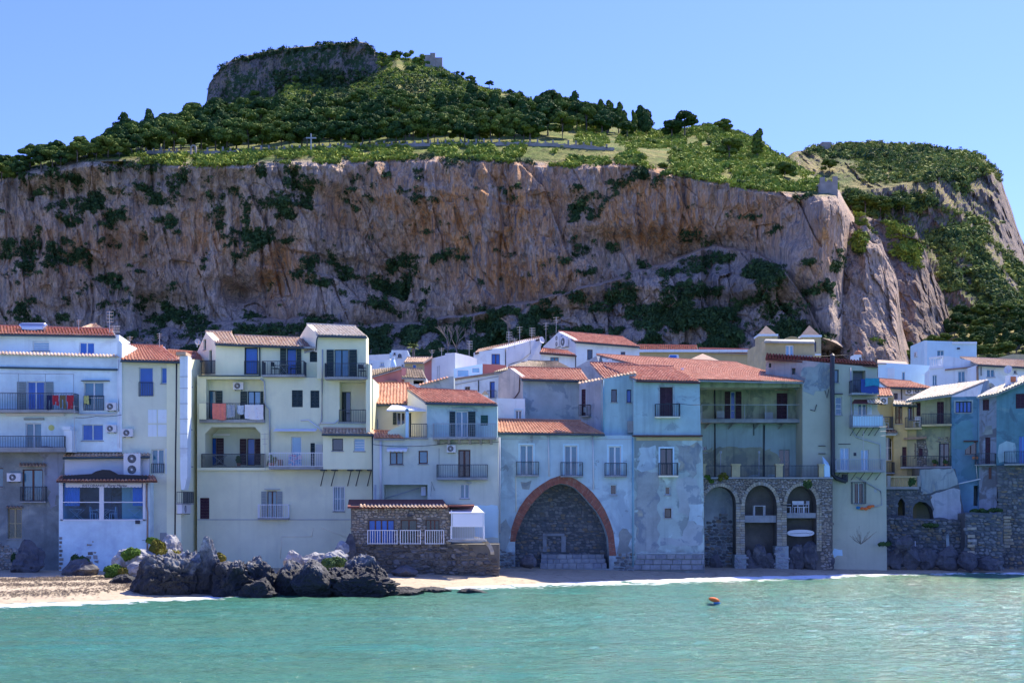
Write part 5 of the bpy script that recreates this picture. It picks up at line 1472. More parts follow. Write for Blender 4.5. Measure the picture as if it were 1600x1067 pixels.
# ---- 2. restaurant in front of it
def restaurant():
 h = House('restaurant', 'small white seaside restaurant with a wide glass front and tan tiled roof', 'restaurant', 163, 893, 85)
 Y = 85
 w = h.wall(92, Y, 234, Y, [(92, 897), (234, 897), (233.5, 752), (92, 752)], 'pl_white', 3.6)
 up = h.wall(100, 85.8, 234, 85.8, [(101, 760), (233, 760), (233, 712), (101, 713)], 'pl_lilac', 1.5, name='upper_wall')
 h.roof((99, 713.5, 85.5), (234.5, 712, 85.5), (234.5, 690, 89), (113, 691, 89), 'tile_tan', back=False)
 # lean-to canopy
 r = slab3([(88, 751, 84.4), (246, 751, 84.4), (242, 744, 85.7), (95, 744, 85.7)], .12, 'w_brown', 'canopy', h.o)
 tiles('roof_tiles', P(88, 751, 84.35), P(246, 751, 84.35), P(242, 743, 85.7), P(95, 743, 85.7), 'tile_red', r)
 # black tarpaulin bundle
 q = MB(); pts = [(98, 743), (120, 741.5), (143, 740), (150, 736), (160, 733.5), (172, 734), (180, 738), (185, 741), (220, 742), (231, 743), (231, 748), (98, 748)]
 A = [P(x, y, 84.6) for x, y in pts]; B = [P(x, y, 85.3) for x, y in pts]
 i = len(A); q.v = [tuple(p) for p in A + B]; q.f = [tuple(range(i)), tuple(range(i, 2 * i))[::-1]] + [(k, (k + 1) % i, i + (k + 1) % i, i + k) for k in range(i)]
 tag(q.build('tarpaulin', 'tarp', None, at=P(160, 744, 85)), 'black tarpaulin heaped on the canopy of the restaurant', 'tarpaulin')
 ac_unit(up, 193, 708, 219, 742, 'tall outdoor unit with two fans above the restaurant canopy', .25, 2, group=None)
 # glass front: a real room behind
 e = [w.uz(97.5, 811), w.uz(225.5, 811), w.uz(225.5, 754), w.uz(97.5, 754)]
 w.hole(e, 3.2)
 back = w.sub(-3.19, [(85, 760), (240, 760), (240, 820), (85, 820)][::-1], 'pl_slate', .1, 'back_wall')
 back.win(174, 774, 188, 791, leaves=1, gl='g_pale', sill=False)
 q = MB()
 for x0, y0, x1, y1 in ((94.5, 753, 98.5, 813), (155.5, 756, 162.5, 811), (223.5, 753, 227.5, 813), (98.5, 783.6, 155.5, 785), (162.5, 783.6, 223.5, 785), (94.5, 811, 227.5, 813.5), (94.5, 751.5, 227.5, 754)):
  q.wbox(w, *w.rect(x0, y0, x1, y1), -.06, .05)
 f = q.build('window_frame', 'w_white', h.o)
 mat('glass_clear', (0.45, 0.75, 1.0), rough=0.03, var=0, trans=1.0, ior=1.25)
 for x0, x1 in ((98.5, 155.5), (162.5, 223.5)):
  for y0, y1 in ((754, 783.6), (785, 811)):
   q = MB(); q.wbox(w, *w.rect(x0, y0, x1, y1), -.02, -.005); q.build('pane', 'glass_clear', f)
 # blue curtains behind the ends of the glass
 for x0, x1, nm in ((99, 123, 'left'), (206, 223, 'right')):
  q = MB(); u0, u1, z0, z1 = w.rect(x0, 755, x1, 790)
  n = 14
  for k in range(n):
   a = u0 + (u1 - u0) * k / n; b = u0 + (u1 - u0) * (k + 1) / n
   q.face([w.pt(a, z0, -.2 - .04 * (k % 2)), w.pt(b, z0, -.2 - .04 * ((k + 1) % 2)), w.pt(b, z1, -.2 - .04 * ((k + 1) % 2)), w.pt(a, z1, -.2 - .04 * (k % 2))])
  q.build('curtain', 'w_blue', h.o)
 # valance with lettering
 q = MB(); u0, u1, z0, z1 = w.rect(103, 754.5, 222, 760.5); n = 22
 for k in range(n):
  a = u0 + (u1 - u0) * k / n; b = u0 + (u1 - u0) * (k + 1) / n; m_ = (a + b) / 2
  q.face([w.pt(a, z1, .07), w.pt(a, z0, .07), w.pt(m_, z0 - .05, .075), w.pt(b, z0, .07), w.pt(b, z1, .07)])
 v = q.build('valance', 'canvas', h.o)
 def text(s, px, py, wpx, hpx, shear=0.0):
  cu = bpy.data.curves.new('lettering', 'FONT'); cu.body = s; cu.size = 1; cu.shear = shear; cu.extrude = 0.004
  cu.materials.append(MATS['c_navy'])
  o = bpy.data.objects.new('lettering', cu); COL.objects.link(o); bpy.context.view_layer.update()
  dm = o.dimensions; u, z = w.uz(px, py, .085); k = Y / F
  me = bpy.data.meshes.new_from_object(o); bpy.data.objects.remove(o); o = bpy.data.objects.new('lettering', me); COL.objects.link(o)
  o.parent = v
  o.location = w.pt(u, z, .085) - origin(v); o.rotation_euler = (math.pi / 2, 0, 0); o.scale = (wpx * k / dm.x, hpx * k / dm.y, 1)
 text('RISTORANTE', 128.5, 760, 35, 3.6); text('Porta Marina', 167.5, 760.3, 30, 4.0, .35)
 # tables and chairs inside
 def at(px, py, o): u, z = w.uz(px, py, o); return w.pt(u, z, o)
 zf = w.uz(120, 811)[1] - .05
 for px, o, rz, lb in ((147, -.9, 1.57, 'white chair facing right behind the restaurant glass'), (177, -.9, -1.57, 'white chair facing left behind the restaurant glass')):
  p = at(px, 811, o); chair((p.x, p.y, zf), rz, 'w_white', lb)
 for px, o, lb in ((162, -.9, 'dining table between the two white chairs in the restaurant'), (120, -1.0, 'trestle table at the left end of the restaurant window'), (212, -1.0, 'trestle table at the right end of the restaurant window')):
  p = at(px, 811, o); table((p.x, p.y, zf), 'w_white', lb, .9, .6, .74, True)
 # lamp, exposed stones, corner pipe
 q = MB(); q.wbox(w, *w.rect(212.5, 812.5, 219, 818), .02, .2); q.build('lamp', 'ac_dark', h.o)
 for k in range(8):
  y = 838 + k * 6.6; w.stone(92.3, y, 96 + random.uniform(0, 5), y + 5, 'st_tan', .05)
 for x, y, a, b in ((136, 850, 8, 3), (138, 861, 8, 6), (134, 868, 9, 5), (146, 867, 6, 6), (145, 862, 6, 3), (137, 876, 9, 4), (147, 875, 7, 4), (143, 845, 4, 2), (222, 842, 5, 3)):
  w.stone(x, y, x + a, y + b, 'st_tan', .03, jit=.05)
 w.pipe([(229.5, 755), (229, 790), (230.5, 800), (230, 890)], .06, 'tile_brown', off=.07)
 h.done()
restaurant()

# ---- 3. beige house with the tall pale flue
def house_beige():
 h = House('beige_house', 'narrow pale beige house with a red tiled roof and a tall white flue', 'house', 250, 885, 87)
 Y = 86
 w = h.wall(190, Y, 283, Y, [(190.5, 900), (283, 900), (283, 563), (190.5, 560)], 'pl_beige', 4)
 s = h.wall(283, 85.9, 316, 91.5, [(283, 900), (316, 880), (316, 562), (283, 561)], 'pl_creamtop', 1.0, name='side_wall')
 h.roof((189, 562, 85.6), (283, 564.5, 85.6), (254, 541.5, 91), (191, 539.5, 91), 'tile_red')
 h.roof((259, 563, 86.7), (317, 563, 91.2), (312, 552, 93), (262, 548, 92), 'tile_red', back=False, gutter=False)
 q = slab3([(253, 543, 90.7), (256, 541, 90.7), (272, 561.5, 87), (268, 562.5, 87)], .08, 'canvas', 'flashing', h.o)
 w.door(217, 574, 239, 619, gl='g_blue', leaves=1, fr='w_pale'); w.rail(217, 239, 597, 619, .06)
 w.win(251.5, 574, 261.5, 599, gl='g_blue', leaves=1, fr='w_pale')
 for x0, x1 in ((231.5, 245), (247, 260.5)):
  for y0, y1 in ((640, 661), (663.5, 682)): 
   q = MB(); q.wbox(w, *w.rect(x0, y0, x1, y1), .003, .03); q.build('blind_panel', 'pl_offwhite', h.o)
 w.pipe([(276, 566), (275.5, 640), (274.5, 700), (273.5, 845)], .06, 'pipe_dark')
 w.door(237, 702, 256, 739, gl='g_teal'); w.rail(237, 256, 724, 739, .06); w.shutter(259, 701, 272, 740, 'pl_offwhite')
 w.slab(250, 832, 282, 846, .003, .06, 'concrete', 'block')
 ac_unit(w, 190.5, 670, 207, 682, 'air conditioner on the beige wall right of the two on the white house')
 # flue
 f = h.wall(281, 85.0, 293.5, 85.0, [(283, 765), (288, 765), (292.5, 745), (293.5, 556), (281, 556), (281.5, 745)], 'pl_offwhite', 1.0, name='flue')
 q = MB(); a, b = P(280, 557, 85.6), P(295, 552, 85.6); q.box(a.x, b.x, 84.8, 86.2, a.z + .003, b.z); q.build('flue_cap', 'tile_tan', h.o)
 for y in (588, 606, 630, 654, 677, 700):
  f.slab(280.6, y, 294, y + .8, .003, .03, 'pipe_grey', 'strap')
 s.win(293.5, 575, 299.5, 603, leaves=1, gl='g_dark', fr='w_white')
 s.win(294, 642, 299, 670, leaves=1, gl='g_pale', fr='w_white', bars=(.2, .4, .6, .8))
 s.win(294, 704, 300, 728, leaves=1, gl='g_pale', fr='w_white', bars=(.2, .4, .6, .8))
 s.balcony(286, 303, 768, 786, 788, .5, label=None)
 s.win(288, 768, 297, 786, gl='g_dark')
 ac_unit(s, 284, 788, 298, 802, 'air conditioner under the little side balcony of the beige house', .1)
 h.done()
 antenna(203, 525, 540, 90.5, 'small T-shaped antenna on the beige house ridge', 'bars', 5)
 antenna(249, 520, 541, 90.5, 'stacked antenna at the right end of the beige house ridge', 'bars', 4)
 dish(309, 534, 5, 91.5, 'satellite dish between the beige house and the cream house', face=(.9, -1, .2))
house_beige()

# ---- 4. the big cream block
def house_cream():
 h = House('cream_house', 'big cream house of four storeys with stepped balconies and three tiled roofs', 'house', 440, 880, 88)
 Y = 89
 # big lower wall
 lo = h.wall(308, Y, 583, Y, [(308, 900), (549, 900), (549, 785), (583, 785), (583, 733), (308, 733)], 'pl_cream', 4)
 mid = h.wall(308, Y, 583, Y, [(308, 733), (583, 733), (583, 592), (308, 586)], 'pl_cream', 4)
 top = h.wall(337, Y + .6, 500, Y + .6, [(337, 590), (500, 592), (500, 544), (473, 542), (337, 536)], 'pl_creamtop', 4)
 sidew = h.wall(307, Y + 4, 337, Y + .6, [(307, 590), (337, 590), (337, 535), (322, 519), (308, 550)], 'pl_warmside', .5, name='gable_wall')
 tow = h.wall(495.5, Y - .2, 572, Y - .2, [(495.5, 592), (572, 592), (572, 524), (495.5, 522)], 'pl_creamtop', 1.6, name='tower_wall')
 tg = h.wall(467, Y + 4, 495.7, Y - .2, [(467, 545), (495.7, 550), (495.7, 522), (480, 507.5), (468, 527)], 'pl_warmside', .4, name='gable_wall')
 h.roof((337, 536.5, Y + .3), (372, 538, Y + .3), (362, 519.5, Y + 4.5), (321, 518.5, Y + 4.5), 'tile_tan')
 h.roof((372.5, 538, Y + .32), (476, 542, Y + .32), (467, 529, Y + 4.0), (366, 525, Y + 4.0), 'tile_tan')
 h.roof((497, 523.5, Y - .6), (573.5, 525.5, Y - .6), (556, 511, Y + 3.2), (479, 507.5, Y + 3.2), 'tile_pale')
 h.roof((476, 549, Y + .5), (500, 543, Y + .5), (495, 535, Y + 3), (467, 528, Y + 3), 'tile_brown', gutter=False, back=False, ridge=False)
 top.slab(474, 541.5, 507, 544.5, .005, .3, 'concrete', 'parapet')
 # side gable openings
 sidew.win(318, 530, 322, 546, fr='w_green', gl='g_dark', leaves=1); sidew.door(326.5, 547, 331, 584, fr='w_green', gl='g_dark', leaves=1)
 sidew.rail(313, 336, 563, 584, .3)
 top.door(382, 542.5, 403, 585, fr='w_green', gl='g_blue', leaves=1, fw=.09); top.rail(382, 404, 564, 585, .06)
 top.fdoor(438, 448, 463, 471, 544, 585, gl='g_blue', leaves=1)
 top.balcony(409, 475, 564, 585.5, 588.5, 1.2)
 top.shutter(484, 547, 496, 565.5, closed=True)
 top.pipe([(405.5, 539), (406, 588)], .05, 'gutter'); top.pipe([(504, 546), (503.5, 592)], .05, 'pipe_grey', off=.9)
 tow.fdoor(510.5, 522.5, 545, 558, 546, 588.5, gl='g_teal')
 tow.balcony(507, 574, 567.5, 589, 592, 1.1)
 tow.pipe([(497.5, 524), (495, 530), (493.5, 548)], .05, 'gutter', off=.15)
 p_ = MB(); p_.wbox(tow, *tow.rect(572, 569, 578.5, 680, .9), -.2, .9); p_.build('pier', 'pl_creamtop', h.o)
 mid.slab(310, 586, 406, 588, .01, .15, 'gutter', 'cornice')
 # left recessed balcony
 mid.hole([mid.uz(*p) for p in ((322, 655), (412, 655), (412, 592), (322, 592))], .9)
 rc = mid.sub(-.895, [(312, 592), (420, 592), (420, 660), (312, 660)][::-1], 'pl_cream')
 rc.fdoor(314, 316, 337, 348, 610, 655, gl='g_teal'); rc.fdoor(376, 387, 407, 412, 611, 655, gl='g_pale')
 ac_unit(rc, 364, 597, 380, 608.5, 'air conditioner high in the recess above the cream house laundry')
 mid.balcony(311, 413, 630, 655.5, 660, .35, gap=.11)
 q = MB(); q.wbox(mid, *mid.rect(311, 630, 322, 655, .45), .36, .46); q.build('parapet', 'pl_creamtop', h.o)
 for m, x0, y0, x1, y1, lb in [('c_salmon', 332, 630, 353, 655.5, 'salmon pink towel hanging over the cream house railing'), ('c_grey', 354.5, 632, 367, 652, 'grey towel hanging right of the salmon towel'),
                                  ('c_pale', 371, 633, 381, 647, 'small pale cloth hanging in the middle of the railing'), ('c_floral', 382.5, 632, 411.5, 655, 'wide white cloth with a floral print on the railing')]:
  cloth(mid, x0, y0, x1, y1, m, lb, .42, group='washing on the cream house balcony', seed=int(x0))
 # loggia
 pts = [(320.5, 728), (407, 728), (407, 677), (398, 667), (331, 667), (320.5, 677)]
 mid.hole([mid.uz(*p) for p in pts], 2.2)
 lg = mid.sub(-2.195, [(310, 664), (420, 664), (420, 732), (310, 732)][::-1], 'pl_beige')
 lg.fdoor(322, 328, 338, 350, 684, 727, gl='g_blue', leaves=1, fr='w_brown', sm='w_maroon'); lg.fdoor(375, 386, 398, 408, 685, 727, gl='g_blue', leaves=1, fr='w_brown', sm='w_maroon')
 mid.rail(315, 414, 709, 730, .12, 'iron', .06, left=.1, right=.1)
 lg.slab(333, 678, 359, 680, .3, .34, 'rail_white', 'lamp')
 u, z = mid.uz(343, 728, -.9); table(mid.pt(u, z, -.9), 'iron_pale', 'folding drying rack standing on the arched loggia floor', 1.0, .5, .8, True)
 pot_plant(mid, 373, 728, -.6, 'pot plant standing inside the arched loggia')
 mid.slab(308, 730.5, 462, 734.5, .01, .25, 'pl_creamtop', 'ledge')
 # centre windows
 mid.shutter(456, 609.5, 473, 636, closed=True, leaves=2); mid.shutter(485, 610, 499, 637, closed=True, leaves=2)
 mid.pipe([(407, 592), (413, 596), (414.5, 632), (421, 640), (422, 708), (417, 728)], .055, 'pipe_grey', off=.1)
 mid.pipe([(503.5, 592), (503, 656), (498, 664)], .06, 'ac_white'); mid.pipe([(470, 657), (482, 656), (497, 667), (504, 676)], .05, 'ac_white'); mid.pipe([(500, 661), (523, 661), (528, 656)], .045, 'ac_white')
 # right recessed balcony
 mid.hole([mid.uz(*p) for p in ((530.5, 659), (571, 659), (571, 596), (530.5, 596))], 1.3)
 rr_ = mid.sub(-1.295, [(522, 594), (580, 594), (580, 664), (522, 664)][::-1], 'pl_warmside')
 rr_.door(531, 612, 548, 660, fr='w_green', gl='g_dark'); mid.rail(530, 571.5, 640, 659.5, .02)
 mid.slab(528, 659.5, 574, 661.5, .004, .12, 'concrete', 'ledge')
 # awning, pale door, white balcony
 awning(mid, 430, 669.5, 496, 675, .02, .8, .22)
 mid.door(455, 682, 471, 728, gl='g_pale', leaves=1); mid.shutter(485, 692, 492, 728, 'w_green', closed=True)
 q = MB(); q.wbox(mid, *mid.rect(493, 694, 504, 728, .3), .01, .3); q.build('meter_box', 'pipe_grey', h.o)
 mid.balcony(420, 505, 707, 729, 733, 1.0, 'rail_white')
 cloth(mid, 451, 710, 471, 727, 'c_patchwork', 'patterned cloth hung over the white railing of the cream house', .86, seed=8)
 pot_plant(mid, 422, 728, .7, 'terracotta pot at the left end of the white railing', .6); pot_plant(mid, 427, 728, .6, 'second pot plant beside the first at the white railing', .3, 'leaf_ochre')
 q = MB(); u0, u1, z0, z1 = mid.rect(434, 718, 441, 728, .7); q.wbox(mid, u0, u1, z0, z1, .5, .8); tag(q.build('crate', 'c_crate', None, at=mid.pt(u0, z0, .6)), 'brown wooden crate on the white railed balcony', 'crate')
 # projecting closet on struts
 bx = h.wall(504.5, Y - 1.0, 583, Y - 1.0, [(504.5, 733), (583, 733), (583, 677), (504.5, 676)], 'pl_creamtop', .98, name='oriel_wall')
 h.roof((503, 677, Y - 1.35), (584.5, 678, Y - 1.35), (583, 671, Y - .05), (505, 670, Y - .05), 'tile_tan', back=False)
 bx.win(519, 685, 536, 704, fr='w_green', gl='g_dark', leaves=1); bx.win(553, 685, 570, 704.5, gl='g_pale', leaves=1, bars=(.3, .5, .7))
 for a, b in ((507, 501), (524, 517.5), (549, 543), (562.5, 556), (580, 574)):
  q = MB(); q.tube([bx.px(a, 734, -.1), lo.px(b, 759, .0)], .035, 5); q.wbox(bx, *bx.rect(a - 7, 733.3, a + 1, 735), -.9, -.05); q.build('strut', 'iron', h.o)
 bx.pipe([(582, 680), (582.5, 733), (583, 782)], .06, 'gutter', off=.06)
 # lower wall features
 lo.shutter(312.5, 777.5, 327, 810.5, 'w_maroon', closed=True)
 lo.slab(308, 810.8, 548, 812.2, .003, .035, 'pipe_grey', 'ledge')
 lo.fdoor(408.5, 417.5, 432.5, 441.5, 767, 809, fr='w_brown', gl='g_teal', sm='w_grey')
 lo.balcony(402.5, 450.5, 788, 809, 811, .55, 'rail_white')
 lo.slab(413, 763.5, 437, 764.8, .02, .2, 'pipe_grey', 'lamp')
 lo.win(521, 759.5, 538, 798.5, gl='g_teal', leaves=3, fr='w_pale', bars=(.5,))
 lo.rail(521, 538, 760, 798, .04, 'rail_white', .13)
 lo.slab(326, 731.5, 420, 733, .02, .2, 'pl_creamtop', 'drip')
 for a, b, c, d in ((441, 838, 487, 838), (487, 838, 489, 824), (502, 824, 546, 841), (440, 838, 438, 872)):
  lo.pipe([(a, b), (c, d)], .025, 'pl_warmside', off=.01, name='plaster_ridge')
 h.done()
 # balcony furniture
 for px, rz, lb in ((430, 1.2, 'dark green garden chair left of the folding table on the upper balcony'), (459, -1.2, 'dark green garden chair right of the folding table on the upper balcony')):
  u, z = top.uz(px, 585.3, .6); chair(top.pt(u, z, .6), rz, 'w_green', lb)
 u, z = top.uz(444, 585.3, .6); table(top.pt(u, z, .6), 'w_grey', 'small folding table between two garden chairs on the upper balcony', .6, .5, .7, True)
 u, z = tow.uz(566, 589, .6); chair(tow.pt(u, z, .6), .6, 'iron', 'dark chair at the right end of the tower balcony')
 antenna(414, 676, 728, 88, 'tall thin antenna beside the loggia of the cream house', 'bars', 6)
house_cream()

# ---- 5. pale pink house and its neighbours
def house_pink():
 h = House('pink_house', 'pale pink plastered house with a blue-grey top floor under an orange roof', 'house', 680, 850, 87)
 Y = 87
 w = h.wall(583, Y, 779, Y, [(583, 900), (779, 900), (779, 683), (583, 683)], 'pl_pink', 4)
 t = h.wall(667, Y, 777, Y, [(667, 683), (777, 683), (777, 629), (667, 627)], 'pl_aqua', 4, name='upper_wall')
 g = h.wall(636, Y + 4, 667, Y, [(636, 684), (667, 684), (667, 627), (637, 608)], 'pl_warmside', .4, name='gable_wall')
 h.roof((665, 628.5, Y - .35), (777.5, 631, Y - .35), (746, 612.5, Y + 4), (636, 607.5, Y + 4), 'tile_red')
 # left wing
 v = h.wall(574, Y + 4.5, 640, Y + 4.5, [(574, 690), (640, 690), (640, 629), (574, 629)], 'pl_warmside', 3, name='wing_wall')
 h.roof((572, 631, Y + 4.1), (640, 631, Y + 4.1), (640, 599.5, Y + 10), (576, 599, Y + 10), 'tile_orange')
 h.roof((640.3, 612, Y + 8), (664, 612, Y + 8), (636, 599, Y + 10), (634, 599, Y + 10), 'tile_red', gutter=False, back=False, ridge=False)
 v.fdoor(614, 620, 633, 640, 644, 664, gl='g_dark', fr='w_white', leaves=2)
 v.win(582.5, 654, 591, 670, gl='g_pale', leaves=2, fr='w_white')
 g.door(637.5, 645, 642.5, 683, fr='w_green', gl='g_dark', leaves=1)
 # terrace parapet, pergola
 q = MB(); q.hexa([P(606, 690, Y + .6), P(637, 690, Y + .6), P(637, 690, Y + .9), P(606, 690, Y + .9), P(606, 674, Y + .6), P(637, 659, Y + .6), P(637, 659, Y + .9), P(606, 674, Y + .9)])
 q.build('parapet', 'pl_creamtop', h.o)
 h.roof((584, 684.5, Y - .3), (632, 684.5, Y - .3), (618, 675, Y + 1.6), (584, 674, Y + 1.6), 'tile_red', back=False, gutter=False)
 q = MB(); a, b = P(634, 684, Y + .3), P(638.8, 638, Y + .3); q.box(a.x, b.x, Y + .1, Y + .4, a.z, b.z); q.build('column', 'pl_bluewhite', h.o)
 slab3([(604, 640, Y + .1), (666, 640.5, Y + .1), (668, 634, Y + 3), (612, 633, Y + 3)], .10, 'canvas', 'pergola_roof', h.o)
 w.rail(642, 667, 662, 683, .04)
 # upper floor
 t.fdoor(702.5, 712, 731, 743, 642.5, 683, gl='g_teal', fr='w_white', sm='w_green')
 t.shutter(751, 648.5, 762.5, 664.5, 'w_bottle', closed=True)
 t.balcony(676, 775.5, 661.5, 683.3, 686, .95, 'iron_pale', brackets=6)
 t.slab(706, 638, 736, 639.5, .01, .15, 'pipe_grey', 'rod')
 # main wall
 w.win(609, 706, 630, 725.5, fr='w_brown', gl='g_teal'); awning(w, 605, 699.5, 637, 705, .02, .45, .12, scallop=.2)
 w.win(654, 704, 668.5, 724.5, fr='w_brown', gl='g_teal', leaves=1, fw=.08)
 ac_unit(w, 698, 695, 712, 706.5, 'air conditioner above the dark door of the pink house')
 w.door(716, 702.5, 735, 745.5, fr='w_brown', gl='g_dark', fw=.09); w.balcony(682, 762, 725.5, 745.5, 749.5, .7)
 w.win(719, 756, 733, 778.5, gl='g_teal', fr='w_white'); w.slab(729, 753, 737, 755, .02, .2, 'pipe_grey', 'lamp')
 w.hole([w.uz(*p) for p in ((599.5, 784), (668, 784), (668, 757), (599.5, 757))], 1.4)
 rec = w.sub(-1.395, [(594, 752), (674, 752), (674, 790), (594, 790)][::-1], 'pl_pink')
 w.slab(585, 757, 588, 781, .002, .02, 'pl_mauve', 'patch')
 q = MB(); q.wbox(w, *w.rect(658, 760, 665, 774, -.6), -1.0, -.6); q.build('boiler', 'ac_white', h.o)
 w.pipe([(595, 688), (595, 780)], .09, 'pl_palepink', name='drainpipe'); w.pipe([(600, 779), (655, 762)], .04, 'pipe_grey', off=-.8)
 w.pipe([(780.5, 683), (781, 832)], .055, 'pipe_grey', off=.1)
 w.slab(585, 683.4, 668, 686, .005, .14, 'concrete', 'cornice')
 w.patch([(742, 789), (778, 789), (778, 839), (742, 839)], 'pl_bluewhite', .012, 3, .05)
 w.pipe([(686, 700), (686, 746)], .012, 'iron', off=.2)
 w.pipe([(679, 766), (674, 752), (674, 765), (673, 775)], .012, 'iron', off=.1)
 h.done()
house_pink()

# ---- 6. stone dining room by the rocks
def stone_room():
 h = House('stone_house', 'low rubble stone house with three railed windows above the shore rocks', 'house', 650, 900, 82.5)
 Y = 82.5
 w = h.wall(546, Y, 702, Y, [(550, 905), (780, 905), (780, 850), (702, 850), (702, 788), (548, 788)], 'mortar', 4)
 w2 = h.wall(702, Y, 778, Y, [], None)
 h.walls.pop()
 slab3([(543, 791, Y - .4), (700, 791, Y - .4), (692, 780, Y + 4.2), (545, 780, Y + 4.2)], .12, 'tile_maroon', 'roof', h.o)
 r = h.o
 tiles('eave_tiles', P(562, 792.5, Y - .55), P(699, 792.5, Y - .55), P(698, 788.5, Y + .2), P(562, 788.5, Y + .2), 'tile_tan', r)
 slab3([(696, 789.5, Y - .1), (741, 789.5, Y - .1), (741, 787.5, Y + 3), (696, 787.5, Y + 3)], .1, 'tile_maroon', 'roof', h.o)
 holes = []
 for x0, x1, lv, g0, g1 in ((575.5, 616, 4, 574, 621), (626, 651.5, 2, 625, 657.5), (665, 686.5, 3, 664, 694)):
  w.door(x0, 812, x1, 850, fr='w_brown', gl='g_blue' if lv == 4 else 'g_dark', leaves=lv, name='window')
  w.balcony(g0, g1, 828, 849.5, 850.5, .22, 'rail_white', gap=.15, r=.017)
  holes.append([(x0 - 2, 851), (x1 + 2, 851), (x1 + 2, 809), (x0 - 2, 809)])
 w.rubble([(550, 904), (778, 904), (778, 868), (745, 864), (740, 852), (702, 852), (702, 850), (550, 850)], 'st_dark', .34, seed=21, prot=.10)
 w.rubble([(550, 850), (702, 850), (702, 793), (550, 793)], 'st_tan', .20, seed=22, holes=holes, prot=.05)
 w.slab(636, 803, 643, 807, .05, .3, 'ac_dark', 'lamp')
 # terrace with the white awning
 q = MB(); q.wbox(w, *w.rect(700, 843, 760, 846, .6), .002, .7); q.build('terrace_slab', 'concrete', h.o)
 w.rail(704, 757, 822, 842.5, .6, 'rail_white', .11)
 q = MB()
 for x in (705.5, 756): q.tube([w.px(x, 797 if x < 710 else 801, .65), w.px(x, 842, .65)], .035, 5)
 q.tube([w.px(703, 801, .65), w.px(758, 801, .65)], .035, 5); q.build('awning_frame', 'rail_white', h.o)
 a = MB(); a.hexa([w.px(702, 801.8, .6), w.px(757, 801.8, .6), P(745, 790.6, Y + 2), P(702, 791.6, Y + 2), w.px(702, 801, .6), w.px(757, 801, .6), P(745, 790, Y + 2), P(702, 791, Y + 2)]); a.build('awning', 'canvas', h.o)
 q = MB(); q.wbox(w, *w.rect(707, 802.5, 754.5, 822.5, .63), .60, .63); q.build('wind_screen', 'canvas', h.o)
 # little arch at the right
 for k in range(9):
  t0, t1 = math.pi * .5 * k / 9, math.pi * .5 * (k + 1) / 9
  c = [(741 + R * math.sin(t) * .98, 866 - (R - 4) * math.cos(t)) for t, R in ((t0, 26), (t1, 26), (t1, 32), (t0, 32))]
  q = MB(); A = [w.px(x, y, .08) for x, y in c]; B = [w.px(x, y, -.05) for x, y in c]; q.hexa(B + A)
  o = q.build('stone', 'st_quoin', h.o); at = o.data.attributes.new('tint', 'FLOAT', 'FACE'); at.data.foreach_set('value', np.full(6, random.random(), np.float32))
 h.done()
 return w
stone_room()

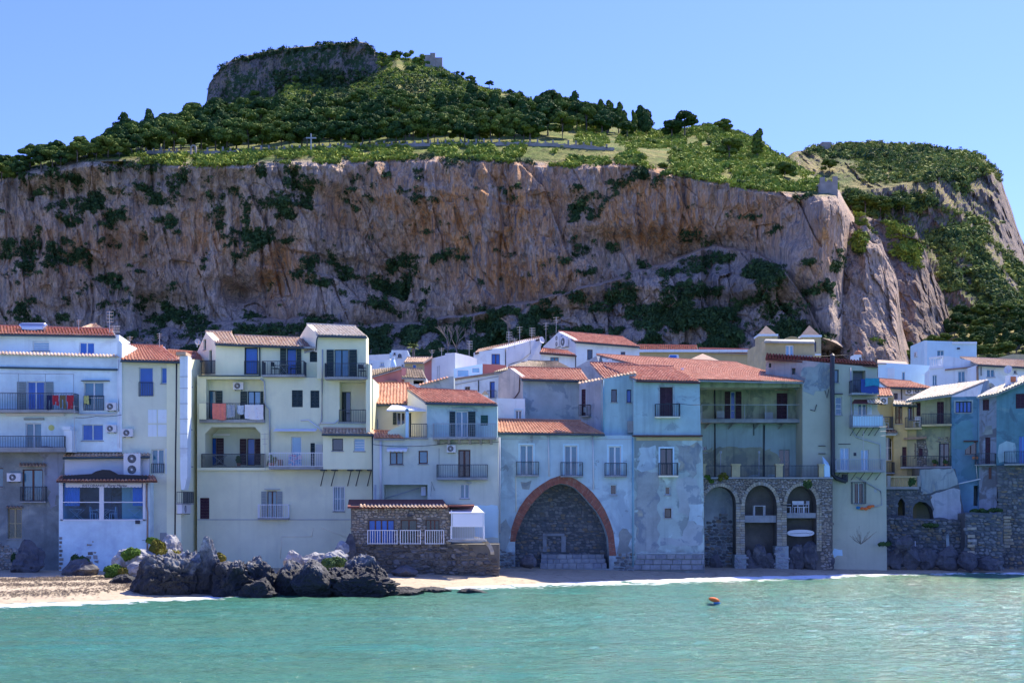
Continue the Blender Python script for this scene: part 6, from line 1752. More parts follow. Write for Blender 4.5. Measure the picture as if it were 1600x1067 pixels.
# ---- 7. house with the great pointed arch
def house_arch():
 h = House('arch_house', 'pale blue-grey house over a great pointed brick arch filled with rubble stone', 'house', 880, 890, 88)
 Y = 88
 w = h.wall(778, Y, 991, Y, [(779, 900), (991, 900), (991, 680), (943, 680), (943, 676), (779, 674)], 'pl_arch', 4)
 outer = [(797, 846), (799, 826), (805, 807), (812, 792), (822.5, 777), (833, 766), (846, 756.5), (860, 748), (876.5, 742.5), (889, 744), (900, 748.5), (914, 758), (926, 769), (937, 783), (945.5, 797), (953, 814), (958.5, 831), (963, 868)]
 inner = [(805, 846), (808, 832), (814, 818), (821, 803), (831, 787), (840, 777), (850.5, 767), (862, 759.5), (876, 755), (887, 757), (898, 762), (909, 772), (919.5, 784), (930, 796), (939, 810), (945.5, 825), (950, 840), (952, 868)]
 hole = inner + [(952, 888), (805, 888)]
 w.hole([w.uz(*p) for p in hole][::-1], 2.0)
 b = w.sub(-1.99, [(790, 745), (965, 745), (965, 900), (790, 900)][::-1], 'mortar_blue', .2, 'arch_fill')
 b.rubble([(796, 886), (962, 886), (962, 840), (935, 780), (900, 755), (860, 755), (830, 775), (796, 830)], 'st_blue', .27, seed=31, prot=.07)
 # brick ring: two rings of single bricks, each proud of the plaster
 V, Fc, T = [], [], []
 def seg(poly, n):
  L = [0]
  for a, c in zip(poly, poly[1:]): L.append(L[-1] + math.hypot(c[0] - a[0], c[1] - a[1]))
  out = []
  for k in range(n + 1):
   t = L[-1] * k / n; i = min(len(L) - 2, max(0, int(np.searchsorted(L, t)) - 1)); f = (t - L[i]) / (L[i + 1] - L[i])
   out.append((poly[i][0] + (poly[i + 1][0] - poly[i][0]) * f, poly[i][1] + (poly[i + 1][1] - poly[i][1]) * f))
  return out
 n = 105; O, I = seg(outer, n), seg(inner, n)
 for k in range(n):
  for r0, r1 in ((.02, .48), (.52, .98)):
   g = .12; q = []
   for j, rr_ in ((k + g, r0), (k + 1 - g, r0), (k + 1 - g, r1), (k + g, r1)):
    i = int(j); f = j - i; i2 = min(n, i + 1)
    ox, oy = O[i][0] * (1 - f) + O[i2][0] * f, O[i][1] * (1 - f) + O[i2][1] * f; ix, iy = I[i][0] * (1 - f) + I[i2][0] * f, I[i][1] * (1 - f) + I[i2][1] * f
    q.append((ix + (ox - ix) * rr_, iy + (oy - iy) * rr_))
   o1 = .05 + random.uniform(-.015, .02); base = len(V)
   V += [tuple(w.px(x, y, -.05)) for x, y in q] + [tuple(w.px(x, y, o1)) for x, y in q]
   Fc += [(base + 4, base + 5, base + 6, base + 7)] + [(base + m_, base + (m_ + 1) % 4, base + 4 + (m_ + 1) % 4, base + 4 + m_) for m_ in range(4)]
   T += [random.random()] * 5
 o = npmesh('bricks', np.array(V), np.array(Fc), 'brick', h.o, tint=T); o['kind'] = 'stuff'
 # mortar bed behind the bricks
 q = MB()
 for k in range(n):
  A = [O[k], O[k + 1], I[k + 1], I[k]]; q.face([w.px(x, y, .02) for x, y in A])
 q.build('arch_bed', 'brick', h.o)
 # steps and ledges inside the arch
 for j, (y0, y1, o0, o1) in enumerate(((866, 872.5, -1.9, -1.0), (873, 879, -1.9, -.5), (879.5, 888, -1.9, .0))):
  x = 846 - j * 1.0; row = 0
  while x < 942 + j * 2:
   wd = random.uniform(9, 15); u0, u1, z0, z1 = w.rect(x, y0, min(x + wd, 944 + j * 2), y1, o1)
   q = MB(); q.wbox(w, u0 + .012, u1 - .012, z0 + .01, z1, o0, o1 + random.uniform(-.03, .03)); o = q.build('stone', 'st_ash', h.o)
   at = o.data.attributes.new('tint', 'FLOAT', 'FACE'); at.data.foreach_set('value', np.full(6, random.random(), np.float32)); x += wd
 q = MB(); q.wbox(b, *b.rect(848, 833, 882, 837, .05), .02, .12); q.wbox(b, *b.rect(848, 837.3, 854, 862, .05), .02, .12); q.wbox(b, *b.rect(877, 837.3, 884, 862, .05), .02, .12); q.build('blocked_doorway', 'st_ash', h.o)
 # roof
 h.roof((778, 675.5, Y - .35), (945, 677.5, Y - .35), (908, 658.5, Y + 3.4), (777, 656, Y + 3.4), 'tile_orange', back=False)
 for x0, x1, y0, y1 in ((812.5, 833, 695, 742), (882, 902, 696, 743), (951, 970.5, 697, 743)):
  w.door(x0, y0, x1, y1, fr='w_white', gl='g_teal', sur='pl_bluewhite', fw=.07)
  w.balcony(x0 - 6, x1 + 9, y0 + 26, y1, y1 + 2.2, .45)
 w.win(953.5, 757, 963.5, 773, fr='w_pale', gl='g_dark', leaves=1)
 w.pipe([(857, 680), (858, 744)], .045, 'ac_white'); w.pipe([(926.5, 680), (927, 722), (927.5, 765)], .045, 'ac_white')
 w.slab(780, 685.5, 990, 686.6, .003, .03, 'pipe_grey', 'cable')
 w.pipe([(806, 744), (806.5, 800)], .03, 'pl_warmside', off=.02)
 w.pipe([(988.5, 684), (989, 885)], .05, 'pipe_aqua', off=.06)
 w.patch([(800, 845), (781, 885), (781, 822), (792, 812)], 'pl_weather', seed=8, rough=.2)
 w.rubble([(781, 898), (804, 898), (804, 862), (781, 858)], 'st_blue', .3, seed=35)
 w.rubble([(953, 898), (989, 898), (989, 866), (964, 866)], 'st_blue', .3, seed=36)
 w.patch([(968, 830), (984, 826), (986, 860), (966, 862)], 'pl_cement', seed=9, rough=.2)
 w.patch([(813, 752), (829, 752), (826, 763), (816, 763)], 'pl_weather', seed=10, rough=.12)
 h.done()
YO = 2.0
house_arch()
YO = 0.0

# ---- 8. upper houses above the arch roof
def houses_above():
 h = House('grey_house', 'patchy grey-blue rendered house with a red roof above the arch house', 'house', 860, 656, 93)
 Y = 93
 w = h.wall(817, Y, 906, Y, [(817, 662), (906, 662), (906, 592), (817, 590)], 'pl_greyblue', 4)
 g = h.wall(778, Y + 3, 817.5, Y, [(778, 662), (817.5, 662), (817.5, 590), (797, 575), (779, 586)], 'pl_rosegable', .4, name='gable_wall')
 h.roof((815, 592, Y - .35), (920, 594.5, Y - .35), (908, 577.5, Y + 4), (794, 574.5, Y + 4), 'tile_red')
 g.pipe([(812, 590), (811, 612), (804, 622), (798, 624)], .04, 'w_brown')
 h.done()
 h = House('white_annex', 'small flaking white wall with a tiny window between the red roofs', 'house', 800, 656, 92)
 w = h.wall(776, 91.6, 821, 91.6, [(776, 660), (821, 660), (820, 623), (776, 622)], 'pl_offwhite', 1.2)
 w.win(805.5, 641, 815, 655, fr='w_white', gl='g_dark', sur='pl_bluewhite'); h.done()
 h = House('mauve_house', 'mauve plastered house with a maroon door on a tiny balcony', 'house', 925, 676, 91)
 Y = 91
 w = h.wall(905, Y + 1.5, 943.5, Y, [(905, 678), (943.5, 678), (943.5, 591), (905, 598)], 'pl_mauve', 3)
 w.shutter(908.5, 608, 915, 650, 'w_maroon', closed=True); w.balcony(904, 919, 632, 650, 651.5, .4)
 w.slab(912, 636, 918, 644, .003, .02, 'pl_greyblue', 'patch')
 h.done()
 h = House('blue_gable_house', 'tall blue-green plastered house with two small dark windows and a sloping tiled verge', 'house', 968, 680, 89)
 Y = 88.4
 w = h.wall(943, Y, 994, Y, [(943, 681), (994, 681), (994, 583), (943, 592)], 'pl_towertop', 5)
 w.win(955, 608, 964, 628, fr='w_brown', gl='g_dark', leaves=1); w.win(979, 608.5, 986.5, 629, fr='w_green', gl='g_blue', leaves=1)
 tiles('verge_tiles', P(903, 600.5, Y + 1.2), P(994, 583, Y - .25), P(994, 580.5, Y + .6), P(904, 597.5, Y + 2), 'tile_tan', h.o)
 w.pipe([(943, 594), (943, 676)], .04, 'pipe_aqua'); w.slab(981, 657.5, 990, 676, .01, .35, 'concrete', 'chute')
 h.done()
YO = 2.2
houses_above()
YO = 0.0

# ---- 9. tower-like blue house right of the arch, and the broad red roof
def house_tower():
 h = House('blue_tower_house', 'tall blue house with peeling grey plaster right of the brick arch', 'house', 1045, 886, 87.4)
 Y = 87.3
 t = h.wall(990, Y, 1095, Y, [(990, 680), (1095, 681), (1093, 594), (990, 592)], 'pl_towertop', 5, name='upper_wall')
 w = h.wall(989, Y + .15, 1101, Y + .15, [(989, 900), (1101, 900), (1100, 790), (1097, 682), (989, 681)], 'pl_tower', 5)
 t.slab(988, 679.5, 1098, 682, .004, .18, 'w_brown', 'ledge')
 w.slab(994, 683, 1097, 688, .004, .05, 'pl_ochre', 'frieze')
 t.door(1031, 604.5, 1051.5, 650.5, fr='w_maroon', gl='g_dark', sur='pl_greyblue', depth=.3); t.shutter(1032.2, 606, 1050.5, 649, 'w_maroon', off=-.25, leaves=2)
 t.balcony(1024, 1063, 631, 650.5, 652.5, .5, sm='pl_warmside')
 w.door(1031.5, 700.5, 1051, 742.5, fr='w_green', gl='g_dark', sur='pl_bluewhite'); w.balcony(1029.5, 1060, 723, 742.5, 745, .5, sm='pl_warmside')
 w.win(1039, 760, 1047.5, 773, gl='g_dark', leaves=1, fr='w_pale'); w.win(1038.5, 794, 1049, 809, gl='g_dark', leaves=1, fr='w_brown', sur='pl_greyblue')
 w.patch([(995, 745), (1008, 736), (1026, 738), (1030, 775), (1030, 862), (994, 862)], 'pl_weather', seed=41, rough=.18)
 w.patch([(1031, 850), (1096, 852), (1097, 820), (1080, 812), (1060, 800), (1058, 745), (1090, 748), (1096, 790), (1077, 805), (1064, 842), (1034, 838)], 'pl_greyblue', seed=42, rough=.12)
 w.patch([(1078, 788), (1098, 788), (1099, 822), (1090, 818), (1076, 812)], 'pl_arch', .02, seed=43, rough=.1)
 w.patch([(1056, 695), (1092, 690), (1094, 720), (1085, 745), (1064, 735), (1062, 712)], 'pl_weather', seed=44, rough=.2)
 w.patch([(1000, 700), (1026, 692), (1028, 720), (1016, 735), (996, 738)], 'pl_arch', .02, seed=45, rough=.2)
 w.slab(994, 863, 1100, 865, .003, .06, 'pl_greyblue', 'ledge')
 for r_, (y0, y1) in enumerate(((865.5, 873.5), (874, 881.5), (882, 890))):
  x = 995 - r_ * 3
  while x < 1099:
   wd = random.uniform(13, 18); w.stone(x, y0, min(x + wd, 1100.5), y1, 'st_ash', .07, gap=.02); x += wd
 h.done()
 # broad roof above
 h = House('broad_roof_house', 'broad low house with a large sunlit red tiled roof behind the blue houses', 'house', 1080, 600, 91)
 h.roof((1085, 593, Y + .2), (1256, 597, 92.8), (1152, 567.5, 103), (932, 554.5, 100), 'tile_red', back=False, gutter=False)
 h.roof((994, 593.5, Y - .3), (1094, 596, Y - .3), (1052, 574, 91.8), (942, 571, 92), 'tile_red', back=False, gutter='w_brown')
 h.roof((944, 592, 88.6), (996, 585, 88.4), (990, 570, 93), (922, 567.5, 93), 'tile_red', back=False, gutter=False)
 g = h.wall(890, 101, 1000, 96, [(890, 592), (1000, 600), (1000, 590), (932, 556), (894, 577)], 'pl_mauve', .6, name='gable_wall')
 q = h.wall(1092, 89.4, 1254, 93.2, [(1092, 605), (1254, 605), (1254, 594.5), (1092, 590.5)], 'pl_olive', 2, name='eave_wall')
 q.pipe([(1092, 595), (1175, 595.5), (1254, 597.5)], .07, 'pipe_aqua', off=.35, name='gutter')
 r = P(1066, 582, 93); m = MB(); m.tube([r - Vector((0, 0, .4)), r + Vector((0, 0, .35))], .12, 10); m.build('vent', 'ac_white', h.o)
 m = MB(); r = P(953, 565, 96); m.tube([r - Vector((0, 0, .5)), r + Vector((0, 0, .2))], .14, 10); m.build('vent', 'ac_white', h.o)
 h.done()
YO = 2.6
house_tower()
YO = 0.0

# ---- 10. olive house over the arcade
def arcade_house():
 h = House('arcade_house', 'olive house with a long balcony standing behind three stone arches', 'house', 1180, 886, 92)
 Y = 92.5
 w = h.wall(1092, Y, 1255, Y, [(1092, 662), (1255, 662), (1255, 596), (1092, 593)], 'pl_olive', 4, name='upper_wall')
 v = h.wall(1092, Y, 1255, Y, [(1092, 760), (1255, 760), (1255, 662), (1092, 662)], 'pl_palegreen', 4)
 w.door(1141.5, 612, 1149, 654, fr='w_pale', gl='g_blue', leaves=1, bars=(.3,)); w.shutter(1132.5, 612, 1141, 654, 'w_maroon'); w.shutter(1149.5, 612, 1158.5, 654, 'w_maroon')
 w.shutter(1213.5, 614, 1230.5, 656, 'w_maroon', closed=True, leaves=2)
 for x0, x1, y in ((1140, 1162, 604), (1211, 1232, 606)):
  tiles('hood_tiles', w.px(x0, y + 4, .35), w.px(x1, y + 4, .35), w.px(x1, y, .0), w.px(x0, y, .0), 'tile_tan', h.o)
 w.balcony(1096, 1264, 632, 655.5, 660, 1.2, 'iron_pale', gap=1.4, r=.018, sm='concrete', left=False)
 for x in (1110, 1147, 1188, 1225):
  q = MB(); q.hexa([w.px(x - 10, 670, .05), w.px(x - 8, 670, .05), w.px(x - 8, 670, .002), w.px(x - 10, 670, .002), w.px(x, 660.5, 1.05), w.px(x + 2, 660.5, 1.05), w.px(x + 2, 660.5, .002), w.px(x, 660.5, .002)]); q.build('bracket', 'concrete', h.o)
 w.slab(1120, 642, 1132, 653, .3, .6, 'concrete', 'planter'); w.slab(1195, 644, 1208, 655, .3, .6, 'concrete', 'planter')
 w.pipe([(1116.5, 597), (1117, 640), (1117.5, 745)], .055, 'pipe_dark'); v.pipe([(1194, 664), (1193.5, 745)], .055, 'pipe_dark')
 v.pipe([(1178, 662), (1178, 680)], .03, 'pipe_dark')
 v.patch([(1094, 745), (1094, 702), (1140, 700), (1165, 703), (1200, 700), (1215, 706), (1215, 745)], 'pl_olive', seed=51, rough=.25)
 v.win(1142.5, 700, 1161.5, 745, fr='w_grey', gl='g_teal', bars=(.55,)); v.win(1217, 702, 1234.5, 745, fr='w_grey', gl='g_dark', bars=(.55,)); v.win(1098.5, 697, 1104, 707, gl='g_dark', leaves=1)
 for x in (1126, 1186):
  q = MB(); q.tube([v.px(x, 745, 1.2), v.px(x, 708, 1.2)], .03, 6); q.tube([v.px(x, 708.1, 1.2), v.px(x, 704.5, 1.2)], .09, 8); q.build('lamp_post', 'pipe_grey', h.o)
 h.done()
 # the arcade
 a = House('stone_arcade', 'row of three tall rubble stone arches carrying a terrace above the beach', 'arcade', 1200, 888, 89)
 Y = 89
 w = a.wall(1098, Y, 1301, Y, [(1098, 900), (1301, 900), (1301, 748), (1098, 748)], 'mortar', 1.3)
 arcs = [(1101, 1149.5, 785, 760), (1164, 1213.5, 790, 758), (1229.5, 1275.5, 788, 759)]
 hl = []
 for x0, x1, ys, yc in arcs:
  cx, rx, ry = (x0 + x1) / 2, (x1 - x0) / 2, ys - yc
  arc = [(cx - rx * math.cos(t), ys - ry * math.sin(t)) for t in np.linspace(0, math.pi, 15)]
  pts = [(x0, 896)] + arc + [(x1, 896)]
  w.hole([w.uz(*p) for p in pts][::-1], 1.29); hl.append([(x0 - 6, 898), (x0 - 6, ys)] + [(cx - (rx + 6) * math.cos(t), ys - (ry + 6) * math.sin(t)) for t in np.linspace(0, math.pi, 12)] + [(x1 + 6, ys), (x1 + 6, 898)])
  n = 22
  for k in range(n):     # voussoirs
   t0, t1 = math.pi * (k + .06) / n, math.pi * (k + .94) / n; e = random.uniform(4.6, 6.2)
   c = [(cx - (rx + d) * math.cos(t), ys - (ry + d) * math.sin(t)) for t, d in ((t0, .2), (t1, .2), (t1, e), (t0, e))]
   o1 = random.uniform(.03, .08); q = MB(); q.hexa([w.px(x, y, -.02) for x, y in c] + [w.px(x, y, o1) for x, y in c])
   o = q.build('stone', 'st_quoin', a.o); at = o.data.attributes.new('tint', 'FLOAT', 'FACE'); at.data.foreach_set('value', np.full(6, random.random(), np.float32))
 for x0, x1, y0, y1 in ((1149.5, 1164, 787, 864), (1213.5, 1229.5, 790, 852), (1275.5, 1284, 788, 858)):
  y = y0
  while y < y1:
   hh = random.uniform(3.0, 4.6); m = x0 + (x1 - x0) * random.uniform(.4, .6)
   w.stone(x0 + .2, y, m, y + hh, 'st_quoin', .06, gap=.012); w.stone(m, y, x1 - .2, y + hh, 'st_quoin', .06, gap=.012); y += hh
 for x0, x1, y0 in ((1148, 1166, 866), (1212, 1232, 853)):
  q = MB(); q.wbox(w, *w.rect(x0, y0, x1, 892, .15), -1.0, .18); q.build('plinth', 'pl_weather', a.o)
  w.rubble([(x0 + 1, 891), (x1 - 1, 891), (x1 - 1, y0 + 1), (x0 + 1, y0 + 1)], 'st_ash', .35, off=.18, seed=int(x0), prot=.05)
 w.rubble([(1098, 786), (1300, 786), (1300, 749), (1098, 749)], 'st_tan', .17, seed=53, holes=hl, prot=.05)
 w.rubble([(1284, 890), (1300, 890), (1300, 786), (1284, 786)], 'st_tan', .24, seed=54, prot=.05)
 # back of the vaults, floors inside
 b1 = w.sub(-1.28, [(1096, 750), (1157, 750), (1157, 900), (1096, 900)][::-1], 'pl_weather', .3, 'vault_wall'); b1.rubble([(1098, 898), (1155, 898), (1155, 830), (1130, 800), (1110, 812), (1098, 830)], 'st_blue', .3, seed=55)
 b2 = w.sub(-3.0, [(1150, 745), (1300, 745), (1300, 900), (1150, 900)][::-1], 'pl_olive', .3, 'vault_wall'); b2.rubble([(1152, 898), (1290, 898), (1290, 820), (1152, 820)], 'st_dark', .35, seed=56)
 for x0, x1, y0, y1 in ((1163.5, 1213.8, 805, 816), (1229, 1275.6, 801, 809)):
  q = MB(); u0, z1 = w.uz(x0, y0); u1, z0 = w.uz(x1, y1); q.wbox(w, u0, u1, z0, z1, -2.9, -.12); q.build('floor_slab', 'concrete', a.o)
 # terrace deck, piers, railing
 q = MB(); u0, z = w.uz(1096, 748); u1, _ = w.uz(1301, 748); z2 = w.uz(1096, 745.5)[1]; q.wbox(w, u0, u1, z + .004, z2, -3.6, .12); q.build('terrace_deck', 'concrete', a.o)
 for x0, x1 in ((1098, 1102.5), (1143.5, 1156.5), (1212.5, 1223), (1279.5, 1287)):
  q = MB(); u0, u1, z0, z1 = w.rect(x0, 727, x1, 745); q.wbox(w, u0, u1, z2 + .002, z1, -.35, .05); q.wbox(w, u0 - .06, u1 + .06, z1 + .002, z1 + .12, -.4, .1); q.build('terrace_pier', 'pl_ochre', a.o)
 for x0, x1 in ((1103, 1143), (1157, 1212), (1223.5, 1279)):
  w.rail(x0, x1, 727, 745, -.1, 'iron', .10, parent=a.o)
 q = MB(); u0, u1, z0, z1 = w.rect(1288, 722, 1297, 745); q.hexa([w.pt(u0, z0, 0), w.pt(u1, z0, 0), w.pt(u1, z0, -.6), w.pt(u0, z0, -.6), w.pt(u0, z1, -.1), w.pt(u1, z1 - .3, -.1), w.pt(u1, z1, -.6), w.pt(u0, z1 + .5, -.6)]); q.build('pier', 'pl_bluewhite', a.o)
 a.done()
 wf = w
 for px, k in ((1106, 1), (1128, 2), (1133, 2)):
  u, z = wf.uz(px, 747, .02); rr = np.random.default_rng(px); c = wf.pt(u, z2 - .05, .05)
  V, Fc, T = crown_geo([(c.x + rr.normal(0, .15), c.y, c.z + rr.normal(0, .12), .22, .12, .18) for _ in range(4)], rr, .2, 60, .07, 1)
  o = npmesh('hanging_plant', V, Fc, 'leaf_green' if k == 1 else 'leaf_ochre', tint=T, at=tuple(c)); tag(o, {1106: 'green plant spilling over the left corner of the terrace', 1128: 'yellowish plant spilling over the first arch', 1133: 'ochre plant right of the yellowish one over the first arch'}[px], 'plant', 'plants on the terrace edge')
 def on(px, y, off): u, _ = wf.uz(px, y, off); return wf.pt(u, wf.uz(px, y)[1], off)
 table(on(1186, 805, -.6), 'w_white', 'white table standing in the middle arch', .85, .6, .74)
 q = MB(); p = on(1184, 805, -1.6); q.box(p.x - .28, p.x + .28, p.y - .2, p.y + .25, p.z + .01, p.z + 1.6); r = q.build('refrigerator', 'pl_bluewhite', None, at=p); tag(r, 'pale blue refrigerator behind the table in the middle arch', 'refrigerator')
 for px, rz, lb in ((1231.5, 1.2, 'white chair half hidden at the left edge of the third arch'), (1244, .2, 'white chair with a slatted back in the third arch'), (1251, -.3, 'white chair right of the slatted one in the third arch'), (1258, -1.3, 'white chair turned sideways, rightmost in the third arch')):
  chair(on(px, 801, -.7), rz, 'w_white', lb, 'white chairs in the third arch')
 # paddle board
 c = on(1251, 832.5, -.3); c = wf.px(1251, 832.5, -.3); L = 22.5 * 89 / F; q = MB(); n = 24; ring = []
 for sgn in (1, -1):
  i = len(q.v)
  q.v += [(c.x + L * math.cos(t), c.y + .06 * sgn, c.z + .26 * math.sin(t) * abs(math.sin(t)) ** -.25 if abs(math.sin(t)) > .01 else c.z) for t in np.linspace(0, 2 * math.pi, n + 1)[:-1]]; ring.append(i)
 q.f = [tuple(range(n)), tuple(range(n, 2 * n))[::-1]] + [(k, (k + 1) % n, n + (k + 1) % n, n + k) for k in range(n)]
 r = thing('paddle_board', 'white paddle board lying on its edge in the third arch', 'paddle board', c); q.build('board', 'ac_white', r)
 q = MB(); q.tube([c + Vector((-.8, -.075, -.05)), c + Vector((.45, -.075, .02))], .012, 4); q.tube([c + Vector((.45, -.075, .02)), c + Vector((.7, -.075, -.06)), c + Vector((.9, -.075, .04))], .012, 4); q.build('deck_line', 'ac_dark', r)
YO = 5.0
arcade_house()
YO = 0.0

# ---- 11. grey-green block with the dark flue
def house_greygreen():
 h = House('greygreen_house', 'tall grey-green house with a black flue and balconies, right of the arcade', 'house', 1340, 880, 90)
 Y = 90
 w = h.wall(1300, Y, 1386, Y, [(1301, 900), (1386, 893), (1384, 662), (1371, 640), (1371, 574), (1300, 568)], 'pl_greygreen', 5)
 l = h.wall(1254, Y + .3, 1301, Y + .3, [(1254, 760), (1301, 760), (1301, 569), (1254, 600)], 'pl_greygreen', 5)
 u = h.wall(1196, Y + 3.2, 1300, Y + .35, [(1196, 594), (1254, 612), (1300, 620), (1300, 567.5), (1252, 563), (1197, 559)], 'pl_weather', .5, name='upper_wall')
 l.patch([(1255, 612), (1268, 616), (1284, 610), (1299, 606), (1299, 572), (1256, 570)], 'pl_weather', .03, seed=61, rough=.25)
 slab3([(1196, 560.5, Y + 2.6), (1372, 572, Y - .4), (1366, 566, Y + 5), (1198, 553, Y + 6)], .12, 'w_brown', 'roof', h.o)
 tiles('roof_tiles', P(1196, 560, Y + 2.6), P(1372, 571, Y - .4), P(1366, 565.5, Y + 5), P(1198, 552.5, Y + 6), 'tile_maroon', h.o)
 u.hole([u.uz(*p) for p in ((1201, 574), (1205, 574), (1205, 567.5), (1201, 567.5))][::1], .4); u.hole([u.uz(*p) for p in ((1237, 585), (1243, 585), (1243, 575), (1237, 575))], .4)
 q = MB(); q.tube([w.px(1300.5, 556, .35), w.px(1300.5, 600, .35), w.px(1301.5, 742, .35), w.px(1307, 747, .35), w.px(1322, 752, .35)], .17, 10); q.build('flue', 'pipe_dark', h.o)
 q = MB(); q.tube([w.px(1300.5, 555.5, .35), w.px(1300.5, 552, .35)], .22, 8, .05); q.build('flue_cap', 'pipe_dark', h.o)
 q = MB(); q.wbox(w, *w.rect(1317, 741, 1325, 753, .3), .02, .3); q.build('meter_box', 'pipe_dark', h.o)
 w.win(1303, 577.5, 1310.5, 598, fr='w_green', gl='g_teal', leaves=1)
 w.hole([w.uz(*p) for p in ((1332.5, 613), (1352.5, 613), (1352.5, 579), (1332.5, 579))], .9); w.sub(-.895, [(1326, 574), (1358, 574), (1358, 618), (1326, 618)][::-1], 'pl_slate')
 w.balcony(1331, 1374, 594, 613.5, 616.5, .9, 'iron'); 
 cloth(w, 1345, 592, 1372.5, 614, 'c_indigo', 'large dark blue blanket hung over the top right balcony rail', .92, group='washing on the grey-green house', seed=2); cloth(w, 1352, 590.5, 1374, 603, 'c_teal', 'teal towel folded over the dark blue blanket', 1.0, group='washing on the grey-green house', seed=5)
 w.win(1305.5, 620, 1315.5, 648, gl='g_teal', leaves=1, fr='w_white', bars=(.35, .6)); w.slab(1303, 614.5, 1317, 616, .01, .15, 'pipe_dark', 'drip')
 w.door(1341, 631, 1354, 664, gl='g_teal'); w.shutter(1334, 631, 1340.5, 648, 'w_pale'); w.shutter(1355, 631, 1362, 648, 'w_pale')
 r = slab3([(1331, 630, Y - 1.0), (1380, 631, Y - 1.0), (1372, 624.5, Y), (1335, 624, Y)], .04, 'tile_maroon', 'awning', h.o)
 tiles('awning_ribs', P(1356, 630, Y - 1.02), P(1380, 630.5, Y - 1.02), P(1372, 624, Y), (P(1354, 624, Y)), 'tile_pale', r, sp=.22)
 b = w.balcony(1332, 1380, 648, 666, 667.5, .95, 'iron_pale', struts=5)
 q = MB(); q.wbox(w, *w.rect(1333, 650, 1379.5, 666, .93), .86, .90); q.build('screen', 'pl_bluewhite', b)
 w.pipe([(1329, 574), (1331, 672), (1337, 682), (1350, 687), (1375, 694), (1376.5, 732)], .045, 'pipe_grey')
 for y in (685, 691): w.slab(1310, y + 8 if y > 690 else y + 8, 1329, y + 9.2, .005, .03, 'pipe_dark', 'drip') if y == 685 else None
 w.door(1312.5, 699, 1327, 735, fr='w_white', gl='g_pale'); w.door(1345, 702, 1357.5, 735, fr='w_white', gl='g_pale'); w.slab(1334, 707, 1338, 712, .003, .03, 'ac_dark', 'vent')
 w.balcony(1307, 1383.5, 717, 735, 737.5, 1.0, 'iron_pale', gap=.13, struts=6)
 w.win(1335, 754, 1350, 787, gl='g_dark', leaves=2, fr='w_pale'); w.rail(1332, 1353, 753, 787, .35, 'iron', .16, left=.34, right=.34)
 w.pipe([(1338, 745), (1376, 767), (1378, 789), (1366, 792)], .04, 'pipe_grey'); w.slab(1366, 764, 1370, 769, .003, .04, 'pipe_grey', 'vent')
 w.patch([(1302, 855), (1316, 860), (1317, 868), (1302, 870)], 'pl_bluewhite', seed=62, rough=.08)
 for y in (696, 700): l.slab(1279, y + (0 if y < 700 else 8), 1290, y + (1 if y < 700 else 9), .01, .1, 'pipe_dark', 'bracket')
 l.pipe([(1266, 640), (1273, 642), (1276, 632)], .03, 'pipe_dark'); l.pipe([(1289, 610), (1292, 622), (1295, 608)], .03, 'pipe_dark')
 h.done()
 antenna(1349, 672, 716, 88.9, 'antenna mast rising in front of the grey-green wall between two balconies', 'bars', 6)
 # orange and blue fishing floats hanging under the barred window
 r = thing('life_jackets', 'orange and blue bundle hanging on the wall below the barred window', 'bundle', w.px(1352, 794, .1))
 for k, (x, y, m, rr_) in enumerate([(1341, 793, 'c_cobalt', .12), (1347, 794, 'c_orange', .11), (1353, 794.5, 'c_orange', .12), (1358, 792, 'c_orange', .14), (1363, 790.5, 'c_orange', .10)]):
  v, f = ICO[2]; c = np.array(w.px(x, y, .16)); npmesh('float', c + v * np.array([.17, rr_, rr_]) * (1 + RNG.normal(0, .05, (len(v), 1))), f, m, r, smooth=True)
YO = 5.0
house_greygreen()
YO = 0.0

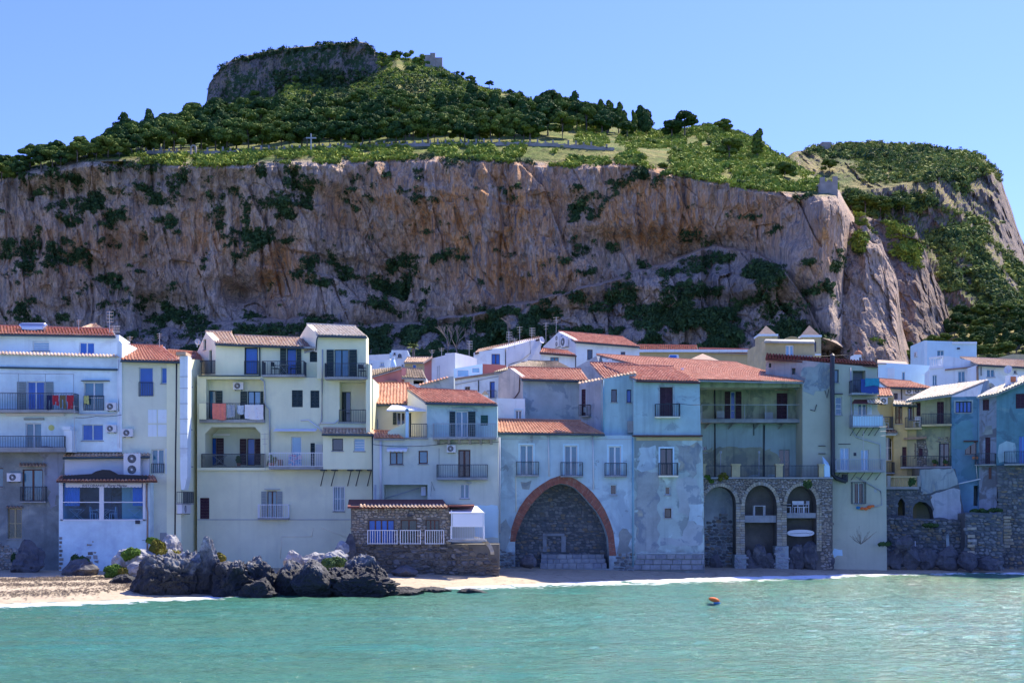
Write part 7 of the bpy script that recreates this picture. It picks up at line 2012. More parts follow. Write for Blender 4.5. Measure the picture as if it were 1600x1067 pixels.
# ---- 12. church, ochre attic, dome and far houses
def church():
 Y = 160
 h = House('church', 'ochre church with two pyramid-roofed belfries behind the roofs', 'church', 1234, 560, Y)
 s = Y / F
 for x0, x1, y0, y1, pk in ((1185, 1216, 523, 570, (1200, 506.5)), (1253, 1284, 524.5, 570, (1268, 506))):
  w = h.wall(x0, Y, x1, Y, [(x0 + 1, y1), (x1 - 1, y1), (x1 - 1, y0 + 2), (x0 + 1, y0 + 2)], 'pl_ochre', (x1 - x0) * s, name='belfry')
  q = MB(); a, b = P(x0, y0 + 2.2, Y - .25), P(x1, y0, Y - .25); q.box(a.x, b.x, Y - .25, Y + (x1 - x0) * s + .2, a.z + .003, b.z + .1); q.build('cornice', 'pl_offwhite', h.o)
  c = P(pk[0], pk[1], Y); cy = Y + (x1 - x0) * s / 2; q = MB(); z = b.z + .103
  base = [(a.x + .2, Y - .05, z), (b.x - .2, Y - .05, z), (b.x - .2, Y + (x1 - x0) * s, z), (a.x + .2, Y + (x1 - x0) * s, z)]
  for k in range(4): q.face([base[k], base[(k + 1) % 4], (c.x, cy, c.z)])
  q.build('pyramid_roof', 'tile_slateroof', h.o)
  w.win((x0 + x1) / 2 + 2, 533, (x0 + x1) / 2 + 7, 550, gl='g_dark', leaves=1, arch=True, sur=None, fr='w_brown', sill=False)
  w.slab(x0 + 1, 553, x1 - 1, 555, .01, .25, 'pl_offwhite', 'string_course')
 # curved pediment
 q = MB(); c = P(1238, 533, Y + 1); n = 12
 for k in range(n):
  t0, t1 = math.pi * k / n, math.pi * (k + 1) / n
  c_ = [(c.x + R * 13 * s * math.cos(t), c.z + R * 7.5 * s * math.sin(t)) for t, R in ((t0, .84), (t1, .84), (t1, 1), (t0, 1))]
  q.hexa([(c_[0][0], Y + 1, c_[0][1]), (c_[1][0], Y + 1, c_[1][1]), (c_[1][0], Y + 2, c_[1][1]), (c_[0][0], Y + 2, c_[0][1]), (c_[3][0], Y + 1, c_[3][1]), (c_[2][0], Y + 1, c_[2][1]), (c_[2][0], Y + 2, c_[2][1]), (c_[3][0], Y + 2, c_[3][1])])
  q.hexa([(c_[0][0], Y + 1.2, c.z - 3), (c_[1][0], Y + 1.2, c.z - 3), (c_[1][0], Y + 1.8, c.z - 3), (c_[0][0], Y + 1.8, c.z - 3), (c_[0][0], Y + 1.2, c_[0][1]), (c_[1][0], Y + 1.2, c_[1][1]), (c_[1][0], Y + 1.8, c_[1][1]), (c_[0][0], Y + 1.8, c_[0][1])])
 q.build('pediment', 'pl_ochre', h.o)
 h.done()
 # ochre attic house in front of it
 h = House('attic_house', 'ochre-brown attic with a white framed window in front of the two belfries', 'house', 1233, 562, 112)
 Y = 112
 w = h.wall(1196, Y, 1272, Y, [(1196, 566), (1284, 572), (1272, 533.5), (1196, 532)], 'pl_ochre', 4)
 g = h.wall(1167, Y + 5, 1196, Y, [(1167, 572), (1196, 576), (1196, 531.5), (1168, 547)], 'pl_ochre', .5, name='gable_wall')
 slab3([(1194, 533, Y - .3), (1273, 534.5, Y - .3), (1272, 530.5, Y + 4), (1196, 530, Y + 4)], .15, 'concrete', 'roof', h.o)
 w.win(1227.5, 539, 1240.5, 558, gl='g_pale', sill=False, fw=.09); w.slab(1197, 555, 1270, 558, .005, .2, 'concrete', 'ledge')
 h.done()
 # white domed lantern
 h = House('domed_chapel', 'tiny white chapel lantern with a round terracotta dome', 'chapel', 1341, 565, 130)
 w = h.wall(1328, 130, 1355, 130, [(1329, 569), (1354, 569), (1354, 556), (1346, 556), (1346, 554), (1335, 554), (1333, 558), (1329, 560)], 'pl_offwhite', 1.6)
 w.win(1342, 557.5, 1346.5, 565, gl='g_dark', leaves=1, arch=True, fr='w_white', sill=False)
 c = P(1341, 555, 130.6); v, f = ICO[3]; k = v[:, 2] > -.05
 npmesh('dome', np.array(c) + np.where(v[:, 2:3] > 0, v, v * [1, 1, 0]) * np.array([.45, .45, .5]), f, 'c_terracotta', h.o, smooth=True)
 q = MB(); q.tube([c + Vector((0, 0, .4)), c + Vector((0, 0, .75))], .05, 6); q.build('finial', 'c_terracotta', h.o); h.done()
church()

def far_middle():
 # long yellow building
 h = House('yellow_building', 'long yellow building with a white cornice and red roofs at the foot of the cliff', 'building', 1085, 560, 185)
 w = h.wall(996, 185, 1175, 185, [(996, 572), (1175, 572), (1175, 551), (996, 549)], 'pl_yellow', 6)
 w.slab(996, 546, 1175, 550, .01, .6, 'pl_offwhite', 'cornice')
 h.roof((997, 547.5, 184.6), (1091, 548, 184.6), (1089, 540, 194), (997, 539, 194), 'tile_red', gutter=False, sp=.3); h.roof((1091.5, 549.5, 184.6), (1172, 552.5, 184.6), (1170, 546, 194), (1091.5, 544, 194), 'tile_red', gutter=False, sp=.3); h.done()
 h = House('pyramid_roof_house', 'small dark pyramid roof in front of the yellow building', 'house', 1100, 565, 150)
 q = MB(); a, b, c = P(1072, 564, 148), P(1128, 565, 148), P(1098, 552.5, 152); d, e = a + Vector((0, 8, 0)), b + Vector((0, 8, 0))
 for t in ((a, b, c), (b, e, c), (e, d, c), (d, a, c)): q.face(t)
 q.box(a.x + .4, b.x - .4, 148.3, 155.5, a.z - 4, a.z - .002); q.build('roof', 'tile_brown', h.o)
 h.o['label'] = 'small dark pyramid roof in front of the yellow building'
 h = House('skylight_house', 'pale roof lantern with a blue slanting pane in front of the yellow building', 'skylight', 1052, 561, 150)
 q = MB(); q.hexa([P(1042, 563, 150), P(1062, 563, 150), P(1062, 563, 152), P(1042, 563, 152), P(1046, 554, 150), P(1060, 554, 150), P(1060, 554, 152), P(1046, 554, 152)]); q.build('lantern', 'pl_offwhite', h.o)
 q = MB(); q.hexa([P(1044, 562, 149.9), P(1058, 562, 149.9), P(1058, 562, 149.97), P(1044, 562, 149.97), P(1047, 555, 149.9), P(1057, 555, 149.9), P(1057, 555, 149.97), P(1047, 555, 149.97)]); q.build('pane', 'g_blue', h.o)
 # white house with the tiled gable, on the skyline of the town
 Y = 125
 h = House('white_gable_house', 'white house with a long tiled roof, highest in the middle of the town', 'house', 940, 570, Y)
 w = h.wall(899.5, Y, 999, Y, [(899.5, 590), (999, 590), (999, 540), (899.5, 532)], 'pl_offwhite', 5)
 g = h.wall(848, Y + 7, 899.7, Y, [(848, 590), (899.7, 590), (899.7, 532), (873, 518.5), (849, 541)], 'pl_palepink', .5, name='gable_wall')
 h.roof((898, 533.5, Y - .4), (1000, 541.5, Y - .4), (974, 527, Y + 6), (872, 518, Y + 6), 'tile_red')
 w.win(917.5, 546, 926, 562, fr='w_brown', gl='g_dark', leaves=1); w.win(970, 549.5, 977, 556, fr='w_brown', gl='g_dark', leaves=1)
 ac_unit(g, 866, 524, 873, 542, 'tall double air conditioner at the left of the white gable', .1, 2); ac_unit(g, 876, 526, 884, 542, 'tall air conditioner right of its twin on the white gable', .1, 1)
 h.done()
 h = House('white_annex', 'white annex with a small tiled roof below the white gable', 'house', 872, 570, 121)
 w = h.wall(845, 120, 900, 120, [(845, 590), (900, 590), (900, 553), (845, 549)], 'pl_offwhite', 3); h.roof((843, 550.5, 119.6), (901, 555, 119.6), (888, 549, 123), (847, 545, 123), 'tile_red', gutter='w_brown', back=False)
 w.win(860, 558, 873, 571, fr='w_brown', gl='g_teal'); w.pipe([(899.5, 555), (899.5, 575)], .05, 'pipe_dark'); h.done()
 Y = 122
 h = House('white_long_house', 'white house with a roof edge rising to the right and antennas', 'house', 790, 570, Y)
 w = h.wall(740, Y, 790.5, Y, [(740, 590), (790.5, 590), (790.5, 543), (740, 551)], 'pl_offwhite', 4)
 g = h.wall(790, Y, 846, Y + 5, [(790, 590), (846, 590), (845, 528), (790, 543)], 'pl_palepink', 2)
 tiles('verge_tiles', P(742, 551.5, Y - .3), P(846, 529, Y + 4.6), P(843, 526, Y + 7), P(748, 546, Y + 5), 'tile_tan', h.o)
 slab3([(742, 551.5, Y - .3), (846, 529, Y + 4.6), (843, 526, Y + 7), (748, 546, Y + 5)], .15, 'w_brown', 'roof', h.o)
 w.win(768, 553, 781, 569, fr='w_brown', gl='g_blue'); w.pipe([(790, 545), (790, 572)], .05, 'pipe_dark'); g.pipe([(828, 532), (829, 552), (815, 563), (795, 570)], .03, 'pipe_dark'); h.done()
 dish(847, 531, 5.5, 124, 'white satellite dish at the right end of the rising roof edge', face=(1, -1, .3))
 for px, yt, yb, Y, k, lb in [(795, 518, 542, 122, 'grid', 'grid antenna on the left of the rising roof edge'), (804, 528, 540, 123, 'bars', 'short thin mast right of the grid antenna'), (812, 510, 536, 124, 'bars', 'tall thin antenna in the middle of the rising roof edge'),
                                 (831, 512, 533, 126, 'grid', 'dense antenna near the dish on the rising roof edge'), (853, 504, 534, 128, 'bars', 'thin antenna standing between dish and white gable'), (869, 495, 519, 131, 'bars', 'tallest antenna on the ridge of the white gable house'),
                                 (733, 532, 556, 120, 'grid', 'square grid antenna above the pink-white wall'), (690, 543, 556, 120, 'bars', 'thin antenna with a knob left of the square grid antenna'), (675, 546, 560, 118, 'bars', 'low thin mast above the dark roof edge')]:
  antenna(px, yt, yb, Y, lb, k, 5)
 # beige long house with blue glass terrace
 Y = 108
 h = House('beige_terrace_house', 'beige house with a blue glass terrace parapet and a dark red wall', 'house', 740, 610, Y)
 w = h.wall(707, Y + 1, 790, Y - 2, [(707, 640), (790, 640), (790, 579), (707, 594)], 'pl_offwhite', 3)
 w.slab(707, 591, 790, 593.5, .01, .3, 'tile_brown', 'cornice', y2=-12); w.slab(706, 601, 780, 602.2, .005, .08, 'pipe_grey', 'string_course', y2=-14)
 w.win(726, 604, 734.5, 612, gl='g_dark', fr='w_brown', leaves=2); w.door(765, 596, 773, 622, gl='g_blue', fr='w_brown', leaves=1); w.rail(761, 775, 610, 622, .3, 'iron', .15); w.pipe([(747.5, 594), (747.5, 612)], .04, 'pipe_dark')
 p = h.wall(709, Y + 2, 754, Y + 2, [(709, 596), (754, 590), (754, 568.5), (709, 576)], 'pl_bluewhite', .2, name='parapet')
 p.win(714, 577.5, 733, 589, gl='g_pale', leaves=1, sill=False, depth=.05); p.win(737, 574, 750, 583, gl='g_pale', leaves=1, sill=False, depth=.05)
 h.wall(754, Y + 2, 791, Y + 2, [(754, 588), (791, 584), (791, 570.5), (754, 568.5)], 'pl_red', .3, name='red_wall')
 h.done(); 
 # old tiled roof right of it
 h = House('old_roof_house', 'low house with an old mossy tiled roof below the white houses', 'house', 840, 580, 106)
 h.roof((793, 577, 101), (896, 577, 101), (872, 566, 106), (825, 565, 106), 'tile_old', gutter=False); h.roof((772, 582, 103), (800, 577, 101), (838, 566, 107), (815, 567.5, 108), 'tile_old', gutter=False, back=False)
 h.wall(780, 101.3, 893, 101.3, [(780, 600), (893, 600), (893, 578), (796, 578)], 'pl_greyblue', 4); h.done()
 # pale pink tall wall
 Y = 112
 h = House('pale_pink_house', 'plain pale pink house with a dark roof edge and a red side wall', 'house', 700, 595, Y)
 w = h.wall(674.5, Y, 711, Y - 1, [(674.5, 600), (711, 600), (711, 551), (674.5, 560)], 'pl_palepink', 3); v = h.wall(711, Y - 1, 746, Y + 3, [(711, 600), (746, 595), (745, 560), (733, 556), (711, 551)], 'pl_palepink', 1)
 r = h.wall(663, Y + .2, 675, Y, [(663, 592), (675, 592), (675, 559), (663, 568)], 'pl_rose', 3, name='red_wall')
 slab3([(660.5, 568.5, Y - .3), (675.5, 559, Y - .3), (675.5, 555.5, Y + .8), (662, 565, Y + .8)], .1, 'tile_brown', 'roof', h.o)
 w.slab(683, 572, 683.8, 591, .01, .04, 'pipe_grey', 'pipe'); w.slab(686, 571, 686.8, 591, .01, .04, 'pipe_grey', 'pipe'); h.done()
 h = House('grey_wall_house', 'low grey wall with a sloping tiled coping behind the orange roofs', 'house', 685, 610, 100)
 w = h.wall(655, 100, 709, 100, [(655, 640), (709, 640), (709, 588), (701, 588), (701, 589.5), (657, 601)], 'pl_greyblue', 2); tiles('coping_tiles', P(654, 603, 99.8), P(701, 590.5, 99.8), P(701, 588.5, 100.5), P(655, 600.5, 100.5), 'tile_orange', h.o)
 h.done()
 # rose house at the left with its old roof
 h = House('rose_house', 'rose coloured gable wall with an old tiled roof, left of the pale pink house', 'house', 610, 598, 104)
 w = h.wall(578, 106, 627.5, 104, [(578, 610), (627.5, 610), (627.5, 574.5), (578, 588.5)], 'pl_rose', .6)
 h.roof((627.5, 589.5, 103.6), (666, 591, 103.6), (660, 577.5, 109), (628, 576, 109), 'tile_old', gutter=False); h.roof((578, 588.5, 105.8), (627.5, 574.3, 103.8), (627, 573, 106), (580, 578, 109), 'tile_old', gutter=False, back=False, ridge=False)
 v = h.wall(627.5, 104.3, 666, 104.3, [(627.5, 612), (666, 612), (666, 590.5), (627.5, 589.5)], 'pl_palepink', 3); w.slab(601, 594.5, 617, 596, .02, .3, 'tile_brown', 'hood'); v.hole([v.uz(*p) for p in ((646, 600), (662, 600), (662, 594), (646, 594))], .6)
 h.done()
 h = House('ochre_small_house', 'small ochre house with a pink tiled roof and a blue window under the palm', 'house', 650, 576, 130)
 w = h.wall(632, 130, 668, 130, [(632, 590), (668, 590), (668, 565), (632, 565)], 'pl_ochre', 3); h.roof((631, 566, 129.6), (663, 566, 129.6), (671, 559, 134), (636, 559, 134), 'tile_tan', gutter=False, back=False); w.win(644.5, 569, 650.5, 575.5, gl='g_blue', leaves=1); h.done()
 h = House('arch_window_house', 'small white house with an arched window beside the palm', 'house', 625, 565, 136)
 w = h.wall(611.5, 136, 638, 136, [(611.5, 580), (642, 580), (640, 559), (636.5, 547), (611.5, 547)], 'pl_offwhite', 3); w.win(621.5, 552.5, 627.5, 558.5, gl='g_dark', leaves=1, arch=True, fr='w_brown'); w.win(615, 551, 618, 554, gl='g_dark', leaves=1, fr='w_brown'); w.win(627, 569, 631, 573, gl='g_dark', leaves=1)
 w.slab(609, 551, 612, 560, .0, .4, 'pl_bluewhite', 'side_block'); h.done()
 h = House('long_wall_house', 'long low tan wall at the foot of the cliff behind the rooftops', 'wall', 590, 570, 150)
 h.wall(570, 150, 609, 150, [(570, 585), (609, 585), (609, 553), (570, 555)], 'pl_palepink', 3)
 w = h.wall(572, 140, 612, 140, [(572, 590), (612, 590), (612, 562), (572, 563)], 'pl_offwhite', 3, name='low_wall'); w.win(579, 568, 582, 574, gl='g_blue', leaves=1); w.win(594, 566, 600, 572, gl='g_pale', leaves=2); h.done()
 # conical white kiln-like roof
 c = P(614.5, 575, 112); r = thing('conical_roof', 'small white conical chimney pot rising above the rose wall', 'chimney', c); q = MB(); q.tube([c - Vector((0, 0, .5)), c + Vector((0, 0, .25)), c + Vector((0, 0, .85))], .42, 14, .12); q.build('cone', 'pl_bluewhite', r, smooth=True)
 q = MB(); q.tube([c + Vector((0, 0, .851)), c + Vector((0, 0, 1.0))], .16, 10); q.build('cap', 'pl_offwhite', r)
 h = House('chimney', 'small white gabled chimney on the orange roof slope', 'chimney', 768, 622, 91); q = MB(); a = P(753, 625, 92); q.box(a.x, a.x + .45, 92, 92.5, a.z, a.z + .4); q.build('stack', 'pl_offwhite', h.o)
 q = MB(); q.hexa([(a.x - .05, 91.9, a.z + .403), (a.x + .5, 91.9, a.z + .403), (a.x + .5, 92.6, a.z + .403), (a.x - .05, 92.6, a.z + .403), (a.x + .2, 91.9, a.z + .68), (a.x + .25, 91.9, a.z + .68), (a.x + .25, 92.6, a.z + .68), (a.x + .2, 92.6, a.z + .68)]); q.build('cap', 'tile_tan', h.o)
 # palm
 Y = 138; b = P(646.5, 562, Y); t = P(646, 544, Y); r = thing('palm_tree', 'small palm tree beside the white house with the arched window', 'palm', b)
 q = MB(); q.tube([b - Vector((0, 0, 2)), t], .22, 7, .16); q.build('trunk', 'bark', r)
 rr = random.Random(3)
 for k in range(26):
  a = rr.uniform(0, 6.28); e = rr.uniform(.1, 1.3); L = rr.uniform(.9, 1.25); d = Vector((math.cos(a) * math.cos(e), math.sin(a) * math.cos(e), math.sin(e)))
  q = MB(); sd = d.cross(Vector((0, 0, 1))).normalized(); pr = t
  for j in range(1, 7):
   f = j / 6; p = t + d * L * f - Vector((0, 0, .45 * f * f))
   w0, w1 = .16 * math.sin(math.pi * (f - 1 / 6) * .9 + .15), .16 * math.sin(math.pi * f * .9 + .15)
   for s_ in (-1, 1): q.face([pr, p, p + sd * s_ * w1 - Vector((0, 0, .05)), pr + sd * s_ * w0 - Vector((0, 0, .05))])
   pr = p
  q.build('frond', 'leaf_palm', r)
 # bare trees below the cliff
 def bare(px, py, hpx, Y, lb, seed):
  rr = random.Random(seed); b = P(px, py, Y); r = thing('bare_tree', lb, 'tree', b, 'leafless trees at the cliff foot'); q = MB(); H = hpx * Y / F
  def br(p, d, L, rad, n):
   e = p + d * L; q.tube([p, p + d * L * .5 + Vector((rr.uniform(-1, 1), 0, rr.uniform(-1, 1))) * L * .06, e], rad, 4, rad * .6)
   if n:
    for _ in range(3): br(e, (d + Vector((rr.uniform(-.8, .8), rr.uniform(-.5, .5), rr.uniform(-.1, .6)))).normalized(), L * rr.uniform(.55, .8), rad * .6, n - 1)
  br(b - Vector((0, 0, 1)), Vector((0, 0, 1)), H * .42 + 1, .12, 4); q.build('branches', 'bark_pale', r)
 bare(700, 556, 30, 180, 'grey leafless tree behind the square grid antenna', 1); bare(713, 556, 26, 184, 'leafless tree just right of the first bare tree', 2); bare(795, 535, 22, 190, 'leafless tree behind the rising white roof edge', 4)
far_middle()

# ---- 13. white houses below the headland
def far_right():
 Y = 175
 h = House('bluewhite_house', 'flat roofed blue-white house below the pine wood, highest at the right', 'house', 1480, 565, Y)
 w = h.wall(1444, Y, 1526, Y, [(1444, 590), (1526, 590), (1526, 535.5), (1489, 535), (1489, 533.5), (1444, 532)], 'pl_bluewhite', 6); g = h.wall(1427, Y + 6, 1444.2, Y, [(1427, 590), (1444.2, 590), (1444.2, 532), (1428, 540)], 'pl_offwhite', .4, name='side_wall')
 w.slab(1488, 533.8, 1526.5, 537.5, .01, .25, 'pl_offwhite', 'parapet'); w.win(1464.5, 547.5, 1475, 559, gl='g_teal', fr='w_pale'); w.slab(1496, 543, 1500, 545.5, .02, .2, 'ac_dark', 'lamp')
 h.done(); ac_unit(g, 1428, 550, 1432, 558, 'air conditioner on the side wall of the blue-white house'); 
 h = House('white_low_house', 'long low white house in front of the rock buttress', 'house', 1410, 590, 140)
 w = h.wall(1372, 140, 1454, 138, [(1372, 620), (1454, 620), (1454, 571), (1420, 569), (1372, 566)], 'pl_bluewhite', 4); w.win(1409, 581, 1414, 594.5, gl='g_teal', leaves=1); w.slab(1440, 585, 1452, 586, .01, .05, 'pl_offwhite', 'string_course')
 w.shutter(1387, 575, 1398, 594, 'pl_offwhite', leaves=2); slab3([(1371, 567, 139.7), (1420, 570, 139.6), (1416, 565, 143), (1371, 562, 143)], .1, 'tile_brown', 'roof', h.o); h.done()
 Y = 132
 h = House('white_terrace_house', 'white house with a white balustrade and a brown verge', 'house', 1492, 600, Y)
 w = h.wall(1452, Y, 1530, Y - 1, [(1452, 625), (1530, 625), (1530, 566), (1480, 556), (1474, 557), (1474, 575), (1452, 577)], 'pl_offwhite', 4)
 w.slab(1477, 576.5, 1528, 578.5, .01, .3, 'tile_brown', 'verge', y2=-5); w.win(1457, 586, 1464, 602, gl='g_teal', leaves=2, fr='w_pale'); w.win(1497, 580, 1508, 596.5, gl='g_teal', fr='w_pale')
 for k in range(8):
  x = 1453.5 + k * 2.7; q = MB(); a, b = P(x, 573 - k * .4, Y - .1), P(x, 560.5 - k * .4, Y - .1); q.tube([a, a + (b - a) * .4, b], .06, 6, .04); q.build('baluster', 'rail_white', h.o)
 w.slab(1452, 558, 1474.5, 560.5, -.2, .15, 'rail_white', 'handrail', y2=-3); w.slab(1452, 573, 1474.5, 577, -.2, .15, 'rail_white', 'base_rail', y2=-3); h.done()
 h = House('white_right_house', 'white house with a tan roof and a satellite dish at the right', 'house', 1565, 590, 128)
 w = h.wall(1528, 128, 1640, 128, [(1528, 610), (1640, 610), (1640, 574), (1528, 570)], 'pl_offwhite', 4); h.roof((1527, 569.5, 127.5), (1642, 576, 127.5), (1640, 565, 137), (1500, 558.5, 137), 'tile_tan', back=False)
 w.pipe([(1527, 572), (1527.5, 594)], .12, 'tile_brown', off=.1); w.pipe([(1533, 573), (1533, 587)], .04, 'pipe_dark'); w.win(1542, 577, 1554.5, 589, gl='g_teal', fr='w_white'); w.win(1584, 578, 1589, 584, gl='g_dark', leaves=1); h.done()
 dish(1575, 577, 6.5, 127, 'satellite dish on the white wall at the right edge', face=(-.8, -1, .3))
 h = House('far_ochre_house', 'pale ochre flat house behind the tan roof at the right edge', 'house', 1590, 560, 170)
 h.wall(1556, 172, 1650, 170, [(1556, 580), (1650, 580), (1650, 556), (1583, 553), (1558, 559)], 'pl_ochre', 5); h.done()
 h = House('chimney', 'broad terracotta chimney box on the tan roof ridge at the right', 'chimney', 1583, 596, 99); q = MB(); a, b = P(1576, 597, 99), P(1590, 586, 99); q.box(a.x, b.x, 99, 99.7, a.z - .3, b.z); q.build('stack', 'pl_offwhite', h.o); q = MB(); q.box(a.x + .15, b.x - .15, 98.95, 98.99, a.z, b.z - .12); q.build('louvre', 'c_terracotta', h.o)
far_right()

# ---- 14. the right-hand cluster
def right_cluster():
 Y = 99
 h = House('tan_roof_house', 'low house with two air conditioners under a tan tiled roof', 'house', 1425, 610, 103)
 w = h.wall(1388, 103, 1470, 103, [(1388, 650), (1470, 650), (1470, 606), (1388, 604)], 'pl_lilac', 3); h.roof((1386, 604.5, 102.5), (1462, 607, 102.5), (1424, 597, 106), (1368, 592, 106), 'tile_orange', back=False)
 w.win(1396, 614, 1403, 627, gl='g_dark', fr='w_brown'); w.pipe([(1408.5, 606), (1409, 628)], .05, 'pipe_dark')
 ac_unit(w, 1415.5, 606.5, 1427, 615.5, 'left one of two air conditioners under the tan roof', .1); ac_unit(w, 1428.5, 606.5, 1439, 615, 'right one of two air conditioners under the tan roof', .1); h.done()
 # yellow strip house
 h = House('yellow_house', 'narrow yellow house with a small balcony behind the grey-green house', 'house', 1395, 690, 98)
 w = h.wall(1368, 98, 1397, 98, [(1368, 770), (1397, 770), (1397, 617), (1368, 617)], 'pl_yellow', 3); h.roof((1368, 618.5, 97.6), (1395, 618, 97.6), (1391, 608, 100), (1368, 607, 100), 'tile_red', back=False, gutter=False)
 ac_unit(w, 1376, 621, 1387, 631, 'air conditioner on the yellow wall under the small red roof', .1); w.balcony(1376, 1395.5, 651, 669, 671, .7)
 w.slab(1375, 676, 1400, 680, .4, .9, 'canvas', 'awning'); h.roof((1375, 676, 97), (1402, 676, 97), (1400, 669.5, 98), (1376, 669, 98), 'tile_brown', back=False, gutter=False)
 w.win(1379, 683, 1394.5, 719, gl='g_dark', arch=True, fr='w_white', sill=False, bars=(.55,)); w.balcony(1384, 1398, 722, 738, 740, .7); h.done()
 u, z = w.uz(1382, 669, .4); chair(w.pt(u, z, .4), .5, 'w_white', 'white plastic chair on the small yellow house balcony')
 # bay with windows and olive house
 h = House('olive_house', 'olive house with maroon shutters under a large pale tiled roof', 'house', 1440, 760, 98)
 b = h.wall(1396, 97.6, 1418, 97, [(1396, 800), (1418, 800), (1418, 631), (1396, 629)], 'pl_ochre', 3); c = h.wall(1410, 97.2, 1432, 97, [(1417, 675), (1432, 675), (1432, 631), (1417, 630)], 'pl_ochre', 3)
 h.roof((1395, 631.5, 96.8), (1433, 633, 96.6), (1431, 628, 98), (1396, 626.5, 98), 'tile_pale', back=False)
 b.win(1398.5, 634, 1410, 662, gl='g_dark', fr='w_brown', bars=(.35,)); c.win(1419, 634, 1428, 656, gl='g_dark', fr='w_brown', leaves=2)
 w = h.wall(1425, 97.2, 1487, 96.2, [(1418, 800), (1487, 800), (1487, 617), (1425, 627)], 'pl_olive', 4)
 w.shutter(1431, 629, 1438.5, 650, 'w_maroon', closed=True); w.shutter(1464, 627.5, 1475, 662, 'w_maroon', closed=True, leaves=2)
 slab3([(1415, 627, 95.8), (1487, 617, 95.4), (1545, 594, 100), (1456, 605.5, 102)], .12, 'concrete', 'roof', h.o); tiles('roof_tiles', P(1415, 626.5, 95.8), P(1487, 616.5, 95.4), P(1545, 593.5, 100), P(1456, 605, 102), 'tile_pale', h.o)
 w.balcony(1440, 1487, 646, 663, 666, 1.0, left=False, sm='pl_ochre'); w.balcony(1414, 1440, 652, 668, 671, 1.0, sm='pl_ochre', right=False)
 w.patch([(1418, 728), (1450, 728), (1449, 688), (1440, 683), (1418, 688)], 'mortar', seed=71, rough=.1); w.rubble([(1419, 728), (1449, 728), (1448, 690), (1419, 690)], 'st_tan', .18, seed=72, prot=.04)
 w.shutter(1419, 692.5, 1431, 716, 'w_maroon', off=.08, leaves=2); w.shutter(1436, 700.5, 1442, 713.5, 'w_maroon', off=.08); b.shutter(1409.5, 698, 1416.5, 730, 'w_maroon', closed=True)
 w.slab(1412, 684, 1448, 687, .02, .5, 'tile_brown', 'hood', y2=-2)
 w.win(1467, 692.5, 1483, 728, gl='g_dark', fr='w_maroon', sill=False); w.balcony(1407, 1487, 712, 729, 732, .8)
 w.rubble([(1465, 692), (1486, 692), (1486, 682), (1465, 682)], 'st_tan', .18, seed=73, prot=.04)
 w.slab(1468, 690, 1469.5, 728, .5, .55, 'iron', 'pipe')
 h.done()
 u, z = w.uz(1433, 668, .5); chair(w.pt(u, z, .5), -.5, 'w_white', 'white patio chair on the upper olive house balcony')
 pot_plant(w, 1461, 729, .4, 'small pot plant left on the lower olive house balcony', .2); pot_plant(w, 1478, 729, .4, 'small pot plant right on the lower olive house balcony', .2)
 # blue house
 h = House('blue_house', 'deep blue house with a wide window, gable wall above and white pipes below', 'house', 1508, 800, 95.5)
 w = h.wall(1486.5, 95.6, 1530, 95.2, [(1486.5, 830), (1530, 830), (1530, 619), (1486.5, 620)], 'pl_blue', 4)
 g = h.wall(1484, 95.8, 1566, 97, [(1484, 621), (1529, 621), (1566, 607), (1545, 594), (1485, 617)], 'pl_weather', .6, name='gable_wall'); g.hole([g.uz(*p) for p in ((1549, 606), (1557, 606), (1552, 600), (1549, 598))], .4)
 w.win(1493, 627, 1518, 644.5, gl='g_blue', fr='w_green', leaves=4, sur='pl_greyblue'); w.win(1508, 690, 1526, 709.5, gl='g_dark', fr='w_brown', leaves=2); w.slab(1506, 688, 1528, 690, .01, .15, 'w_brown', 'hood')
 w.pipe([(1529, 622), (1529.5, 680), (1530, 760)], .05, 'pipe_aqua'); w.patch([(1490, 700), (1490, 662), (1512, 655), (1522, 664), (1520, 690), (1504, 700)], 'pl_teal', seed=75, rough=.2)
 w.pipe([(1486, 728), (1491, 757)], .05, 'ac_white'); w.pipe([(1440, 774), (1474, 764), (1491, 757), (1532, 748)], .05, 'ac_white', off=.5); w.pipe([(1525, 720), (1527, 748)], .03, 'ac_white')
 w.hole([w.uz(*p) for p in ((1521, 790), (1527.5, 790), (1529, 758.5), (1521.5, 758.5))], .6); h.done()
 # slate house
 h = House('slate_house', 'slate-blue stained house with maroon openings under a white tiled verge', 'house', 1543, 800, 95)
 w = h.wall(1530, 95, 1558, 94.4, [(1530, 890), (1558, 890), (1558, 615), (1530, 620)], 'pl_slate', 4)
 w.shutter(1535.5, 624, 1545.5, 641, 'w_maroon', closed=True, leaves=2); w.shutter(1539.5, 683, 1547.5, 725, 'w_maroon', closed=True); w.balcony(1523, 1555, 708, 725.5, 727, .75); w.slab(1545, 730, 1549, 748, .02, .1, 'w_brown', 'pipe')
 w.patch([(1534, 680), (1552, 676), (1550, 662), (1538, 664)], 'pl_cement', seed=76, rough=.15); w.slab(1519, 713, 1528, 717, .1, .4, 'c_terracotta', 'planter'); h.done()
 # teal house at the right edge
 h = House('teal_house', 'teal plastered house at the right edge with a rough stone lower wall', 'house', 1580, 880, 94)
 w = h.wall(1557, 94.4, 1660, 92.5, [(1557, 727), (1660, 727), (1660, 578), (1601, 595), (1557, 614)], 'pl_teal', 5)
 slab3([(1526, 621, 94), (1558, 616, 93.9), (1558, 603, 96.5), (1547, 606, 97.5)], .1, 'concrete', 'roof', h.o)
 tiles('roof_tiles', P(1526, 620.5, 93.9), P(1558, 615.5, 93.8), P(1575, 600, 98), P(1566, 602, 99), 'tile_pale', h.o)
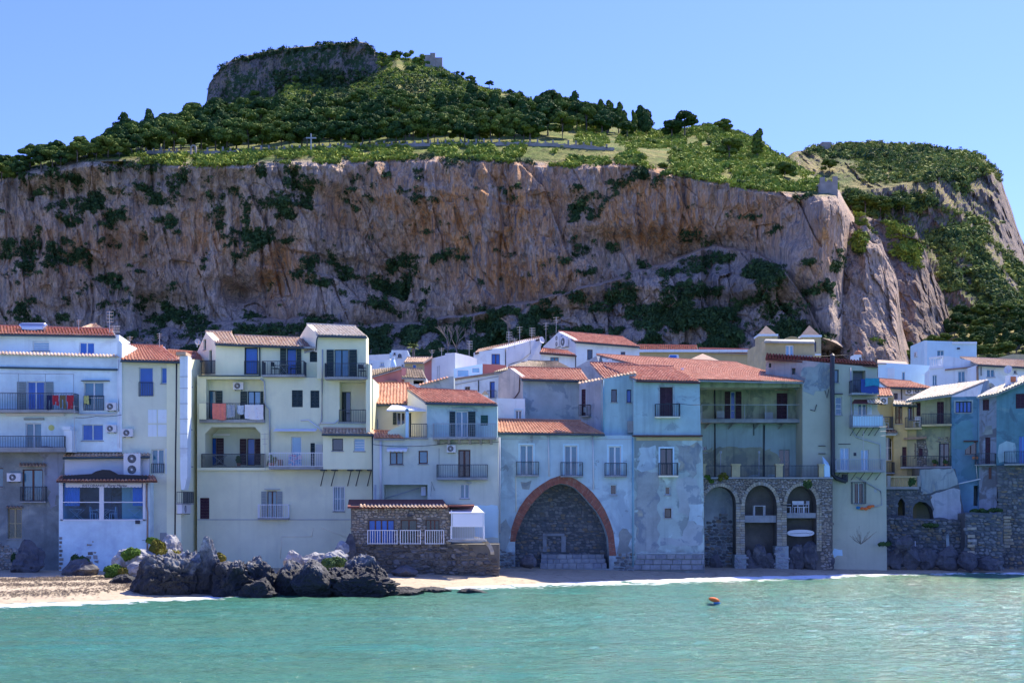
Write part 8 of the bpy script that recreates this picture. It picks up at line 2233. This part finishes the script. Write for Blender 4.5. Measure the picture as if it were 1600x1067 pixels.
 slab3([(1557, 616, 93.9), (1662, 572, 92), (1662, 564, 97), (1572, 598, 98.5)], .1, 'concrete', 'roof', h.o); tiles('roof_tiles', P(1557, 615.5, 93.9), P(1662, 571.5, 92), P(1662, 563.5, 97), P(1572, 597.5, 98.5), 'tile_pale', h.o)
 w.shutter(1587, 615, 1603, 638, 'w_maroon', closed=True, leaves=2); w.door(1592, 681, 1604, 724.5, fr='w_blue', gl='g_blue'); w.balcony(1569, 1610, 705, 724.5, 727, .8)
 w.patch([(1560, 722), (1588, 722), (1588, 694), (1574, 690), (1561, 696)], 'pl_aqua', seed=77, rough=.1)
 s = h.wall(1566, 94.1, 1660, 92.6, [(1566, 900), (1660, 905), (1660, 727.3), (1557, 727.3)], 'mortar_blue', 5, name='stone_wall'); s.rubble([(1560, 898), (1620, 900), (1620, 730), (1560, 730)], 'st_blue', .3, seed=78, prot=.08)
 for y in range(806, 856, 5): s.stone(1567.5, y, 1578 + random.uniform(0, 7), y + 4.6, 'st_quoin', .12, gap=.012)
 h.done()
 # terrace walls and cellar openings on the shore
 h = House('sea_wall', 'old rubble sea wall with a niche, a vault and a balustraded terrace', 'wall', 1440, 880, 95)
 w = h.wall(1384, 95, 1506, 94.6, [(1384, 900), (1506, 900), (1506, 800), (1499, 762), (1492, 732), (1436, 732), (1436, 764), (1384, 764)], 'mortar_blue', 3)
 w.hole([w.uz(*p) for p in ((1403, 805), (1414, 805), (1414, 786), (1411, 780), (1408.5, 778), (1406, 780), (1403, 786))], .8); w.hole([w.uz(*p) for p in ((1426.5, 811), (1459, 811), (1459, 803), (1455, 792), (1447, 785), (1437, 783), (1430, 787), (1426.5, 794))], 1.2)
 hh = [[(1401, 807), (1416, 807), (1416, 777), (1401, 777)], [(1424, 812), (1461, 812), (1461, 781), (1424, 781)]]
 w.patch([(1440, 773), (1475, 764), (1497, 757), (1490, 733), (1437, 733)], 'pl_weather', .02, 81, .06); w.patch([(1460, 809), (1503, 811), (1500, 765), (1490, 762), (1455, 773)], 'pl_mauve', .02, 82, .08)
 w.rubble([(1385, 812), (1460, 812), (1456, 776), (1436, 766), (1385, 766)], 'st_blue', .24, seed=83, holes=hh, prot=.06)
 lo = h.wall(1384, 94.2, 1508, 93.8, [(1384, 900), (1508, 900), (1508, 812), (1384, 808)], 'mortar_blue', 1.2, name='lower_wall'); lo.rubble([(1385, 898), (1507, 898), (1507, 813), (1385, 809)], 'st_blue', .34, seed=84, prot=.10)
 lo.patch([(1478, 866), (1483, 868), (1482, 830), (1478, 832)], 'pl_greyblue', .1, 85, .05)
 q = h.wall(1508, 92.6, 1567, 92.4, [(1508, 900), (1567, 900), (1567, 803), (1520, 800), (1508, 802)], 'mortar_blue', 2.5, name='buttress_wall'); q.rubble([(1509, 898), (1566, 898), (1566, 806), (1509, 804)], 'st_blue', .32, seed=86, prot=.10)
 for y in (823, 835, 842, 850, 860, 870, 880): q.stone(1511, y, 1521 + random.uniform(0, 5), y + 5, 'st_quoin', .13, gap=.012)
 # balustrade
 w.slab(1383, 760, 1436, 764, -.3, .25, 'concrete', 'base_rail'); w.slab(1390, 743.5, 1434, 746, -.05, .22, 'pl_ochre', 'handrail')
 for k in range(13):
  x = 1393.5 + k * 3.15; a, b = w.px(x, 760, .08), w.px(x, 746, .08); m = MB(); m.tube([a, a + (b - a) * .3], .045, 7, .065); m.tube([a + (b - a) * .3, b], .06, 7, .03); m.build('baluster', 'pl_ochre', h.o)
 for x in (1388, 1435): 
  m = MB(); m.wbox(w, *w.rect(x - 2.5, 743, x + 2.5, 760, .1), -.1, .3); m.build('pier', 'concrete', h.o)
 w.pipe([(1430, 845), (1430, 870)], .03, 'ac_white', off=1.2)
 h.done()
 for px, py, s_, Yp, lb in ((1538, 800, 9, 93.2, 'dark ivy and weeds on top of the right sea wall'), (1554, 798, 8, 93.2, 'weeds at the right end of the sea wall top'), (1522, 799, 8, 93.2, 'weeds at the left end of the sea wall top'), (1379, 850, 9, 91, 'green weeds at the foot of the grey-green house'), (1456, 820, 8, 93.6, 'dark weeds in the middle of the sea wall')):
  c = P(px, py, Yp); rr = np.random.default_rng(px); q = s_ * Yp / F
  V, Fc, T = crown_geo([(c.x + rr.normal(0, q * .6), c.y + rr.normal(0, .2), c.z + rr.normal(0, q * .15), q * .6, q * .5, q * .4) for _ in range(5)], rr, .2, 120, .08, 1)
  tag(npmesh('weeds', V, Fc, 'leaf_dark', tint=T, at=tuple(c)), lb, 'plant')
YO = 3.5
right_cluster()
YO = 0.0

# ================================================================== rocks, shrubs and floats on the shore
def rockmat2():
 m = bpy.data.materials.new('rock_shore'); m.use_nodes = True; MATS['rock_shore'] = m
 nt = m.node_tree; b = nt.nodes['Principled BSDF']; pos = N(nt, 'ShaderNodeNewGeometry').outputs['Position']
 c = mixc(nt, noise_fac(nt, pos, 2.6, 8, .7, lo=.35, hi=.65), (0.05, 0.05, 0.06), (0.50, 0.50, 0.51))
 sx = N(nt, 'ShaderNodeSeparateXYZ'); nt.links.new(pos, sx.inputs[0])
 ad = N(nt, 'ShaderNodeMath', operation='MULTIPLY_ADD'); nt.links.new(noise_fac(nt, pos, .9, 6, .7, lo=.2, hi=.8), ad.inputs[0]); ad.inputs[1].default_value = -1.5; nt.links.new(sx.outputs[2], ad.inputs[2])
 r = N(nt, 'ShaderNodeMapRange'); r.inputs[1].default_value = .6; r.inputs[2].default_value = 1.9; nt.links.new(ad.outputs[0], r.inputs[0])
 c = mixc(nt, r.outputs[0], (0.020, 0.022, 0.028), c)      # black algae low down; dark body and pale top also paint shade and sun
 nt.links.new(c, b.inputs['Base Color']); b.inputs['Roughness'].default_value = .7
 t = N(nt, 'ShaderNodeTexNoise'); t.inputs['Scale'].default_value = 5; t.inputs['Detail'].default_value = 8; t.inputs['Roughness'].default_value = .75; nt.links.new(pos, t.inputs['Vector'])
 bp = N(nt, 'ShaderNodeBump'); bp.inputs['Strength'].default_value = 1; bp.inputs['Distance'].default_value = .14; nt.links.new(t.outputs[0], bp.inputs['Height']); nt.links.new(bp.outputs[0], b.inputs['Normal'])
rockmat2()
def boulder(x0, y0, x1, y1, Y, seed, m, label, depth=.8, sub=5, rough=.30, lean=0.0, group=None, name='rock', pointy=1.0):
 v, f = ICO[sub]
 s = Y / F; c = P((x0 + x1) / 2, (y0 + y1) / 2, Y)
 rx, rz = (x1 - x0) / 2 * s, (y1 - y0) / 2 * s; ry = rx * depth
 p = v * np.array([rx, ry, rz]); q = p + seed * 13.7
 k = 1 + rough * (fbm(q[:, 0] * .8 / max(rx, .5), q[:, 1] * .8 / max(rx, .5), q[:, 2] * .8 / max(rz, .5), 2) * .8) + rough * 1.0 * fbm(q[:, 0] * 1.5, q[:, 1] * 1.5, q[:, 2] * 1.0, 4, ridged=True) + rough * .7 * fbm(q[:, 0] * 4.5, q[:, 1] * 4.5, q[:, 2] * 3.2, 3, ridged=True)
 up = np.clip(v[:, 2], 0, 1)
 pr = np.random.default_rng(seed); w_ = v.copy()
 for _ in range(16):
  n_ = pr.normal(0, 1, 3); n_ /= np.linalg.norm(n_); e = np.maximum(0, w_ @ n_ - pr.uniform(.62, .92)); w_ -= e[:, None] * n_ * .85
 V = w_ * np.array([rx, ry, rz]) * (.96 * k[:, None])
 V[:, 0] *= 1 - (1 - pointy) * up ** 1.2; V[:, 1] *= 1 - (1 - pointy) * up
 V[:, 0] += lean * up * rz
 o = npmesh(name, V + np.array(c), f, m, at=(c.x, c.y, c.z), smooth=False)
 return tag(o, label, 'rock', group)
SH = 'dark jagged rocks at the water edge'
for a in [(205, 868, 262, 950, 68.5, 1, 'low dark rock at the left end of the shore rocks', .9, .30, .4, .7), (238, 858, 318, 948, 69, 2, 'broad dark lumpy rock left of the pointed one', .8, .34, 0, .9),
          (298, 842, 340, 945, 69.5, 3, 'tall pointed rock with a sunlit tip in the left half of the shore rocks', .8, .30, .18, .30), (330, 866, 396, 948, 69, 4, 'dark rounded rock right of the pointed tip', .8, .36, 0, .85),
          (372, 876, 430, 944, 69.5, 5, 'pale topped rock in the middle of the shore rocks', .8, .36, 0, .9), (388, 862, 414, 905, 71, 15, 'small pale rock peeping out behind the middle rocks', .8, .34, 0, .8), (424, 866, 486, 946, 69.5, 6, 'large smooth egg-shaped rock, left of a pair', .9, .13, 0, .8),
          (448, 866, 522, 946, 68.5, 7, 'large smooth rock with a white top, right of a pair', .9, .15, -.05, .62), (500, 880, 575, 944, 70, 8, 'dark creviced rock right of the smooth pair', .8, .34, 0, .85), (540, 866, 604, 940, 71, 9, 'pale topped rock near the stone house', .8, .30, -.1, .6),
          (505, 905, 618, 944, 68.6, 10, 'long low black rock at the right end of the shore rocks', .5, .38, 0, .9), (380, 912, 432, 946, 68, 17, 'low black rock at the water before the middle rocks', .7, .4, 0, .9), (600, 918, 660, 932, 70.5, 11, 'flat black reef right of the rocks', .8, .40, 0, 1), (655, 920, 700, 930, 72, 12, 'small flat reef between the rocks and the tiny one', .8, .4, 0, 1),
          (716, 922, 757, 932, 71, 13, 'tiny flat black rock farthest right in the water', .8, .4, 0, 1)]:
 a = a[:1] + (a[1] + (0 if a[5] == 3 else 6 if a[1] < 900 else -2),) + a[2:]
 boulder(a[0], a[1], a[2], a[3], a[4], a[5], 'rock_shore', a[6], a[7], 5 if a[5] < 11 else 4, a[8], a[9], SH, pointy=a[10])
for a in [(18, 852, 68, 912, 83, 21, 'tall grey boulder leaning on the cement wall at the left', .3, .7, 'rock_base'), (100, 872, 150, 905, 79.6, 22, 'grey boulder under the left corner of the restaurant', .25, .9, 'rock_base'),
          (178, 862, 214, 900, 79, 23, 'grey mossy boulder at the right foot of the restaurant', .3, .9, 'rock_pale'), (196, 856, 242, 890, 78, 24, 'white sunlit boulder beside the mossy one', .28, .9, 'rock_pale'), (244, 840, 288, 900, 79.5, 25, 'large pale boulder behind the yellow bush', .25, .8, 'rock_pale'),
          (200, 880, 232, 902, 76, 26, 'small white boulder in front of the green shrubs', .3, 1, 'rock_pale'), (172, 898, 216, 922, 72.5, 27, 'low dark grey stones on the sand left of the shore rocks', .38, 1, 'rock_shore'), (135, 902, 180, 914, 76, 28, 'flat pale stones lying on the sand', .38, 1, 'rock_pale'),
          (262, 868, 304, 900, 74, 29, 'pale rough rock between yellow bush and dark rocks', .34, .9, 'rock_pale'), (440, 858, 476, 892, 80, 31, 'grey boulder in the shade of the cream wall, leftmost', .2, .9, 'rock_pale'), (470, 862, 512, 890, 80, 32, 'grey boulder in the shade behind the egg-shaped rocks', .22, .9, 'rock_pale'),
          (505, 860, 545, 888, 80, 33, 'grey boulder by the corner of the stone house', .22, .9, 'rock_pale'), (524, 846, 546, 866, 81, 34, 'upper grey boulder stacked at the stone house corner', .2, .9, 'rock_pale'), (612, 882, 650, 904, 80.5, 35, 'smooth grey boulder at the foot of the stone house', .2, .9, 'rock_base'),
          (536, 838, 556, 880, 82, 36, 'upright grey boulder against the stone house corner', .2, .9, 'rock_base'), (812, 868, 840, 890, 87.2, 37, 'dark boulder at the left foot of the great arch', .2, .9, 'rock_base')]:
 boulder(a[0], a[1], a[2], a[3], a[4], a[5], a[9], a[6], .8, 4, a[7], 0, 'boulders along the house feet', pointy=a[8])
YO = 3.6
for k, (x0, y0, x1, y1) in enumerate([(1316, 848, 1345, 892), (1336, 846, 1366, 892), (1360, 852, 1392, 892), (1385, 854, 1412, 890), (1405, 850, 1440, 892), (1436, 852, 1470, 892), (1462, 856, 1500, 892), (1495, 862, 1530, 892), (1525, 866, 1560, 892), (1400, 838, 1428, 862),
                                      (1172, 846, 1198, 892), (1160, 862, 1180, 892), (1190, 860, 1214, 892), (1232, 846, 1258, 892), (1250, 842, 1282, 892), (1226, 862, 1244, 892), (1285, 868, 1306, 892), (1108, 868, 1130, 892)]):
 boulder(x0, y0, x1, y1, (92.0 if k < 7 else 91.2) if k < 10 else 90.6, 50 + k, 'rock_base', (ORD[k] + ' dark boulder from the left at the base of the right sea wall' if k < 9 else 'dark boulder lying upon the others at the base of the right sea wall' if k == 9 else 'dark boulder ' + ['in the middle of the second arch foot', 'at the left pier inside the second arch', 'at the right pier inside the second arch', 'in the middle of the third arch foot', 'right of centre inside the third arch', 'at the left pier inside the third arch', 'at the right corner of the stone arcade', 'inside the foot of the first arch'][k - 10]), .6, 4, .24, 0, ['boulders under the right sea wall', 'boulders inside the arches'][k >= 10], pointy=.85)

YO = 0.0
def shrub(x0, y0, x1, y1, Y, m, label, seed, cards=500, cs=.07, group=None):
 rr = np.random.default_rng(seed); s = Y / F; c = P((x0 + x1) / 2, y1, Y); rx, rz = (x1 - x0) / 2 * s, (y1 - y0) * s
 lobes = [(c.x + rr.uniform(-.6, .6) * rx, c.y + rr.uniform(-.4, .4) * rx, c.z + rz * rr.uniform(.2, .62), rx * rr.uniform(.35, .5), rx * rr.uniform(.35, .5), rz * rr.uniform(.28, .42)) for _ in range(8)]
 V, Fc, T = crown_geo(lobes, rr, .2, cards, cs, 2); V = (V - np.array(c)) * np.array([.98, .98, 1]) + np.array(c)
 o = npmesh('shrub', V, Fc, m, tint=T, at=tuple(c)); return tag(o, label, 'shrub', group)
shrub(240, 856, 286, 884, 77, 'leaf_ochre', 'yellow-green rounded bush on the pale boulders', 1)
shrub(232, 842, 262, 866, 78.5, 'leaf_ochre', 'reddish ochre bush behind the yellow-green one', 2)
shrub(228, 838, 250, 852, 79.5, 'leaf_green', 'bright green tuft by the restaurant corner', 3, 300)
shrub(186, 856, 222, 876, 77.5, 'leaf_green', 'green shrub growing over the mossy boulder', 4, 300)
shrub(158, 880, 200, 902, 76.5, 'leaf_green', 'low green shrubs on the sand edge below the restaurant', 5, 400)
shrub(184, 886, 206, 900, 75.8, 'leaf_ochre', 'small olive shrub right of the low green ones', 6, 200)
shrub(220, 876, 246, 892, 76, 'leaf_ochre', 'olive shrub at the foot of the white boulder', 7, 300)
shrub(330, 862, 354, 878, 72.5, 'leaf_ochre', 'yellow tuft growing behind the pointed rock', 8, 300)
shrub(110, 866, 140, 892, 80, 'leaf_dark', 'dark weeds behind the boulder under the restaurant', 9, 300)
shrub(500, 868, 545, 892, 79, 'leaf_dark', 'dark grass patch in the shade by the stone house', 10, 400)
shrub(18, 862, 40, 890, 84.6, 'leaf_dark', 'dark ivy behind the tall grey boulder', 11, 200)
shrub(1420, 745, 1432, 760, 93, 'leaf_dark', 'small dark plant under the balustrade', 12, 100)
shrub(1254, 748, 1268, 764, 88.6, 'leaf_dark', 'dark plant hanging above the third arch', 14, 200)
# bench plank and short post behind the rocks
o = MB(); a = P(297, 864, 74); b = P(316, 866, 74); o.box(a.x, b.x, 74, 74.3, b.z, a.z); q = o.build('plank', 'st_quoin', None, at=a); tag(q, 'pale wooden plank lying behind the pointed rock', 'plank')
# dry bush on the grey-green wall
def dry_bush():
 rr = random.Random(4); b = P(1345, 850, 89.6); r = thing('dry_bush', 'leafless dry bush against the grey-green wall foot', 'bush', b); q = MB()
 for k in range(22):
  a = rr.uniform(-1.1, 1.1); L = rr.uniform(.5, 1.3); p = b
  d = Vector((math.sin(a), rr.uniform(-.2, .1), math.cos(a)))
  e = p + d * L * .6; q.tube([p, e, e + (d + Vector((rr.uniform(-.4, .4), 0, .2))) * L * .4], .012, 3)
 q.build('branches', 'bark', r)
dry_bush()
# the drifting float
def floaty():
 c = P(1117.5, 943, CH * F / 144); r = thing('float', 'orange float with a blue underside drifting in the bay', 'float', c)
 v, f = ICO[3]; top = v * np.array([.25, .14, .12]); top[:, 0] += np.clip(-v[:, 0], 0, 1) * -.06; top[:, 2] += -v[:, 0] * .06
 npmesh('hull', np.array(c) + top + np.array([-.02, 0, .20]), f, 'c_orange', r, smooth=True)
 npmesh('keel', np.array(c) + v * np.array([.18, .12, .09]) + np.array([.09, -.02, .03]), f, 'c_cobalt', r, smooth=True)
floaty()

def cables():
 for k, (pts, Y, lb) in enumerate([([(118, 652), (150, 650), (190, 648)], 85.6, 'thin cable strung along the white house under the teal french door'),
                                      ([(583, 694), (640, 697), (700, 692), (780, 690)], 86.7, 'sagging cable across the pale pink house below its balcony'),
                                      ([(1095, 632), (1060, 630), (1040, 629)], 89.2, 'short wire from the blue tower house to the olive balcony'),
                                      ([(845, 527), (873, 517)], 127, 'wire between the dish and the white gable'), ([(1270, 556), (1325, 554)], 120, 'white wire between the attic and the domed lantern')]):
  q = MB(); P_ = [P(x, y, Y) for x, y in pts]; full = []
  for u, v in zip(P_, P_[1:]):
   for j in range(6):
    f = j / 6; full.append(u + (v - u) * f - Vector((0, 0, .25 * f * (1 - f))))
  q.tube(full + [P_[-1]], .018, 4); tag(q.build('cable', 'pipe_dark', None, at=P_[0]), lb, 'cable')
cables()
